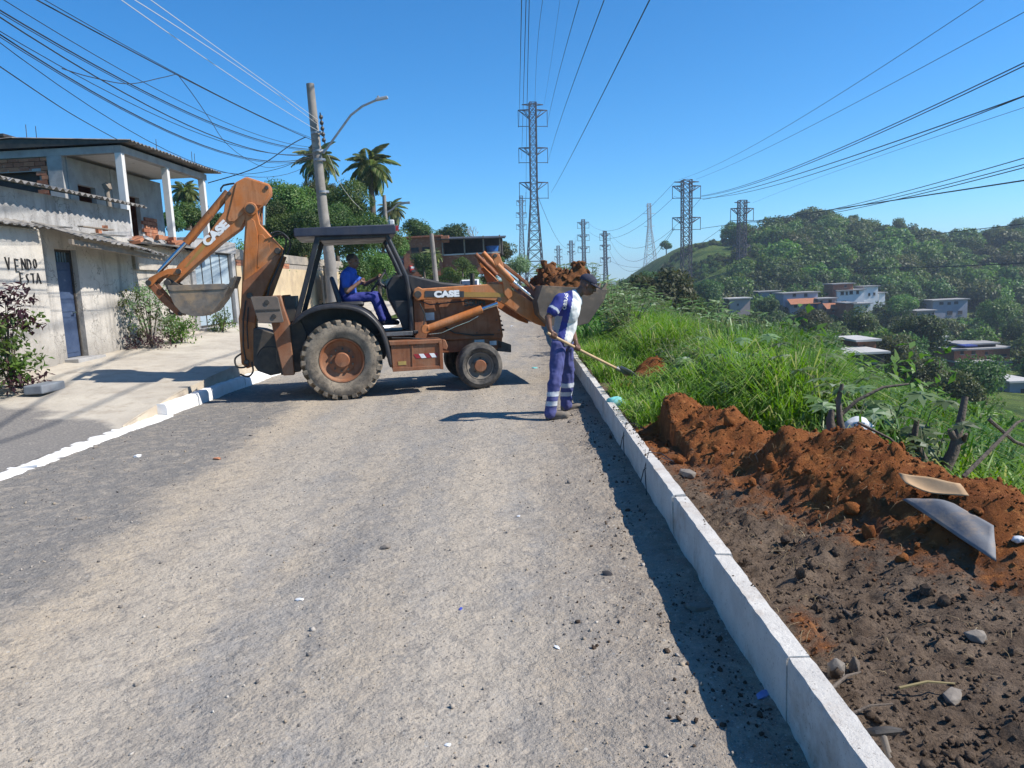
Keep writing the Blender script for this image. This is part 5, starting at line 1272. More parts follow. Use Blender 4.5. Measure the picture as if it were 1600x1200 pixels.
pylon(1014, 318, 470, .2, [(322, 5, 0), (333, 10, 0), (352, 8, 0)], 2.4, 10, 352, m_pylw, 'pale thin lattice pylon rising behind the hill crest', zb=4, lean=.0)
pylon(911, 343, 400, .22, [(347, 9, 10), (366, 9, 10), (384, 9, 10)], 2.3, 4.5, 398, m_pyl, 'distant three-armed pylon above the bucket with the soil', zb=-4)
pylon(945, 361, 380, .22, [(365, 8, 11), (382, 8, 8), (401, 8, 8)], 2.2, 3.6, 408, m_pyl, 'distant pylon right of the pylon above the bucket', zb=-4)
pylon(892, 376, 560, .26, [(381, 6, 6), (392, 6, 6)], 2.2, 4, 402, m_pyl, 'small far pylon left of the one above the bucket', zb=-4)
pylon(872, 384, 620, .26, [(389, 6, 6), (400, 6, 6)], 2.0, 4, 405, m_pyl, 'smallest far pylon above the loader arm', zb=-4)

lb = 'high voltage line from the tallest pylon passing overhead, %s from the right'; gp = 'lines of the tallest pylon'
P1 = lambda u, v: atY(u, v, 180)
for k, (u, v, pix, X0) in enumerate(((861, 301, [(920, 190), (1015, 0)], 5.2), (857, 250, [(880, 175), (944, 0)], 4.2), (855, 196, [(872, 120), (905, 0)], 3.4), (836, 161, [(840, 70), (848, 0)], 2.2), (822, 300, [(824, 140), (827, 0)], 1.1), (815, 248, [(819, 110), (822, 0)], 1.0), (811, 196, [(813, 100), (815, 0)], .6))):
    wire(P1(u, v), X0, pix, .028, m_wire, lb % ORD[k], gp, 6)
wire(P1(850, 163), 3.0, [(862, 90), (875, 0)], .014, m_wire, 'thin earth wire from the top of the tallest pylon', None, 6)
lb = 'high voltage line from the two-armed pylon to the right edge, %s from the top there'; gp = 'lines of the two-armed pylon'
P3 = lambda u, v: atY(u, v, 175)
for k, (u, v, pix, X0, r) in enumerate(((1096, 306, [(1350, 215), (1600, 98)], 27, .04), (1096, 307, [(1350, 219), (1600, 103)], 27, .04), (1098, 312, [(1350, 238), (1600, 150)], 28, .045), (1096, 357, [(1350, 320), (1600, 282)], 28, .05), (1053, 307, [(1098, 311), (1350, 242), (1600, 154)], 24, .03))):
    wire(P3(u, v), X0, pix, r, m_wire, lb % ORD[(0, 1, 2, 4, 3)[k]], gp, 8)
for k, (u, v, pix) in enumerate(((1060, 281, [(1250, 185), (1537, 0)]), (1088, 280, [(1300, 180), (1600, 19)]))):
    wire(P3(u, v), 26, pix, .022, m_wire, ('upper', 'lower')[k]+' thin earth wire from the top of the two-armed pylon', 'earth wires of the two-armed pylon', 8)
lb = 'line from the pylon before the wooded hill, %s from the top at right edge'; gp = 'lines of the pylon before the wooded hill'
P4 = lambda u, v: atY(u, v, 205)
for k, (u, v, pix, r) in enumerate(((1178, 345, [(1400, 303), (1600, 247)], .04), (1178, 346, [(1400, 308), (1600, 257)], .04), (1142, 347, [(1400, 312), (1600, 262)], .04), (1176, 317, [(1400, 235), (1600, 168)], .02), (1148, 398, [(1350, 419), (1600, 411)], .045), (1176, 392, [(1400, 372), (1600, 350)], .035))):
    wire(P4(u, v), 30, pix, r, m_wire, lb % ORD[(1, 2, 3, 0, 5, 4)[k]], gp, 8)
def span(p, q, sag, r, label, group):
    p, q = Vector(p), Vector(q); b = MB(); b.tube([p.lerp(q, t_)-Vector((0, 0, sag*4*t_*(1-t_))) for t_ in np.linspace(0, 1, 16)], r, 4, cap=False)
    tag(b.build('cable', m_wire, None, 60), label, 'cable', group)
lb = 'far slack line hanging between pylons above the valley'; gp = 'far lines between pylons'
for (a, ya, c_, yc, sg) in (((920, 362), 400, (1052, 309), 175, 6), ((953, 374), 380, (1053, 357), 175, 9), ((920, 349), 400, (1055, 283), 175, 7), ((952, 391), 380, (1054, 357), 175, 10), ((902, 366), 400, (838, 300), 180, 10), ((945, 403), 380, (1142, 345), 205, 8), ((953, 365), 380, (1095, 310), 175, 9), ((817, 350), 430, (822, 300), 180, 4), ((875, 392), 620, (905, 366), 400, 6), ((892, 384), 560, (905, 384), 400, 5)):
    span(atY(*a, ya), atY(*c_, yc), sg, .05, lb, gp)
# ================================================================== VALLEY HOUSES
m_v = {'white': gm('white_house', (.7, .7, .7), (.6, .6, .61), .6, .85, 0), 'blue': gm('blue_grey_house', (.3, .31, .36), (.24, .25, .3), .6, .85, 0), 'lilac': gm('lilac_house', (.4, .36, .42), (.33, .3, .35), .6, .85, 0),
       'cream': gm('cream_house', (.62, .58, .5), (.52, .48, .42), .6, .85, 0), 'pink': gm('pink_house', (.42, .33, .3), (.34, .27, .25), .6, .85, 0), 'brick': m_brick, 'slab': gm('roof_slab', (.3, .29, .28), (.24, .23, .22), .8, .9, 0), 'wroof': gm('white_sheet_roof', (.48, .46, .43), (.4, .38, .36), .6, .8, 0), 'tile': m_rtile, 'dark': m_dark, 'deep': gm('deep_blue', (.03, .05, .25), (.025, .04, .2), 1, .7, 0)}
HBOX = []
def vhouse(label, Y_, blocks):
    """blocks: (u0, u1, v_top, v_bottom, wall, roof, windows, depth offset)"""
    u_, v_ = (blocks[0][0]+blocks[0][1])/2, blocks[0][3]
    c0 = atY(u_, v_, Y_); o = tag(empty('house', c0), label, 'house', 'houses in the valley')
    for (u0, u1, v0, v1, wl, rf, win, dy) in blocks:
        HBOX.append((u0-3, u1+3, v0-4, v1-1, Y_))
        p, q = atY(u0, v0, Y_+dy)-c0, atY(u1, v0, Y_+dy)-c0; zb_ = (atY((u0+u1)/2, v1, Y_+dy)-c0).z; k = Y_/FPX
        b = MB(); b.bx(p.x, q.x, dy, dy+5, zb_-3.5, (p.z+q.z)/2); b.build('wall', m_v[wl], o)
        b = MB(); zt = (p.z+q.z)/2
        if rf == 'tile': b.prism([(0, 0), (1, 0)], 0, 0) if False else b.box(((p.x+q.x)/2, dy-.3, zt-.1), (q.x-p.x+.6, 2.6, .12), (R(24), 0, 0))
        else: b.bx(p.x-.35, q.x+.35, dy-.5, dy+5.2, zt, zt+.2)
        b.build('roof', m_v[rf], o)
        for (wu, wv, ww, wh) in win:
            a = atY(wu, wv, Y_+dy)-c0; w_ = MB(); w_.bx(a.x-ww*k/2, a.x+ww*k/2, dy-.06, dy+.05, a.z-wh*k/2, a.z+wh*k/2); f = w_.build('window', m_v['dark'], o)
            w_ = MB(); w_.bx(a.x-ww*k/2-.1, a.x+ww*k/2+.1, dy-.1, dy-.02, a.z-wh*k/2-.12, a.z-wh*k/2-.01); w_.build('sill', m_v['slab'], f)
    return o
vhouse('white two-storey valley house with bare brick top floor left of the wooded slope', 165, [(1308, 1350, 454, 478, 'white', 'slab', [(1316, 458, 5, 5), (1323, 458, 3, 5), (1330, 457, 5, 5), (1340, 456, 4, 6), (1318, 472, 8, 4)], 0), (1302, 1333, 444, 453.5, 'brick', 'slab', [(1321, 447, 3, 3)], .6)])
vhouse('white narrow valley house with blue shade beside the brick-topped house', 168, [(1350, 1372, 448, 475, 'white', 'slab', [(1358, 460, 3, 4), (1366, 459, 3, 4)], 0), (1373, 1383, 458, 474, 'white', 'slab', [], 2)])
vhouse('lilac valley house with red tiled veranda and a deep blue wall', 158, [(1234, 1276, 470, 486, 'blue', 'tile', [(1243, 478, 5, 5), (1262, 477, 5, 6)], 0), (1224, 1278, 458, 470, 'lilac', 'slab', [(1241, 461, 5, 5), (1259, 461, 5, 5)], 2), (1266, 1276, 473, 481, 'deep', 'slab', [], -.3)])
vhouse('brown valley house with open veranda between the lilac and cream houses', 156, [(1279, 1306, 467, 483, 'pink', 'slab', [(1283, 472, 4, 5), (1297, 471, 5, 6)], 1), (1290, 1326, 477, 486, 'brick', 'tile', [(1302, 484, 3, 5)], -.5)])
vhouse('small cream valley house with two windows on the hillside', 150, [(1335, 1360, 475, 488, 'cream', 'slab', [(1341, 480, 3, 3), (1354, 479, 3, 3)], 0), (1322, 1334.5, 474, 490, 'brick', 'slab', [], .4), (1337, 1358, 489, 495, 'blue', 'slab', [], .2)])
vhouse('brown hut at the foot of the pylons', 150, [(1140, 1172, 467, 481, 'pink', 'wroof', [(1153, 476, 2.5, 3)], 0)])
vhouse('grey shed half hidden in trees above the brown hut', 170, [(1186, 1218, 456, 462, 'blue', 'slab', [(1204, 459, 3, 3)], 0)])
vhouse('dark blue-grey two-storey valley house in the shade of trees', 172, [(1458, 1512, 469, 496, 'blue', 'slab', [(1471, 474, 6, 4), (1483, 474, 5, 4), (1494, 473, 6, 4), (1484, 489, 8, 6), (1500, 488, 7, 5)], 0)])
vhouse('small pinkish valley house left of the dark blue-grey house', 165, [(1433, 1461, 486, 499, 'pink', 'slab', [(1441, 491, 3, 4), (1452, 492, 2.5, 6), (1458, 490, 3, 3)], 0)])
vhouse('brick house with a wide pale sheet roof in the near valley', 72, [(1318, 1382, 553, 575, 'dark', 'wroof', [(1340, 562, 7, 8), (1365, 562, 7, 8)], 0), (1340, 1369, 533, 551, 'brick', 'wroof', [(1350, 541, 3, 5)], 5)])
vhouse('long unfinished brick house with blue tarpaulin on its flat roof', 108, [(1491, 1578, 546, 563, 'brick', 'slab', [(1503, 551, 5, 5), (1521, 551, 6, 5), (1541, 552, 4, 4), (1568, 555, 9, 3)], 0), (1497, 1550, 566, 580, 'dark', 'wroof', [], -1), (1557, 1577, 567, 582, 'cream', 'slab', [(1565, 570, 5, 3)], -.5), (1504, 1556, 538, 545, 'dark', 'slab', [(1512, 541, 8, 4)], 1.2)])
vhouse('grey shed with a bright white roof at the right edge of the valley', 76, [(1578, 1612, 597, 622, 'blue', 'wroof', [(1598, 612, 6, 9)], 0)])
vhouse('tiny white building below the dark blue-grey house', 130, [(1468, 1479, 527, 537, 'white', 'wroof', [(1473, 531, 2, 2)], 0)])
b = MB(); b.bx(-.9, .9, -1, 1, -.1, .12); p = atY(1511, 540, 107); tag(b.build('tarpaulin', m_v['deep'], None, loc=(p.x, 107, p.z), bevel=.03), 'blue tarpaulin lying on the roof of the long brick house', 'tarpaulin')

# ================================================================== TREES AND BUSHES
L_dark = leafmat('dark_leaves', (.032, .07, .018), (.08, .14, .034), (.14, .185, .055))
L_mid = leafmat('mid_leaves', (.055, .112, .024), (.125, .2, .045), (.2, .245, .085))
L_lite = leafmat('light_leaves', (.06, .125, .02), (.13, .215, .04), (.2, .25, .08))
L_pale = leafmat('pale_weed_leaves', (.1, .16, .065), (.2, .27, .13), (.36, .41, .29))
L_olive = leafmat('olive_leaves', (.05, .07, .02), (.1, .115, .04), (.16, .15, .07))
L_purp = leafmat('purple_leaves', (.05, .02, .03), (.09, .04, .05), (.14, .09, .08))
L_dry = leafmat('dry_leaves', (.2, .14, .07), (.33, .25, .13), (.42, .34, .2), trans=.2)
L_palm = leafmat('palm_leaves', (.08, .12, .035), (.2, .23, .085), (.34, .32, .16))
m_bark = gm('bark', (.14, .11, .085), (.09, .07, .055), 6, .95, .7, 25, .02)
LM = {'d': L_dark, 'm': L_mid, 'l': L_lite, 'p': L_pale, 'o': L_olive}
TREES = {}
def tree_mesh(kind, mat, seed):
    """unit crown about 1 wide radius; returns crown mesh and trunk mesh. kind sets leaf number and size"""
    key = (kind, mat, seed)
    if key in TREES: return TREES[key]
    g = np.random.default_rng(seed)
    n, L, W, lob, rad = {'far': (2200, .17, .11, 14, (1, 1, .85)), 'mid': (5200, .115, .068, 20, (1, 1, .85)), 'near': (12000, .075, .042, 26, (1, 1, .9)), 'bush': (3200, .12, .06, 12, (1, 1, .8))}[kind]
    v, f, a, lc, lr = crown_arrays(g, n, rad, L, W, lob)
    cm = mesh_np('crown', v, f, LM[mat], False, a)
    b = MB(); base = -1.05 if kind != 'bush' else -.7
    b.tube([(0, 0, base-.5), (.03, .02, base*.6), (0, 0, -.3), (.05, 0, .1)], [.1, .075, .06, .03], 7)
    for c_ in lc[:7]:
        b.tube([(0, 0, -.45+.2*g.random()), tuple(c_*.5+np.array([0, 0, -.12])), tuple(c_)], [.045, .03, .01], 5)
    tm = b.mesh('trunk', m_bark, 60)
    TREES[key] = (cm, tm); return TREES[key]
def tree(pos, r, mat, seed, kind, label, group=None, cat='tree', name='tree', zs=1.0):
    cm, tm = tree_mesh(kind, mat, seed); o = tag(empty(name, pos, (seed*1.7+pos[0]) % 6.28), label, cat, group)
    t_ = link('trunk', tm, None, o); c_ = link('crown', cm, None, o)
    z = (1.02 if kind != 'bush' else .68)*r*zs
    for q in (t_, c_): q.location = (0, 0, z); q.scale = (r, r, r*zs)
    return o
def tree_px(u, v_c, Y_, r_px, mat, seed, kind, label, group=None, cat='tree', name='tree', zs=1.0):
    r = r_px*Y_/FPX; c_ = atY(u, v_c, Y_); z = (1.02 if kind != 'bush' else .68)*r*zs
    return tree((c_.x, Y_, c_.z-z), r, mat, seed, kind, label, group, cat, name, zs)
# behind the boundary wall and up the left bank
gp = 'trees behind the boundary wall'
for k, (u, v, Y_, r_, m_, lab) in enumerate((
        (452, 322, 36, 48, 'm', 'broad bright tree crown between digger arm and utility pole'), (420, 345, 34, 36, 'd', 'dark tree crown right behind the raised digger arm'), (486, 352, 33, 40, 'd', 'dark tree crown at the foot of the utility pole above the wall'),
        (545, 322, 38, 44, 'm', 'green tree below the larger coconut palm'), (560, 372, 30, 46, 'd', 'dense dark bushy tree seen through the top of the cab'), (598, 372, 36, 36, 'm', 'green tree behind the front of the cab roof'),
        (590, 415, 29, 34, 'm', 'leafy shrub above the brick wall seen through the cab'), (552, 425, 28, 30, 'd', 'dark shrub behind the driver'), (505, 310, 40, 34, 'o', 'olive tree crown behind the utility pole'),
        (446, 366, 33, 40, 'm', 'green tree crown below the broad bright crown'), (472, 392, 30, 34, 'd', 'low dark tree crown beside the utility pole base'), (524, 352, 35, 38, 'd', 'dark tree crown between utility pole and larger palm'), (430, 392, 31, 28, 'm', 'low green tree crown right behind the digger boom'), (622, 388, 44, 20, 'm', 'small green tree beside the front cab post'),
        (300, 335, 36, 30, 'm', 'green tree seen between the balcony columns'), (270, 345, 33, 22, 'd', 'dark tree low behind the balcony'), (338, 350, 34, 22, 'd', 'small dark tree behind the digger arm beside the balcony'))):
    tree_px(u, v, Y_, r_, m_, 100+k % 4, 'near' if r_ > 33 else 'mid', lab, gp)
gp = 'trees and bushes up the road'
for k, (u, v, Y_, r_, m_, kd, lab) in enumerate((
        (651, 362, 66, 25, 'd', 'mid', 'dark rounded tree left of the brick house roof'), (709, 368, 72, 28, 'd', 'mid', 'dark tree with flat crown above the brick house'), (680, 374, 74, 16, 'm', 'mid', 'small tree peeping over the brick house'),
        (785, 392, 62, 24, 'o', 'mid', 'olive tree right of the brick house'), (764, 408, 60, 24, 'd', 'mid', 'dark bushy tree beside the veranda of the brick house'), (735, 426, 56, 17, 'l', 'bush', 'bright green bush above the white car'),
        (705, 432, 54, 20, 'l', 'bush', 'light green bush before the brick house'), (765, 436, 58, 16, 'l', 'bush', 'light green bush right of the white car'), (672, 424, 52, 18, 'm', 'bush', 'bush at the foot of the short weathered pole'), (634, 392, 62, 15, 'l', 'bush', 'light green bush by the side street'),
        (812, 415, 64, 20, 'p', 'mid', 'pale green tree at the end of the road'), (662, 408, 50, 19, 'd', 'mid', 'dark tree in front of the left end of the brick house'), (722, 414, 53, 15, 'm', 'bush', 'green bush before the veranda of the brick house'))):
    tree_px(u, v, Y_, r_, m_, 110+k % 4, kd, lab, gp, 'bush' if kd == 'bush' else 'tree', 'bush' if kd == 'bush' else 'tree')
# leafless tree
p = atY(750, 392, 76); bt = tag(empty('tree', (p.x, 76, p.z-1)), 'leafless pale grey tree above the olive tree', 'tree'); g = random.Random(4); b = MB()
def limb(b, p, d, L, r, n):
    q = p+d*L; b.tube([p, p.lerp(q, .5)+Vector((g.uniform(-.05, .05), 0, .03))*L, q], [r, r*.8, r*.55], 5)
    if n:
        for _ in range(3): limb(b, q, (d+Vector((g.uniform(-.8, .8), g.uniform(-.8, .8), g.uniform(-.1, .6)))).normalized(), L*.72, r*.58, n-1)
limb(b, Vector((0, 0, 0)), Vector((0, 0, 1)), 1.3, .1, 4); b.build('branches', gm('pale_bark', (.33, .31, .29), (.25, .23, .22), 4, .9, 0), bt)

# palms
def frond_mesh(seed, L=1.0):
    g = np.random.default_rng(seed); n = 34; b = []
    t_ = np.linspace(.08, 1, n); sp = np.stack([t_*L*.95-.15*t_**3, 0*t_, .34*t_-.86*t_**2.2], 1)*1.0
    V = []; F = []; A = []
    P = []; D = []; N = []; Ls = []
    tan = np.gradient(sp, axis=0); tan /= np.linalg.norm(tan, axis=1, keepdims=True)
    for s in (1, -1):
        for i in range(n):
            P.append(sp[i]); d = tan[i]*.55+np.array([0, s*.8, -.35-.3*g.random()]); D.append(d/np.linalg.norm(d)); N.append([0, s*.3, 1]); Ls.append(.4*math.sin(math.pi*min(1, .12+.85*t_[i]))*L+.03)
    v, f = leaf_arrays(np.array(P), np.array(D), np.array(N, float), np.array(Ls), np.full(len(P), .05))
    k = len(v); r_ = np.concatenate([sp+[0, .012, 0], sp-[0, .012, 0], sp]); 
    me = mesh_np('frond', v, f, L_palm, False, np.repeat(g.random(len(P)), 4)); return me
FR_ = [frond_mesh(s) for s in range(3)]
def palm(u, v_head, Y_, fr_px, v_base, label, seed):
    h_ = atY(u, v_head, Y_); z0 = atY(u, v_base, Y_).z; k = Y_/FPX; L = fr_px*k
    o = tag(empty('palm_tree', (h_.x, Y_, z0)), label, 'palm tree', 'coconut palms'); H = h_.z-z0
    b = MB(); b.tube([(0, 0, -.5), (.08, 0, H*.4), (.03, 0, H*.8), (0, 0, H)], [.2, .16, .14, .12], 9); b.build('trunk', m_bark, o, 50)
    g = random.Random(seed); n = 30
    for i in range(n):
        el = R(78)-R(125)*(i/n)**.85; a = i*2.4+g.uniform(-.2, .2)
        q = link('frond', FR_[i % 3], None, o, (0, 0, H), (0, -el, a)); s_ = L*g.uniform(1.05, 1.4); q.scale = (s_, s_, s_)
    for i in range(6):
        b = MB(); a = i*1.05; b.ico((.25*math.cos(a), .25*math.sin(a), H-.3), .13, 1, .05, seed=i); b.build('coconut', gm('coconut', (.2, .2, .05), (.15, .13, .04), 4, .7, 0) if i == 0 else o.children[-1].data.materials[0], o, 50)
    return o
palm(576, 262, 42, 36, 350, 'larger coconut palm with drooping fronds right of the utility pole', 1)
palm(495, 252, 44, 30, 330, 'coconut palm half hidden behind the utility pole', 2)
palm(611, 328, 62, 20, 360, 'small coconut palm below the distant street lamp', 3)
palm(288, 300, 40, 22, 345, 'coconut palm seen between balcony columns', 4)
palm(676, 400, 52, 14, 430, 'small spiky palm beside the short weathered pole', 5)

# ---- hill: single trees along the crest and clearings, the wood itself as one mass
gp = 'trees on the hill crest'
for k, (u, v, Y_, r_, m_, lab) in enumerate(((1041, 384, 268, 9, 'd', 'lone round tree on the bare hill shoulder'), (1133, 365, 272, 10, 'm', 'pale tall tree on the crest beside the pylon'), (1290, 338, 275, 13, 'd', 'tree standing highest on the hill crest'), (1335, 342, 275, 9, 'd', 'dark small tree on the hilltop right of the highest tree'),
        (1405, 352, 272, 12, 'm', 'tree on the right shoulder of the hill'), (1550, 368, 270, 17, 'd', 'dark spreading tree on the second hill'), (1592, 350, 268, 13, 'd', 'dark tree at the right edge on the second hill'), (1535, 373, 270, 8, 'm', 'low tree at the left of the second hill'))):
    tree_px(u, v, Y_, r_, m_, 120+k % 4, 'far', lab, gp)
FOREST = []; g = np.random.default_rng(5); cnt = 0
for _ in range(16000):
    t_ = g.uniform(.14, .98); Y_ = g.uniform(150, 287); x_ = t_*Y_
    dens = sstep(.25, .36, t_+.0022*(215-Y_)*(Y_ < 215)+.07*fbm(x_*.03, Y_*.03, 91, 2))
    if t_ > .55 and Y_ > 225 and fbm(x_*.02, Y_*.02, 95, 2) > -.1: dens *= .3
    if fbm(x_*.03, Y_*.03, 92, 3) > .2: dens *= .12
    if g.random() > dens: continue
    z_ = float(terrain_z(x_, Y_)); r_ = g.choice((1.2, 1.6, 2.1, 2.8, 3.9))*g.uniform(.8, 1.2)
    u_, v_ = proj((x_, Y_, z_+r_)); rp_ = r_*FPX/Y_
    if any(h[0]-rp_ < u_ < h[1]+rp_ and h[2]-rp_ < v_ < h[3]+rp_*.4 and Y_ < h[4]+8 for h in HBOX): continue
    if any((x_-q[0])**2+(Y_-q[1])**2 < (.9*min(r_, q[2]))**2 for q in FOREST): continue
    FOREST.append((x_, Y_, r_, z_)); cnt += 1
    if cnt >= 1500: break
# ---- valley floor: single trees round the houses
gp = 'trees in the valley'; vt = []; SRC = {}
HN = [(1328, 466, 'brick-topped white house'), (1362, 462, 'narrow white house'), (1255, 470, 'lilac house'), (1300, 478, 'brown veranda house'), (1347, 484, 'small cream house'), (1156, 474, 'brown hut'), (1202, 459, 'grey shed above the hut'), (1485, 482, 'dark blue-grey house'), (1447, 492, 'small pinkish house'), (1350, 555, 'wide pale sheet roof'), (1535, 560, 'long brick house'), (1595, 610, 'white-roofed shed'), (1473, 532, 'tiny white building'), (1073, 440, 'two-armed pylon')]
def near_house(u, v):
    h = min(HN, key=lambda q: math.hypot(q[0]-u, 1.6*(q[1]-v))); du, dv = u-h[0], v-h[1]
    far = 'far ' if math.hypot(du, dv) > 90 else ''
    return ('left of' if du < 0 else 'right of') if abs(du) > 1.2*abs(dv) else ('above' if dv < 0 else 'below'), far, h[2]
lab3 = {'d': 'dark green tree on the valley floor among the houses', 'm': 'mid green tree on the valley floor among the houses', 'o': 'olive green tree on the valley floor among the houses', 'l': 'light green tree on the valley floor among the houses'}
fixed = [(1340, 508, 110, 34, 'm', 'big rounded green tree just below the valley houses'), (1265, 505, 105, 30, 'o', 'olive bushy tree left below the valley houses'), (1440, 522, 100, 40, 'd', 'big dark spreading tree in the middle of the valley'), (1395, 548, 78, 34, 'o', 'brownish tree beside the wide pale sheet roof'),
         (1530, 590, 66, 44, 'd', 'dark spreading tree before the long brick house'), (1500, 612, 48, 40, 'o', 'olive tree in front of the dark spreading tree'), (1015, 440, 130, 20, 'd', 'dark tree left of the pylons above the tall grass'), (985, 452, 120, 24, 'd', 'dark tree behind the pale weeds right of the bucket'), (1105, 455, 150, 24, 'd', 'dark tree between the two pylons'), (1060, 468, 130, 18, 'm', 'green tree at the foot of the two-armed pylon'),
         (1590, 520, 120, 26, 'd', 'dark tree at the right edge above the long brick house'), (1560, 490, 140, 30, 'm', 'green tree right of the dark blue-grey house'), (1408, 478, 150, 22, 'm', 'green tree right of the white narrow house'), (1200, 478, 140, 18, 'd', 'dark tree between brown hut and lilac house')]
for k, (u, v, Y_, r_, m_, lab) in enumerate(fixed):
    tree_px(u, v, Y_, r_, m_, 130+k % 5, 'mid', lab, gp)
n = 0
for _ in range(1500):
    t_ = g.uniform(.16, .85); Y_ = g.uniform(58, 165); x_ = t_*Y_; z_ = float(terrain_z(x_, Y_)); r_ = g.uniform(1.6, 3.2)
    u_, v_ = proj((x_, Y_, z_+r_*1.4)); rp_ = r_*FPX/Y_*1.05
    if u_ > 1640: continue
    if any(h[0]-rp_ < u_ < h[1]+rp_ and h[2]-rp_ < v_ < h[3]+rp_*.55 and Y_ < h[4]+6 for h in HBOX): continue
    if any((x_-q[0])**2+(Y_-q[1])**2 < 11 for q in vt): continue
    if fbm(x_*.05, Y_*.05, 94, 2) > .45: continue
    vt.append((x_, Y_)); mk = ('d', 'm', 'o', 'l', 'd')[n % 5]
    vtree = tree((x_, Y_, z_-.3), r_, mk, 130+n % 5, 'far' if Y_ > 95 else 'mid', '%s valley tree %s%s the %s' % ({'d': 'dark green', 'm': 'mid green', 'o': 'olive', 'l': 'light green'}[mk], *[near_house(u_, v_)[i_] for i_ in (1, 0, 2)]), {'d': 'dark valley trees', 'm': 'mid green valley trees', 'o': 'olive valley trees', 'l': 'light green valley trees'}[mk]); n += 1
    if Y_ > 95: [SRC.setdefault((mk, q.data.name), q) for q in vtree.children if q.name.startswith('crown')]
    if n >= 210: break
# ---- the wood on the hill: one uncountable mass, crowns like those of the valley trees set on points
def on_points(name, pts, src, parent):
    me = bpy.data.meshes.new(name); me.from_pydata([p[:3] for p in pts], [], [])
    for an, k in (('sc', 3), ('rz', 4)):
        a = me.attributes.new(an, 'FLOAT', 'POINT'); a.data.foreach_set('value', [p[k] for p in pts])
    o = link(name, me, None, parent); o['kind'] = 'stuff'
    ng = bpy.data.node_groups.new(name, 'GeometryNodeTree')
    ng.interface.new_socket('Geometry', in_out='INPUT', socket_type='NodeSocketGeometry'); ng.interface.new_socket('Geometry', in_out='OUTPUT', socket_type='NodeSocketGeometry')
    gi = ng.nodes.new('NodeGroupInput'); go = ng.nodes.new('NodeGroupOutput'); ip = ng.nodes.new('GeometryNodeInstanceOnPoints'); oi = ng.nodes.new('GeometryNodeObjectInfo')
    oi.inputs['Object'].default_value = src; oi.transform_space = 'ORIGINAL'; oi.inputs['As Instance'].default_value = True
    n1 = ng.nodes.new('GeometryNodeInputNamedAttribute'); n1.data_type = 'FLOAT'; n1.inputs['Name'].default_value = 'sc'
    n2 = ng.nodes.new('GeometryNodeInputNamedAttribute'); n2.data_type = 'FLOAT'; n2.inputs['Name'].default_value = 'rz'; cx = ng.nodes.new('ShaderNodeCombineXYZ')
    L = ng.links.new; L(gi.outputs[0], ip.inputs['Points']); L(oi.outputs['Geometry'], ip.inputs['Instance']); L(n1.outputs['Attribute'], ip.inputs['Scale']); L(n2.outputs['Attribute'], cx.inputs[2]); L(cx.outputs[0], ip.inputs['Rotation']); L(ip.outputs[0], go.inputs[0])
    o.modifiers.new('crowns', 'NODES').node_group = ng; return o
for _ in range(1500):                                   # low bushes dotting the bare shoulder of the hill
    t_ = g.uniform(.1, .29); Y_ = g.uniform(170, 268); x_ = t_*Y_
    if fbm(x_*.06, Y_*.06, 97, 2) < .1: continue
    FOREST.append((x_, Y_, g.uniform(.35, 1.0), float(terrain_z(x_, Y_))-.2))
wood = tag(empty('wood', (0, 0, 0)), 'dense green wood covering the hill beyond the valley', None, None, 'stuff')
keys = sorted(SRC); byk = {k: [] for k in keys}
kw_ = np.array([{'d': .9, 'm': 1.3, 'o': .9, 'l': .75}[k[0]] for k in keys]); kw_ /= kw_.sum()
for (x_, Y_, r_, z_) in FOREST:
    byk[keys[int(g.choice(len(keys), p=kw_))]].append((x_, Y_, z_+r_*.7, r_*1.12, g.uniform(0, 6.28)))
for k in keys:
    if byk[k]: on_points('wood_foliage', byk[k], SRC[k], wood)
# ================================================================== GRASS AND WEEDS ON THE VERGE AND SLOPE
G_lite = leafmat('bright_grass', (.095, .19, .022), (.2, .31, .05), (.34, .34, .14), .5, .4)
G_deep = leafmat('tall_grass', (.05, .11, .018), (.125, .21, .045), (.28, .29, .14), .45, .35)
G_dry = leafmat('dry_grass', (.22, .16, .08), (.36, .29, .16), (.45, .38, .24), .7, .2)
def ground_z(x, y):
    x = np.asarray(x, float); y = np.asarray(y, float)
    return np.where((x < 4.3) & (y < 13), verge_z(x, y, False), terrain_z(x, y))
def blades(name, x, y, h, w_, mat, label, seed, bend=(.15, .6), clump=0.0):
    g = np.random.default_rng(seed); n = len(x)
    z0 = ground_z(x, y); h = np.minimum(h, np.maximum(.12, (top_limit(x, y)-z0)*g.uniform(.72, 1.02, n)))
    p = np.stack([x, y, z0-.02], 1)
    a = g.uniform(0, 2*math.pi, n); lean = np.stack([np.cos(a), np.sin(a), 0*a], 1)
    b_ = a+math.pi/2+g.normal(0, .5, n); side = np.stack([np.cos(b_), np.sin(b_), 0*a], 1)
    up_ = np.array([0, 0, 1.0]); h = h[:, None]; w_ = np.broadcast_to(np.asarray(w_, float).reshape(-1, 1), (n, 1)); bd = g.uniform(*bend, (n, 1))
    q1 = p+up_*h*.5+lean*h*bd*.22; q2 = p+up_*h*(.86-.15*bd)+lean*h*bd*.65; q3 = p+up_*h*(.98-.55*bd)+lean*h*bd*1.15
    V = np.stack([p-side*w_*.4, p+side*w_*.4, q1-side*w_*.5, q1+side*w_*.5, q2-side*w_*.35, q2+side*w_*.35, q3, q3+side*.001], 1).reshape(-1, 3)
    k = np.arange(n)[:, None]*8; F = np.concatenate([k+np.array([[0, 1, 3, 2]]), k+np.array([[2, 3, 5, 4]]), k+np.array([[4, 5, 7, 6]])])
    return tag(link(name, mesh_np(name, V, F, mat, False, np.repeat(g.random(n), 8))), label, None, None, 'stuff')
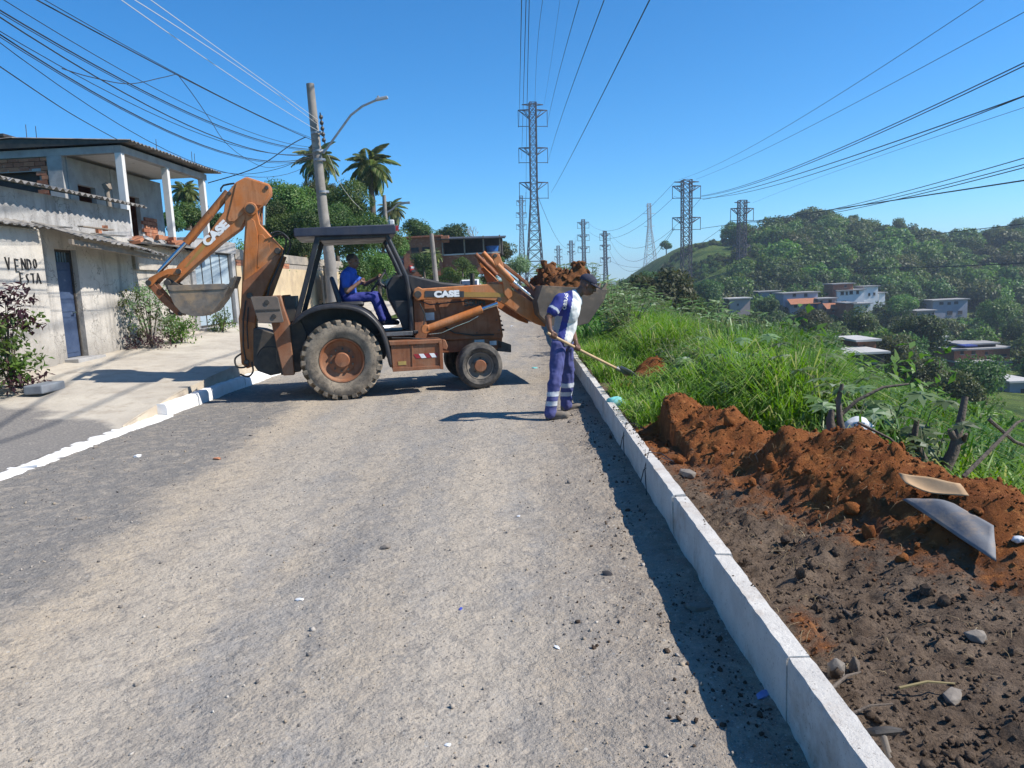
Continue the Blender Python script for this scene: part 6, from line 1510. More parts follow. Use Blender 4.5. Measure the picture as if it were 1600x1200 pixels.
def top_limit(x, y):
    """how high growth stands above the ground: it thins to low scrub where the bank opens to the valley"""
    t_ = x/np.maximum(y, .1)          # bearing from the road's end
    row = np.interp(t_, [-.2, .09, .12, .19, .3, .36, .395, .42, .5, .6, .75, 1.2], [.03, .02, -.005, -.032, -.045, -.06, -.085, -.125, -.15, -.2, -.26, -.35])
    return CH+row*y
def area(n, x0, x1, y0, y1, seed, keep=None, power=1.0):
    g = np.random.default_rng(seed); x = g.uniform(x0, x1, n); y = y0+(y1-y0)*g.random(n)**power
    if keep is not None: m = keep(x, y, g); x, y = x[m], y[m]
    return x, y
def clumpy(x, y, s, seed, thr): return fbm(x*s, y*s, seed, 2) > thr
# short bright grass by the kerb
def k1(x, y, g):
    d, t_, s = ridge_dist(x, y)
    bare = 1.3*np.exp(-((x-1.72)/.34)**2-((y-10.1)/.62)**2)+.8*np.exp(-((x-1.25)/.2)**2-((y-9.7)/.35)**2)
    return ~((d < .5) & (y < 7.4)) & (bare < .3) & clumpy(x, y, 1.3, 7, -.35) & ~((y < 6.9) & (x < 1.6))
x, y = area(30000, 1.02, 3.2, 6.3, 17, 1, k1, 1.1); h = rng.uniform(.1, .32, len(x))*(1+1.5*sstep(1.3, 2.4, x))*(1+1.1*np.maximum(-.5, fbm(x*1.6, y*1.1, 3, 2)))
blades('grass', x, y, h, rng.uniform(.008, .016, len(x)), G_lite, 'short bright green grass along the kerb', 21, (.3, .9))
# tall tangled grass
def k2(x, y, g):
    d, t_, s = ridge_dist(x, y)
    return ~((d < .55) & (y < 7.2)) & ((s > 0) | (y > 7)) & clumpy(x, y, .7, 12, -.3) & (x > 1.7+.08*(y-7))
x, y = area(42000, 1.7, 9.5, 5.2, 20, 2, k2, 1.15); h = rng.uniform(.45, .95, len(x))*(.55+.55*sstep(1.9, 3.6, x))*(1+.7*fbm(x*.6, y*.6, 5, 2))
blades('tall_grass', x, y, h, rng.uniform(.012, .026, len(x)), G_deep, 'tall tangled green grass on the bank behind the verge', 22, (.15, .9))
x, y = area(3200, 2.0, 8.0, 6.5, 20, 5, k2, 1.15); h = rng.uniform(.55, 1.25, len(x))*(.55+.55*sstep(1.9, 3.4, x))
blades('seeding_grass', x, y, h, rng.uniform(.008, .014, len(x)), leafmat('pale_grass', (.14, .2, .06), (.26, .31, .13), (.42, .42, .26), .6, .3), 'pale upright grass stems above the tall grass', 23, (.0, .35))
# grass behind the dumped earth
def k3(x, y, g):
    d, t_, s = ridge_dist(x, y); return (s > 0) & (d > .42) & (d < 4.2) & clumpy(x, y, 1.1, 14, -.4)
x, y = area(26000, 1.5, 8, 1.6, 7.4, 3, k3); d_, _, _ = ridge_dist(x, y); h = rng.uniform(.15, .5, len(x))*(1+.5*sstep(.5, 2, d_))
blades('grass', x, y, h, rng.uniform(.01, .022, len(x)), G_lite, 'bright grass on the slope behind the dumped earth', 24, (.3, 1.0))
# farther bank
x, y = area(17000, 1.1, 11, 17, 60, 4, lambda x, y, g: (x > 1.3+.0*y) & clumpy(x, y, .4, 16, -.3), 1.4); h = rng.uniform(.4, 1.1, len(x))*(.6+.4*sstep(1.4, 3, x))
x = x+road_off(y)
blades('tall_grass', x, y, h, rng.uniform(.02, .05, len(x)), G_deep, 'tall grass on the bank farther up the road', 25, (.2, .9))
# withered stalks and roots on the dug soil and along the kerb
x, y = area(2200, 1.0, 2.6, 2.0, 8.5, 6, lambda x, y, g: clumpy(x, y, 2.2, 18, .2)); h = rng.uniform(.015, .06, len(x))
blades('dry_stalks', x, y, h, rng.uniform(.002, .004, len(x)), G_dry, 'withered grass stalks and rootlets on the dug soil', 26, (1.2, 2.6))
x, y = area(5000, 2.2, 5.5, 6.6, 11, 8, lambda x, y, g: clumpy(x, y, 1.0, 19, .2)); h = rng.uniform(.15, .45, len(x))
blades('dry_grass', x, y, h, rng.uniform(.008, .014, len(x)), G_dry, 'patch of dry straw coloured grass in the green bank', 27, (.6, 1.4))

# ---- undergrowth covering slope and valley: one uncountable mass
def undergrowth(name, pts, n_leaf, L, W, mat, label, seed):
    g = np.random.default_rng(seed); P, D, N, LL, WW = [], [], [], [], []
    for (x_, y_, z_, r_, hz_) in pts:
        d = rdir(n_leaf, g); d[:, 2] = np.abs(d[:, 2]); rr = g.uniform(.55, 1, (n_leaf, 1))**.5
        wob = 1+.35*np.sin(d[:, :1]*5+x_*3)*np.cos(d[:, 1:2]*4+y_)
        P.append(d*rr*wob*[r_, r_, hz_]+[x_, y_, z_]); D.append(unit(rdir(n_leaf, g)+d*.5-[0, 0, .2])); N.append(unit(d+[0, 0, .4]))
        LL.append(np.full(n_leaf, L*r_)*g.uniform(.7, 1.3, n_leaf)); WW.append(np.full(n_leaf, W*r_)*g.uniform(.7, 1.3, n_leaf))
    v, f = leaf_arrays(np.concatenate(P), np.concatenate(D), np.concatenate(N), np.concatenate(LL), np.concatenate(WW))
    nn2 = len(v)//4; return tag(link(name, mesh_np(name, v, f, mat, False, np.repeat(np.clip(g.random(nn2)*.75+np.repeat(g.random(len(pts)), n_leaf)*.3, 0, 1), 4))), label, None, None, 'stuff')
def ug_pts(n, t0, t1, y0, y1, r0, r1, seed, hz=.8, power=1.5, thr=-1.0, houses=True):
    g = np.random.default_rng(seed); out = []
    while len(out) < n:
        Y_ = y0+(y1-y0)*g.random()**power; t_ = g.uniform(t0, t1); x_ = t_*Y_
        if x_ < 3.2+.1*Y_*0 or fbm(x_*.08, Y_*.08, seed, 2) < thr: 
            if g.random() < .02: out.append(None)
            continue
        r_ = g.uniform(r0, r1); z_ = float(terrain_z(x_, Y_))-.15
        if houses and Y_ > 40:
            u_, v_ = proj((x_, Y_, z_+r_*.5)); rp_ = r_*FPX/Y_
            if any(h_[0]-rp_ < u_ < h_[1]+rp_ and h_[2]-rp_ < v_ < h_[3]+rp_ and Y_ < h_[4]+2 for h_ in HBOX): out.append(None); continue
        out.append((x_, Y_, z_, r_, r_*hz*g.uniform(.7, 1.2)))
    return [q for q in out if q]
undergrowth('undergrowth', ug_pts(300, .3, .95, 9, 45, .35, 1.1, 51), 300, .16, .07, L_lite, 'light green scrub covering the slope below the road', 61)
undergrowth('undergrowth', ug_pts(210, .25, .95, 12, 60, .4, 1.4, 52, .9), 300, .16, .07, L_mid, 'mid green scrub covering the slope below the road', 62)
undergrowth('undergrowth', ug_pts(650, .1, .95, 45, 190, .9, 2.4, 53, .7, 1.1), 110, .26, .15, L_mid, 'green bushes covering the valley floor', 63)
undergrowth('undergrowth', ug_pts(420, .12, .95, 60, 200, .9, 2.2, 54, .7, 1.0), 110, .26, .15, L_lite, 'light green scrub on the valley floor', 64)
# scrub on the left bank, behind walls and round the brick house
g = np.random.default_rng(77); pts = []
for _ in range(340):
    Y_ = g.uniform(26, 90); x_ = g.uniform(-8.7-.22*(Y_-24), -8.7) if Y_ < 44 else g.uniform(-26, -7.6)
    r_ = g.uniform(.6, 1.5); pts.append((x_-r_*.4, Y_, float(terrain_z(x_, Y_))-.1, r_, r_*1.1))
undergrowth('undergrowth', pts, 190, .17, .09, L_mid, 'green scrub on the bank behind the boundary wall', 65)
pts = [(g.uniform(-9.8, -8.8), g.uniform(23, 36), 2.3+g.uniform(-.5, .6), g.uniform(.5, .9), g.uniform(.5, .9)) for _ in range(26)]
undergrowth('creeper', pts, 420, .15, .08, L_mid, 'leafy creeper hanging over the top of the boundary wall', 66)

# ---- broad-leaved weeds, each a plant
def weed_mesh(seed, star, n_st=5, H=1.0):
    g = np.random.default_rng(seed); P, D, N, Ls, Ws = [], [], [], [], []; b = MB()
    for s_ in range(n_st):
        a = g.uniform(0, 6.28); top = np.array([math.cos(a)*g.uniform(.05, .45), math.sin(a)*g.uniform(.05, .45), g.uniform(.55, 1.0)])*H
        b.tube([(0, 0, -.05), tuple(top*[.4, .4, .55]), tuple(top)], [.014, .011, .005], 5)
        for k in range(9 if not star else 4):
            t_ = .35+.65*k/(8 if not star else 3); base = top*[t_, t_, t_*(.7+.3*t_)]; aa = a+k*2.4
            if not star:
                for _ in range(2):
                    aa += 2.9; P.append(base); d = np.array([math.cos(aa), math.sin(aa), g.uniform(-.15, .5)]); D.append(d/np.linalg.norm(d)); N.append([0, 0, 1.]); Ls.append(g.uniform(.13, .22)*H); Ws.append(g.uniform(.035, .06)*H)
            else:
                c_ = base+np.array([math.cos(aa)*.16, math.sin(aa)*.16, .1])*H; tilt = np.array([g.normal(0, .35), g.normal(0, .35), 1.]); tilt /= np.linalg.norm(tilt)
                e1 = np.cross(tilt, [0.3, .9, .1]); e1 /= np.linalg.norm(e1); e2 = np.cross(tilt, e1)
                for q in range(8):
                    an = q*2*math.pi/8.6; d = e1*math.cos(an)+e2*math.sin(an)-tilt*.15; P.append(c_); D.append(d/np.linalg.norm(d)); N.append(tilt); Ls.append(g.uniform(.17, .24)*H*(1-.25*abs(q-4)/4)); Ws.append(.075*H)
                b.tube([tuple(base), tuple(c_)], .005, 4)
    v, f = leaf_arrays(np.array(P), np.array(D), np.array(N), np.array(Ls), np.array(Ws))
    return v, f, np.repeat(g.random(len(P)), 4), b.mesh('stems', gm('green_stem', (.12, .15, .06), (.2, .17, .1), 8, .8, 0) if seed == 0 else bpy.data.materials['green_stem'], 60)
WM = []
for s_ in range(6):
    v, f, a, st = weed_mesh(s_, s_ >= 3, 8 if s_ < 3 else 5); WM.append((mesh_np('leaves', v, f, L_pale, False, a), st))
def weed(x_, y_, H, kind, seed, label, group, z=None):
    z0 = float(ground_z(x_, y_)); H = min(H, max(.3, float(top_limit(np.array(x_), np.array(y_)))-z0+.1))
    o = tag(empty('weed', (x_, y_, z0-.03 if z is None else z), seed*1.3), label, 'plant', group); m_ = WM[kind]
    for nm, me in (('stems', m_[1]), ('leaves', m_[0])):
        q = link(nm, me, None, o); q.scale = (H, H, H)
    return o
g = random.Random(31)
for k in range(46):
    Y_ = g.uniform(14.5, 34); x_ = g.uniform(1.7, 4.6+.03*Y_)+float(road_off(Y_))
    weed(x_, Y_, g.uniform(1.2, 2.3)*(.75 if x_ < 2.2 else 1), k % 3, k, 'tall pale-leaved weed in the thicket behind the loader bucket', 'pale weeds behind the bucket')
for k in range(26):
    Y_ = g.uniform(36, 66); x_ = g.uniform(1.8, 4.8)+float(road_off(Y_))
    weed(x_, Y_, g.uniform(2.0, 3.2), k % 3, k, 'pale-leaved weed bush at the far end of the right verge', 'far pale weeds')
for k in range(30):
    Y_ = g.uniform(7.8, 14); x_ = g.uniform(1.5, 5.5)
    weed(x_, Y_, g.uniform(.35, .8), k % 6, 50+k, 'leafy weed poking out of the roadside grass', 'weeds in the roadside grass')
STAR = ((1255, 575, -.1, .95, 3), (1290, 600, -.1, 1.0, 4), (1335, 610, -.2, 1.0, 5), (1375, 625, -.2, 1.05, 3), (1320, 640, -.05, .8, 4), (1420, 660, -.25, .8, 5), (1180, 545, .0, .9, 4), (1225, 560, .0, .9, 5), (1120, 540, .1, .75, 3), (1150, 570, .1, .7, 5), (1450, 690, -.3, .7, 3))
for k, (u, v_, zz, H, kd) in enumerate(sorted(STAR)):
    Y_ = 1180*1.35/(v_+70-418); p = atY(u, v_, Y_)
    weed(p.x, Y_, H*.8, kd, k, 'broad star-leaved pale weed on the bank, %s from the left' % ORD[k], 'star-leaved weeds')

# ---- shrubs by the house wall
def shrub(px_, X_, y_c, r_, h_, n, mats, seed, label, L=.11, W=.055, z0=None):
    g = np.random.default_rng(seed); z0 = float(pave_z(X_, y_c)) if z0 is None else z0
    o = tag(empty('shrub', (X_, y_c, z0)), label, 'shrub'); b = MB()
    for k in range(9):
        a = g.uniform(0, 6.28); rr = g.uniform(.1, .75)*r_; b.tube([(0, 0, 0), (math.cos(a)*rr*.5, math.sin(a)*rr*.5, h_*.5), (math.cos(a)*rr, math.sin(a)*rr, h_*g.uniform(.7, 1))], [.016, .011, .004], 5)
    b.build('stems', m_bark, o, 50)
    for (mt, share, zr) in mats:
        m_ = int(n*share); a = g.uniform(0, 6.28, m_); rr = np.sqrt(g.random(m_))*r_; zz = g.uniform(zr[0], zr[1], m_)*h_
        k = 1-.5*np.abs(zz/h_-.45); P = np.stack([np.cos(a)*rr*k, np.sin(a)*rr*k, zz], 1)
        # gather leaves into sprigs
        c_ = P[g.integers(0, m_, m_//9)]; P = c_[g.integers(0, len(c_), m_)]+g.normal(0, .055, (m_, 3)); P[:, 2] = np.maximum(P[:, 2], .03)
        D = unit(rdir(m_, g)+np.stack([np.cos(a), np.sin(a), .1+0*a], 1)*.5-[0, 0, .25]); N = unit(rdir(m_, g)*.5+[0, 0, 1])
        v, f = leaf_arrays(P, D, N, g.uniform(.7, 1.3, m_)*L, g.uniform(.7, 1.3, m_)*W)
        link('leaves', mesh_np('leaves', v, f, mt, False, np.repeat(g.random(m_), 4)), None, o)
    return o
shrub(0, -7.6, 10.95, .5, 1.5, 1500, ((L_purp, .3, (.6, 1.0)), (L_mid, .4, (.2, .75)), (L_lite, .15, (.1, .4)), (L_purp, .15, (0, .3))), 1, 'purple and green leafy shrub at the left edge below the graffiti')
shrub(0, -7.75, 15.6, .6, 1.3, 1500, ((L_pale, .45, (.3, 1.0)), (L_olive, .35, (.2, .9)), (L_purp, .2, (0, .25))), 2, 'greyish green scraggly shrub against the wall between door and gate', .09, .035)
shrub(0, -7.55, 16.55, .36, .55, 700, ((L_lite, 1.0, (.1, 1.0)),), 3, 'small fresh green shrub right of the scraggly shrub', .1, .035)
shrub(0, -7.6, 19.0, .3, .5, 400, ((L_mid, 1.0, (.1, 1.0)),), 4, 'small green plant at the foot of the gate', .09, .035)
shrub(0, -5.6, 17.6, .3, .45, 350, ((L_lite, 1.0, (.1, 1.0)),), 5, 'low weeds seen behind the stabiliser leg', .12, .03)
b = MB(); b.bx(-.14, .14, -.28, .28, 0, .13); tag(b.build('planter', gm('grey_planter', (.2, .22, .24), (.15, .16, .18), 5, .8, .3), None, bevel=.02, loc=(-7.1, 10.95, float(pave_z(-7.1, 10.95)))), 'shallow grey planter tray in front of the purple and green shrub', 'planter')
# ================================================================== PEOPLE
def remeshed(mb, voxel, smooth, name, mat):
    me = mb.mesh(name, mat); o = bpy.data.objects.new('tmp', me); COL.objects.link(o)
    r_ = o.modifiers.new('r', 'REMESH'); r_.mode = 'VOXEL'; r_.voxel_size = voxel
    if smooth: s_ = o.modifiers.new('s', 'SMOOTH'); s_.factor = .5; s_.iterations = smooth
    dg = bpy.context.evaluated_depsgraph_get(); out = bpy.data.meshes.new_from_object(o.evaluated_get(dg))
    bpy.data.objects.remove(o); bpy.data.meshes.remove(me)
    out.name = name; out.materials.clear(); out.materials.append(mat)
    out.polygons.foreach_set('use_smooth', [True]*len(out.polygons)); return out
def cap(b, p, q, r0, r1, n=14):
    p, q = Vector(p), Vector(q); b.tube([p, q], [r0, r1], n)
    b.ico(p, r0, 2); b.ico(q, r1, 2)
def ell(b, c_, rad, fx=Vector((1, 0, 0)), fz=Vector((0, 0, 1))):
    fx = fx.normalized(); fy = fz.cross(fx).normalized(); fz = fx.cross(fy); m_ = Matrix((fx, fy, fz)).transposed()
    bm = bmesh.new(); bmesh.ops.create_icosphere(bm, subdivisions=3, radius=1); c_ = Vector(c_)
    vs = [c_+m_@Vector((v.co.x*rad[0], v.co.y*rad[1], v.co.z*rad[2])) for v in bm.verts]; fs = [[v.index for v in f.verts] for f in bm.faces]; bm.free(); b.add(vs, fs)
def head(b, c_, f, u):
    f, u = f.normalized(), u.normalized(); r_ = f.cross(u).normalized(); u = r_.cross(f)
    ell(b, c_+u*.02, (.098, .077, .098), f, u); ell(b, c_+f*.02-u*.05, (.078, .066, .075), f, u); ell(b, c_+f*.045-u*.088, (.042, .04, .028), f, u)
    cap(b, c_+f*.094+u*.012, c_+f*.113-u*.03, .011, .016); ell(b, c_+f*.085-u*.065, (.017, .028, .014), f, u)
    cap(b, c_+f*.088+u*.03+r_*.04, c_+f*.088+u*.03-r_*.04, .013, .013)
    for s in (1, -1): ell(b, c_+r_*s*.078-u*.015-f*.005, (.02, .012, .032), f, u)
    return f, u, r_
def grip(b, c_, axis, palm_dir, s=1.0):
    """hand closed on a bar: palm on the palm_dir side, four fingers curled round, thumb over the top"""
    axis = axis.normalized(); pd = (palm_dir-palm_dir.dot(axis)*axis).normalized(); w3 = axis.cross(pd)
    ell(b, c_+pd*.032, (.045*s, .018, .036), axis, pd.cross(axis))
    for i, (o_, L_) in enumerate(((-.033, .9), (-.011, 1.0), (.011, .96), (.033, .8))):
        R0 = .027; pr_ = None
        for a in np.linspace(20, 20+215*L_, 6):
            q = c_+axis*o_*s+(pd*math.cos(R(a))+w3*math.sin(R(a)))*R0
            if pr_ is not None: cap(b, pr_, q, .0092, .0088, 8)
            pr_ = q
    t0 = c_+pd*.03-axis*.042*s-w3*.012; t1 = c_-w3*.027-axis*.03*s+pd*.01; t2 = c_-w3*.024-pd*.016-axis*.008*s
    cap(b, t0, t1, .012, .0105, 8); cap(b, t1, t2, .0105, .009, 8)
def cloth(name, c1, c2, ns=9): return gm(name, c1, c2, ns, .9, .35, 220, .002)
m_skin = gm('brown_skin', (.15, .075, .045), (.12, .058, .036), 9, .5, .15, 120, .001)
m_skin2 = gm('tan_skin', (.19, .1, .065), (.15, .078, .05), 9, .5, .15, 120, .001)
m_navy = cloth('blue_workwear', (.08, .088, .235), (.055, .06, .17)); m_royal = cloth('royal_blue_cloth', (.04, .05, .25), (.03, .036, .18)); m_bri = cloth('bright_blue_shirt', (.04, .11, .46), (.03, .08, .36))
m_wht = cloth('white_cloth', (.68, .68, .66), (.58, .58, .57)); m_band = gm('reflective_band', (.5, .52, .55), (.42, .44, .48), 12, .45, 0); m_gryc = cloth('grey_cloth', (.33, .33, .34), (.26, .26, .27))
m_cap = cloth('navy_cap', (.03, .032, .055), (.02, .022, .04)); m_boot = gm('dusty_boot', (.13, .11, .09), (.2, .17, .135), 8, .85, .3); m_hair = gm('short_hair', (.02, .018, .016), (.06, .055, .05), 60, .8, .5, 200)
m_lip = gm('lips', (.11, .045, .035), (.1, .04, .03), 9, .5, 0); m_eye = gm('eye', (.03, .02, .015), (.02, .015, .01), 9, .2, 0)
def wrinkle(me, amp, sc, zc=None):
    n = len(me.vertices); co = np.empty(n*3, np.float32); me.vertices.foreach_get('co', co); co = co.reshape(-1, 3)
    no = np.empty(n*3, np.float32); me.vertices.foreach_get('normal', no); no = no.reshape(-1, 3)
    d = amp*(fbm(co[:, 0]*sc+co[:, 1]*sc*.7, co[:, 2]*sc*1.6, 3, 3)+.6*np.sin(co[:, 2]*sc*4+fbm(co[:, 0]*sc*2, co[:, 1]*sc*2, 5, 2)*5)*.5)
    me.vertices.foreach_set('co', (co+no*d[:, None]).ravel()); me.update()
def split_by(me, fn, mats):
    me.materials.clear()
    for m_ in mats: me.materials.append(m_)
    idx = [fn(p.center) for p in me.polygons]; me.polygons.foreach_set('material_index', idx)
def shell_band(src, sel, off, name, mat, parent):
    bm = bmesh.new(); bm.from_mesh(src); bm.normal_update()
    bmesh.ops.delete(bm, geom=[f for f in bm.faces if not sel(f.calc_center_median())], context='FACES')
    for v in bm.verts: v.co += v.normal*off
    me = bpy.data.meshes.new(name); bm.to_mesh(me); bm.free(); me.materials.clear(); me.materials.append(mat); me.polygons.foreach_set('material_index', [0]*len(me.polygons))
    return link(name, me, None, parent)

# ---- worker with the shovel
WB = Vector((.40, 9.05, 0))
worker = tag(empty('person', WB), 'worker in blue and white uniform and dark cap bending over a long shovel', 'person')
J = lambda u, v, Y_: atY(u, v, Y_)-WB
S0 = atY(857, 521, 8.7)-WB; S1 = atY(974, 581, 9.35)-WB
def on_sh(t_): return S0.lerp(S1, t_)
HR, HL = on_sh(.055), on_sh(.36)
axis = (S1-S0).normalized()
hipR, hipL = J(872, 541, 8.96), J(885, 540, 9.16); kneR, kneL = J(867, 596, 8.84), J(887, 592, 9.27); ankR, ankL = J(861, 642, 8.8), J(885, 632, 9.32)
ankR.z = max(ankR.z, .1); ankL.z = max(ankL.z, .1)
pel = (hipR+hipL)/2+Vector((0, 0, .03)); wai = J(879, 526, 9.06); che = J(888, 486, 9.06); nck = J(897, 462, 9.06)
shR, shL = J(877, 468, 8.88), J(893, 467, 9.25); elR, elL = J(856, 497, 8.78), J(893, 507, 9.22)
hc = J(918, 445, 9.06); hf = Vector((.86, -.12, -.42)); hu = Vector((.42, 0, .86))
wrR = HR+Vector((-.03, 0, .07)); wrL = HL+Vector((-.01, .01, .085))
b = MB(); f_, u_, r_ = head(b, hc, hf, hu); cap(b, nck-Vector((.01, 0, .04)), hc-u_*.05-f_*.03, .058, .052)
cap(b, che, pel, .12, .12); cap(b, shR, shL, .06, .06); cap(b, shR, elR, .048, .04); cap(b, elR, wrR, .039, .027); cap(b, shL, elL, .048, .04); cap(b, elL, wrL, .039, .027)
cap(b, wrR, HR+Vector((-.012, 0, .035)), .026, .03); cap(b, wrL, HL+Vector((-.006, 0, .04)), .026, .03)
grip(b, HR, axis, Vector((-.2, -.3, 1))); grip(b, HL, axis, Vector((-.2, .3, 1)), 1.0)
for hp_, kn, an in ((hipR, kneR, ankR), (hipL, kneL, ankL)): cap(b, hp_, kn, .075, .052); cap(b, kn, an, .05, .036)
link('body', remeshed(b, .0075, 2, 'body', m_skin), None, worker)
# trousers
b = MB(); ell(b, pel+Vector((0, 0, .03)), (.135, .175, .13)); cap(b, pel+Vector((0, 0, .1)), pel, .125, .13)
for hp_, kn, an in ((hipR, kneR, ankR), (hipL, kneL, ankL)):
    cap(b, hp_, kn, .1, .08); cap(b, kn, an+Vector((0, 0, .0)), .078, .07); cap(b, an, an-Vector((0, 0, .025)), .07, .076)
tr = remeshed(b, .011, 3, 'trousers', m_navy); wrinkle(tr, .017, 6); tro = link('trousers', tr, None, worker)
for kn, an, s_ in ((kneR, ankR, 1), (kneL, ankL, -1)):
    mid = (ankR.y+ankL.y)/2
    for z_ in (.30, .19):
        shell_band(tr, lambda c_, z_=z_, s_=s_: abs(c_.z-(z_+.03*(s_ < 0))) < .026 and ((c_-kn.lerp(an, .5)).to_2d().length < .14), .0035, 'reflective_band', m_band, tro)
# shirt
b = MB(); ell(b, che.lerp(nck, .25), (.125, .2, .13), Vector((.9, 0, -.25)), Vector((.25, 0, .95))); cap(b, che, wai, .142, .135); ell(b, wai.lerp(pel, .35), (.145, .18, .12)); ell(b, che+Vector((0, .07, 0)), (.13, .12, .17)); ell(b, che-Vector((0, .07, 0)), (.13, .12, .17)); ell(b, wai, (.14, .17, .13))
cap(b, nck, nck-Vector((.02, 0, .05)), .075, .12); cap(b, shR, shL, .075, .075)
cap(b, shR, shR.lerp(elR, .62), .078, .074); cap(b, shL, shL.lerp(elL, .62), .078, .074)
sh_ = remeshed(b, .010, 3, 'shirt', m_royal); wrinkle(sh_, .011, 7)
slR = (shR, elR)
def near_seg(c_, a, d_):
    ab = d_-a; t_ = max(0, min(1, (c_-a).dot(ab)/ab.dot(ab))); return (c_-(a+ab*t_)).length, t_
def shirt_part(c_):
    for a, d_ in ((shR, elR), (shL, elL)):
        dd, t_ = near_seg(c_, a+(d_-a)*.15, d_)
        if dd < .088 and t_ > .05: return 2 if .42 < t_ < .55 else 0
    ax = pel.lerp(nck, max(0, min(1, (c_.z-pel.z)/(nck.z-pel.z)))); q = c_.x-ax.x
    if q > -.004-.05*(c_.z-1.1): return 1
    if q < -.085 and c_.z < 1.2: return 3
    return 0
split_by(sh_, shirt_part, (m_royal, m_wht, m_band, m_gryc)); sho = link('shirt', sh_, None, worker)
q = letters('OBRAS', .062, m_wht, None, J(886, 472, 8.6), (R(90), R(-78), 0), .002, 0, 1.0, 0, 'lettering')
from mathutils.bvhtree import BVHTree
bv = BVHTree.FromPolygons([v.co for v in sh_.vertices], [p.vertices for p in sh_.polygons])
mw = Matrix.Translation(q.location) @ q.rotation_euler.to_matrix().to_4x4()
bm = bmesh.new(); bm.from_mesh(q.data); bmesh.ops.subdivide_edges(bm, edges=bm.edges, cuts=1)
for v in bm.verts:
    w_ = mw @ v.co; hit = bv.ray_cast(w_, Vector((0, 1, 0)))
    v.co = (hit[0]-Vector((0, .004, 0))) if hit[0] is not None else w_          # printed on the cloth: follows its surface
bm.to_mesh(q.data); bm.free(); q.location = (0, 0, 0); q.rotation_euler = (0, 0, 0); q.parent = sho
# boots, cap
for an, fx_ in ((ankR, Vector((1, -.06, 0))), (ankL, Vector((1, .05, 0)))):
    b = MB(); fx_.normalize(); g0 = Vector((an.x, an.y, 0)); cap(b, g0+Vector((0, 0, .12)), g0+Vector((0, 0, .05)), .055, .055); cap(b, g0+Vector((0, 0, .05))-fx_*.03, g0+fx_*.13+Vector((0, 0, .045)), .05, .047); ell(b, g0+fx_*.16+Vector((0, 0, .04)), (.06, .05, .042), fx_)
    b.box(g0+fx_*.065+Vector((0, 0, .012)), (.27, .088, .024), Matrix.Rotation(math.atan2(fx_.y, fx_.x), 3, 'Z')); link('boot', remeshed(b, .009, 2, 'boot', m_boot), None, worker)
b = MB(); ell(b, hc+u_*.045-f_*.008, (.112, .092, .085), f_, u_); cm_ = remeshed(b, .009, 1, 'cap', m_cap)
bm = bmesh.new(); bm.from_mesh(cm_); bmesh.ops.delete(bm, geom=[v for v in bm.verts if (v.co-hc).dot(u_) < .028], context='VERTS'); bm.to_mesh(cm_); bm.free()
cap_o = link('cap', cm_, None, worker); cap_o.modifiers.new('t', 'SOLIDIFY').thickness = .004
b = MB(); pts = []
for i in range(13):
    a = R(-78+13*i); pts.append((a, .096))
V = []
for a, rr in pts:
    for ext in (0, 1):
        e_ = rr+(ext*.075*max(.15, math.cos(a))); V.append(hc+u_*(.036-.02*ext)+f_*math.cos(a)*e_*1.1+r_*math.sin(a)*.086*(1 if ext == 0 else 1.02))
b.add(V, [(2*i, 2*i+1, 2*i+3, 2*i+2) for i in range(12)]); v_ = b.build('visor', m_cap, cap_o, 60); v_.modifiers.new('t', 'SOLIDIFY').thickness = .005
def face_bits(parent, hc, f_, u_, r_, hair=None):
    for s in (1, -1):
        b = MB(); ell(b, hc+f_*.088+r_*s*.032+u_*.012, (.008, .013, .008), f_, u_); b.build('eye', m_eye, parent, 60)
    b = MB(); ell(b, hc+f_*.099-u_*.066, (.006, .024, .008), f_, u_); b.build('mouth', m_lip, parent, 60)
face_bits(worker, hc, f_, u_, r_)
# shovel, held in both hands
sv = tag(empty('shovel', WB), 'long wooden-handled shovel held by the worker with its blade in the grass', 'shovel')
b = MB(); b.tube([S0-axis*.02, S0.lerp(S1, .5)+Vector((0, 0, -.006)), S1], [.0165, .0175, .018], 10); b.build('handle', gm('pale_wood_handle', (.5, .34, .19), (.42, .28, .15), 9, .6, .2), sv, 50)
d_ = (axis+Vector((0, 0, -.25))).normalized(); sd = d_.cross(Vector((0, 0, 1))).normalized(); n_ = sd.cross(d_)
b = MB(); V = []
prof = [(-.1, .03), (0, .11), (.08, .125), (.2, .12), (.28, .085), (.33, .02)]
for l_, w_ in prof:
    for k in range(5): s_ = -1+k*.5; V.append(S1+d_*l_+sd*w_*s_+n_*(.03*s_*s_-.02*(l_/.33)**2))
b.add(V, [(5*i+k, 5*i+k+1, 5*i+5+k+1, 5*i+5+k) for i in range(5) for k in range(4)]); o = b.build('blade', gm('worn_steel', (.3, .3, .31), (.2, .19, .18), 6, .45, .1, metal=.6), sv, 60); o.modifiers.new('t', 'SOLIDIFY').thickness = .004
b = MB(); b.tube([S1-axis*.14, S1-axis*.02, S1+d_*.05], [.021, .023, .016], 10); b.build('socket', gm('socket_steel', (.35, .34, .33), (.25, .24, .23), 6, .5, .1, metal=.5), sv, 50)

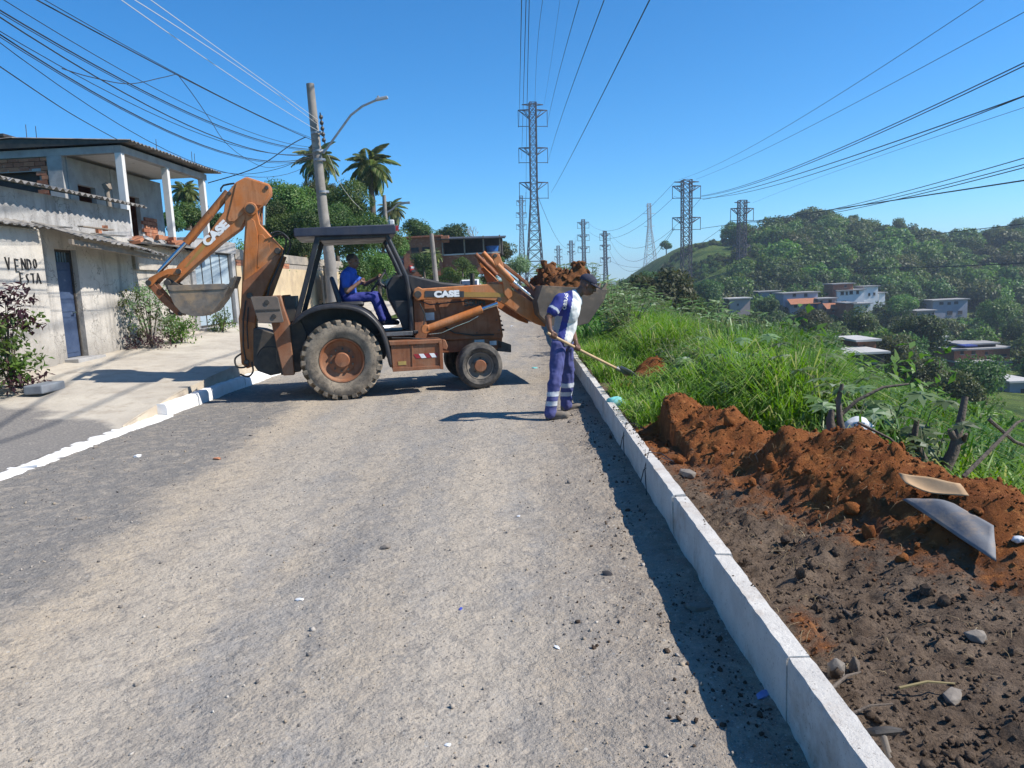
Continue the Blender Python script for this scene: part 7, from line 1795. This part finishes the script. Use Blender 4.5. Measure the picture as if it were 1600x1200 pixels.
# ---- driver
def TW(u, v, lat):
    x, z = tp(u, v, lat); return TC+TF*x+TN*lat+Vector((0, 0, z))
pl = TW(546, 466, 0); DB = Vector((pl.x, pl.y, pl.z))
driver = tag(empty('person', DB), 'driver in bright blue shirt and dark blue trousers seated in the open cab', 'person')
T = lambda u, v, lat: TW(u, v, lat)-DB
pel, wai, che, nck = T(546, 466, 0), T(543, 455, 0), T(544, 436, 0), T(547, 422, 0)
shR, shL = T(539, 430, .19), T(546, 431, -.19); elR, wrR = T(542, 456, .27), T(563, 440, .2); elL, wrL = T(571, 444, -.24), T(590, 434, -.13)
hc = T(551, 408, 0); hf = (TF*.8+TN*.55+Vector((0, 0, -.05))).normalized(); hu = Vector((0, 0, 1))
legs = ((T(548, 467, .09), T(584, 463, .13), T(598, 498, .13)), (T(550, 467, -.09), T(588, 462, -.13), T(606, 498, -.13)))
b = MB(); f_, u_, r_ = head(b, hc, hf, hu); cap(b, nck, hc-u_*.06, .055, .05); cap(b, che, pel, .11, .11); cap(b, shR, shL, .055, .055)
cap(b, shR, elR, .045, .038); cap(b, elR, wrR, .038, .027); cap(b, shL, elL, .045, .038); cap(b, elL, wrL, .038, .027)
HRd = wrR+(wrR-elR).normalized()*.05; HLd = T(594, 431, -.12)
cap(b, wrR, HRd, .026, .028); cap(b, wrL, HLd, .026, .028); ax_ = (TN*.9+Vector((0, 0, .3))).normalized()
grip(b, HRd+Vector((0, 0, -.02)), ax_, Vector((0, 0, 1))); grip(b, HLd+Vector((0, 0, -.02)), ax_, Vector((-.4, 0, 1)))
for q in legs: cap(b, q[0], q[1], .07, .05); cap(b, q[1], q[2], .05, .036)
link('body', remeshed(b, .0075, 2, 'body', m_skin2), None, driver)
b = MB(); ell(b, pel, (.15, .18, .12), TF)
for q in legs: cap(b, q[0], q[1], .095, .078); cap(b, q[1], q[2], .076, .07)
t_ = remeshed(b, .011, 3, 'trousers', m_royal); wrinkle(t_, .006, 9); link('trousers', t_, None, driver)
b = MB(); ell(b, che.lerp(nck, .2), (.12, .2, .12), TF); cap(b, che, wai, .135, .14); cap(b, wai, pel, .14, .14); cap(b, shR, shL, .075, .075); ell(b, che, (.135, .19, .17), TF)
cap(b, shR, shR.lerp(elR, .6), .075, .07); cap(b, shL, shL.lerp(elL, .6), .075, .07); cap(b, nck, nck-Vector((0, 0, .05)), .07, .11)
t_ = remeshed(b, .010, 3, 'shirt', m_bri); wrinkle(t_, .006, 8); link('shirt', t_, None, driver)
for q in legs:
    b = MB(); k_ = q[2]; cap(b, k_-Vector((0, 0, .02)), k_-Vector((0, 0, .06)), .052, .05); cap(b, k_-Vector((0, 0, .06)), k_+TF*.15-Vector((0, 0, .07)), .046, .043); link('boot', remeshed(b, .009, 2, 'boot', m_cap), None, driver)
b = MB(); ell(b, hc+u_*.035-f_*.014, (.1, .084, .088), f_, u_); cm_ = remeshed(b, .008, 1, 'hair', m_hair)
bm = bmesh.new(); bm.from_mesh(cm_); bmesh.ops.delete(bm, geom=[v for v in bm.verts if (v.co-hc).dot(u_) < .0+.6*max(0, (v.co-hc).dot(f_)+.02)], context='VERTS'); bm.to_mesh(cm_); bm.free(); link('hair', cm_, None, driver)
face_bits(driver, hc, f_, u_, r_)

# ================================================================== SMALL THINGS
def crumple(name, loc, r_, sq, mat, label, cat, seed, jit=.35):
    b = MB(); b.ico((0, 0, 0), r_, 3, 0, sq); me = b.mesh(name, mat, 25); n = len(me.vertices); co = np.empty(n*3, np.float32); me.vertices.foreach_get('co', co); co = co.reshape(-1, 3)
    k = 2.2/r_; d = 1+jit*fbm(co[:, 0]*k+seed, co[:, 1]*k+co[:, 2]*k*1.3, seed, 3); me.vertices.foreach_set('co', (co*d[:, None]).ravel()); me.update()
    return tag(link(name, me, None, None, loc), label, cat)
m_teal = gm('teal_plastic', (.12, .5, .48), (.3, .62, .6), 8, .3, .3); m_plw = gm('white_plastic', (.66, .67, .68), (.55, .56, .58), 9, .35, .3)
p = atZ(962, 628, .26); crumple('plastic_bag', (p.x, p.y, .25), .1, (1, .7, .7), m_teal, 'crumpled teal plastic bag lying in the grass behind the kerb', 'bag', 3)
p = atY(1338, 660, 5.4); crumple('sack', (p.x, 5.4, p.z-.06), .12, (1, .6, .8), m_plw, 'white plastic sack half hidden behind the dumped earth', 'sack', 5)
p = atY(1592, 858, 3.3); crumple('plastic_scrap', (p.x, p.y, float(verge_z(p.x, p.y))+.02), .03, (1, .8, .6), m_plw, 'white plastic scrap at the right edge of the soil', 'scrap', 7)
def on_soil(u, v, dz=0.0):
    d = ray(u, v); Ys = np.arange(1.6, 14, .01); zz_ = CH+d.z*Ys; g_ = verge_z(d.x*Ys, Ys)+dz
    k = int(np.argmax(zz_ < g_)); return EYE+d*float(Ys[k])
# warped dark sheet on the soil
def sheet(name, corners, mat, label, cat, th=.006, bend=.03, n=10, seed=1):
    a, b_, c_, d_ = [Vector(q) for q in corners]; V = []
    for i in range(n+1):
        for j in range(n+1):
            u, v = i/n, j/n; q = (a*(1-u)+b_*u)*(1-v)+(d_*(1-u)+c_*u)*v
            V.append(q+Vector((0, 0, bend*math.sin(u*3.1)*math.sin(v*2.4+seed)+.003*math.sin(u*9+v*5+seed))))
    b = MB(); b.add(V, [(i*(n+1)+j, (i+1)*(n+1)+j, (i+1)*(n+1)+j+1, i*(n+1)+j+1) for i in range(n) for j in range(n)])
    o = b.build(name, mat, None, 60); o.modifiers.new('t', 'SOLIDIFY').thickness = th; return tag(o, label, cat)
m_pan = gm('dark_laminate', (.11, .113, .125), (.17, .172, .18), 5, .62, .3, 30, .006, dirt=(.26, .2, .15), ds=7, damt=(.5, .66))
sheet('panel', (on_soil(1411, 782, .075), on_soil(1491, 789, .02), on_soil(1553, 824, .02), on_soil(1557, 878, .06)), m_pan, 'warped dark laminate panel lying on the orange soil', 'panel', .008, .02)
m_card = gm('cardboard', (.42, .28, .16), (.34, .22, .12), 6, .9, .2)
n1, n2 = on_soil(1414, 770, .05), on_soil(1515, 765, .05); n1.z = n2.z = max(n1.z, n2.z)-.03; fa = Vector((.03, .13, .02))
sheet('cardboard', (n1+fa, n2+fa, n2, n1), m_card, 'torn strip of brown cardboard above the laminate panel', 'cardboard', .006, .03, seed=3)
# dead stumps and cut branches
def stump(name, base, lims, label, seed, cat='stump'):
    g = random.Random(seed); o = tag(empty(name, base), label, cat)
    for pts, r_ in lims:
        b = MB(); q = [Vector(p)-Vector(base) for p in pts]; b.tube(q, [r_*(1-.55*i/(len(q)-1)) for i in range(len(q))], 8); b.build('branch', m_bark, o, 50)
    return o
Y_ = 4.6; stump('tree_stump', atY(1478, 740, Y_), [([atY(1470, 745, Y_), atY(1490, 705, Y_), atY(1498, 672, Y_), atY(1508, 620, Y_+.05)], .042), ([atY(1496, 690, Y_), atY(1486, 676, Y_), atY(1484, 670, Y_)], .03), ([atY(1498, 692, Y_), atY(1506, 688, Y_), atY(1510, 678, Y_-.05)], .022)], 'dark forked tree stump rising behind the laminate panel', 1)
Y_ = 4.9; stump('tree_stump', atY(1446, 730, Y_), [([atY(1450, 735, Y_), atY(1436, 705, Y_), atY(1428, 685, Y_), atY(1433, 655, Y_)], .035), ([atY(1428, 690, Y_), atY(1421, 678, Y_)], .018)], 'thin dark stump left of the forked stump', 2)
Y_ = 5.3; stump('tree_stump', atY(1310, 680, Y_), [([atY(1300, 680, Y_), atY(1297, 655, Y_), atY(1300, 640, Y_)], .04), ([atY(1318, 685, Y_), atY(1312, 655, Y_), atY(1310, 625, Y_), atY(1316, 600, Y_)], .03), ([atY(1312, 650, Y_), atY(1340, 625, Y_), atY(1380, 605, Y_), atY(1420, 600, Y_)], .016)], 'cut shrub stump with bare branches behind the middle of the dumped earth', 3)
Y_ = 4.1
for k, (pts, r_, lab) in enumerate((([atY(1505, 745, 4.0), atY(1560, 690, 4.1), atY(1590, 660, 4.2), atY(1615, 650, 4.2)], .012, 'long dead branch slanting up at the right edge'), ([atY(1545, 655, 4.3), atY(1585, 690, 4.3), atY(1612, 700, 4.3)], .011, 'dead branch crossing behind the slanting branch'), ([atY(1340, 660, 4.9), atY(1390, 685, 4.8), atY(1420, 710, 4.7)], .01, 'thin fallen branch lying over the grass behind the earth'))):
    b = MB(); b.tube(pts, [r_, r_*.85, r_*.7, r_*.4][:len(pts)], 6); tag(b.build('branch', m_bark, None, 50), lab, 'branch')
for k, (a, c_, r_, lab) in enumerate((((1275, 930), (1330, 962), .009, 'short dark twig on the brown soil near the kerb'), ((1405, 1075), (1492, 1068), .006, 'pale thin stick lying flat on the brown soil'), ((1325, 1118), (1395, 1100), .006, 'thin twig beside the pick head at the bottom'), ((1300, 1075), (1345, 1050), .007, 'short twig among the roots by the kerb'))):
    p, q = on_soil(*a, .02), on_soil(*c_, .03); b = MB(); m_ = p.lerp(q, .5)+Vector((0, 0, .015)); b.tube([p, m_, q], [r_, r_*.8, r_*.5], 6); tag(b.build('twig', G_dry if k == 1 else m_bark, None, 50), lab, 'twig')
# pick leaning by the kerb at the bottom edge
p = on_soil(1378, 1145, .05); pk = tag(empty('pickaxe', p), 'rusty pick with wooden handle standing in the soil by the near end of the kerb', 'pickaxe')
b = MB(); b.tube([(-.055, .02, -.008), (-.02, .0, .004), (.02, 0, .006), (.06, .01, -.002)], [.006, .014, .014, .007], 8); b.build('pick_head', P_DK, pk, 40)
b = MB(); b.tube([(0, 0, 0), (.005, -.05, -.07), (.01, -.08, -.14)], .011, 8); b.build('handle', m_wood, pk, 50)
m_stn = gm('grey_brown_stone', (.22, .19, .16), (.15, .13, .11), 14, .95, .6, 60, .006)
# broken concrete and cut sticks in the soil by the kerb
for k, (u, v, r_, sq, mt, lab) in enumerate(((1305, 1055, .05, (.7, .5, 1.1), m_stn, 'upright broken concrete piece against the kerb'), (1334, 1050, .045, (.45, .5, 1.2), m_bark, 'short dark root stub beside the concrete piece'), (1075, 745, .07, (1.4, .7, .6), m_stn, 'grey stone on the soil beside the kerb in front of the mound'), (1525, 1000, .045, (1, .8, .7), m_stn, 'angular grey stone on the brown soil at right'), (1490, 1095, .04, (1.5, .8, .6), m_stn, 'flat reddish stone low on the brown soil'), (1447, 925, .035, (.9, .8, 1), m_brown, 'dark angular stone in the middle of the brown soil'))):
    p = on_soil(u, v); b = MB(); b.ico((0, 0, 0), r_, 1, .2, sq, seed=k); tag(b.build('stone', mt, None, 30, .004, loc=(p.x, p.y, p.z+r_*.3), rot=(0, 0, k)), lab, 'stone')
# litter and stones on the road
for k, (u, v, r_, mt, lab, cat) in enumerate(((468, 933, .02, m_plw, 'white paper scrap lying left on the road', 'scrap'), (810, 803, .016, m_plw, 'white scrap in the middle of the road', 'scrap'), (870, 1010, .014, m_plw, 'small white scrap on the near road', 'scrap'), (700, 1162, .013, m_plw, 'white chip at the bottom of the road', 'scrap'), (720, 952, .014, gm('blue_plastic_cap', (.05, .08, .4), (.04, .06, .3), 4, .4, 0), 'blue plastic bits on the road', 'scrap'),
        (950, 897, .028, m_peb, 'pale round stone on the road near the kerb shadow', 'stone'), (602, 857, .03, m_stn, 'flat grey stone in the middle of the road', 'stone'), (130, 815, .03, m_stn, 'pale stone on the dark gravel at left', 'stone'), (340, 723, .045, m_brick2, 'orange tile shard on the edge of the dark gravel', 'shard'), (215, 718, .035, m_plw, 'white pebble on the dark gravel', 'stone'), (150, 705, .03, m_stn, 'grey flat stone on the dark gravel', 'stone'), (1090, 955, .05, m_stn, 'grey concrete lump in the kerb shadow', 'stone'), (1195, 1090, .03, gm('blue_wrapper', (.08, .14, .45), (.3, .34, .5), 9, .35, 0), 'blue and white wrapper at the foot of the kerb', 'scrap'), (890, 660, .03, m_peb, 'small stone by the worker boots', 'stone'), (835, 575, .05, m_teal, 'pale blue scrap behind the worker on the road', 'scrap'), (800, 517, .06, m_plw, 'white scrap on the road behind the loader bucket', 'scrap'))):
    p = atZ(u, v); p.z = float(road_surface(np.array([p.x]), np.array([p.y]))[0]); b = MB(); b.ico((0, 0, 0), r_, 1, .25, (1.3, .8, .35 if cat != 'stone' else .6), seed=20+k); tag(b.build(cat if cat != 'shard' else 'tile_shard', mt, None, 30, loc=(p.x, p.y, p.z+r_*.2), rot=(0, 0, k*1.1)), lab, cat)
# loose binding wire round the kerb
for (u, v, lab) in ((985, 668, 'loop of thin wire round the kerb beside the grass'), (1014, 716, 'second loop of thin wire round the kerb')):
    Y_ = atZ(u, v, .26).y; b = MB(); b.tube([(KR-.02, Y_-.15, .02), (KR-.012, Y_-.05, .2), (KR+.03, Y_+.02, .3), (KR+.13, Y_+.06, .28), (KR+.2, Y_-.05, .24), (KR+.1, Y_-.12, .29), (KR-.015, Y_-.02, .18), (KR-.02, Y_+.12, .05)], .004, 5); tag(b.build('wire_loop', m_wire, None, 50), lab, 'wire')

# ================================================================== AIR
hz, t = newmat('haze'); t.nodes.clear()
pv = nd(t, 'ShaderNodeVolumePrincipled', {'Color': (.72, .84, 1.0), 'Density': .00045, 'Anisotropy': .3}); nd(t, 'ShaderNodeOutputMaterial', {'Volume': pv.outputs[0]})
b = MB(); b.bx(-950, 1350, -80, 2700, -45, 62); tag(b.build('haze', hz), 'thin haze over the valley', None, None, 'stuff')
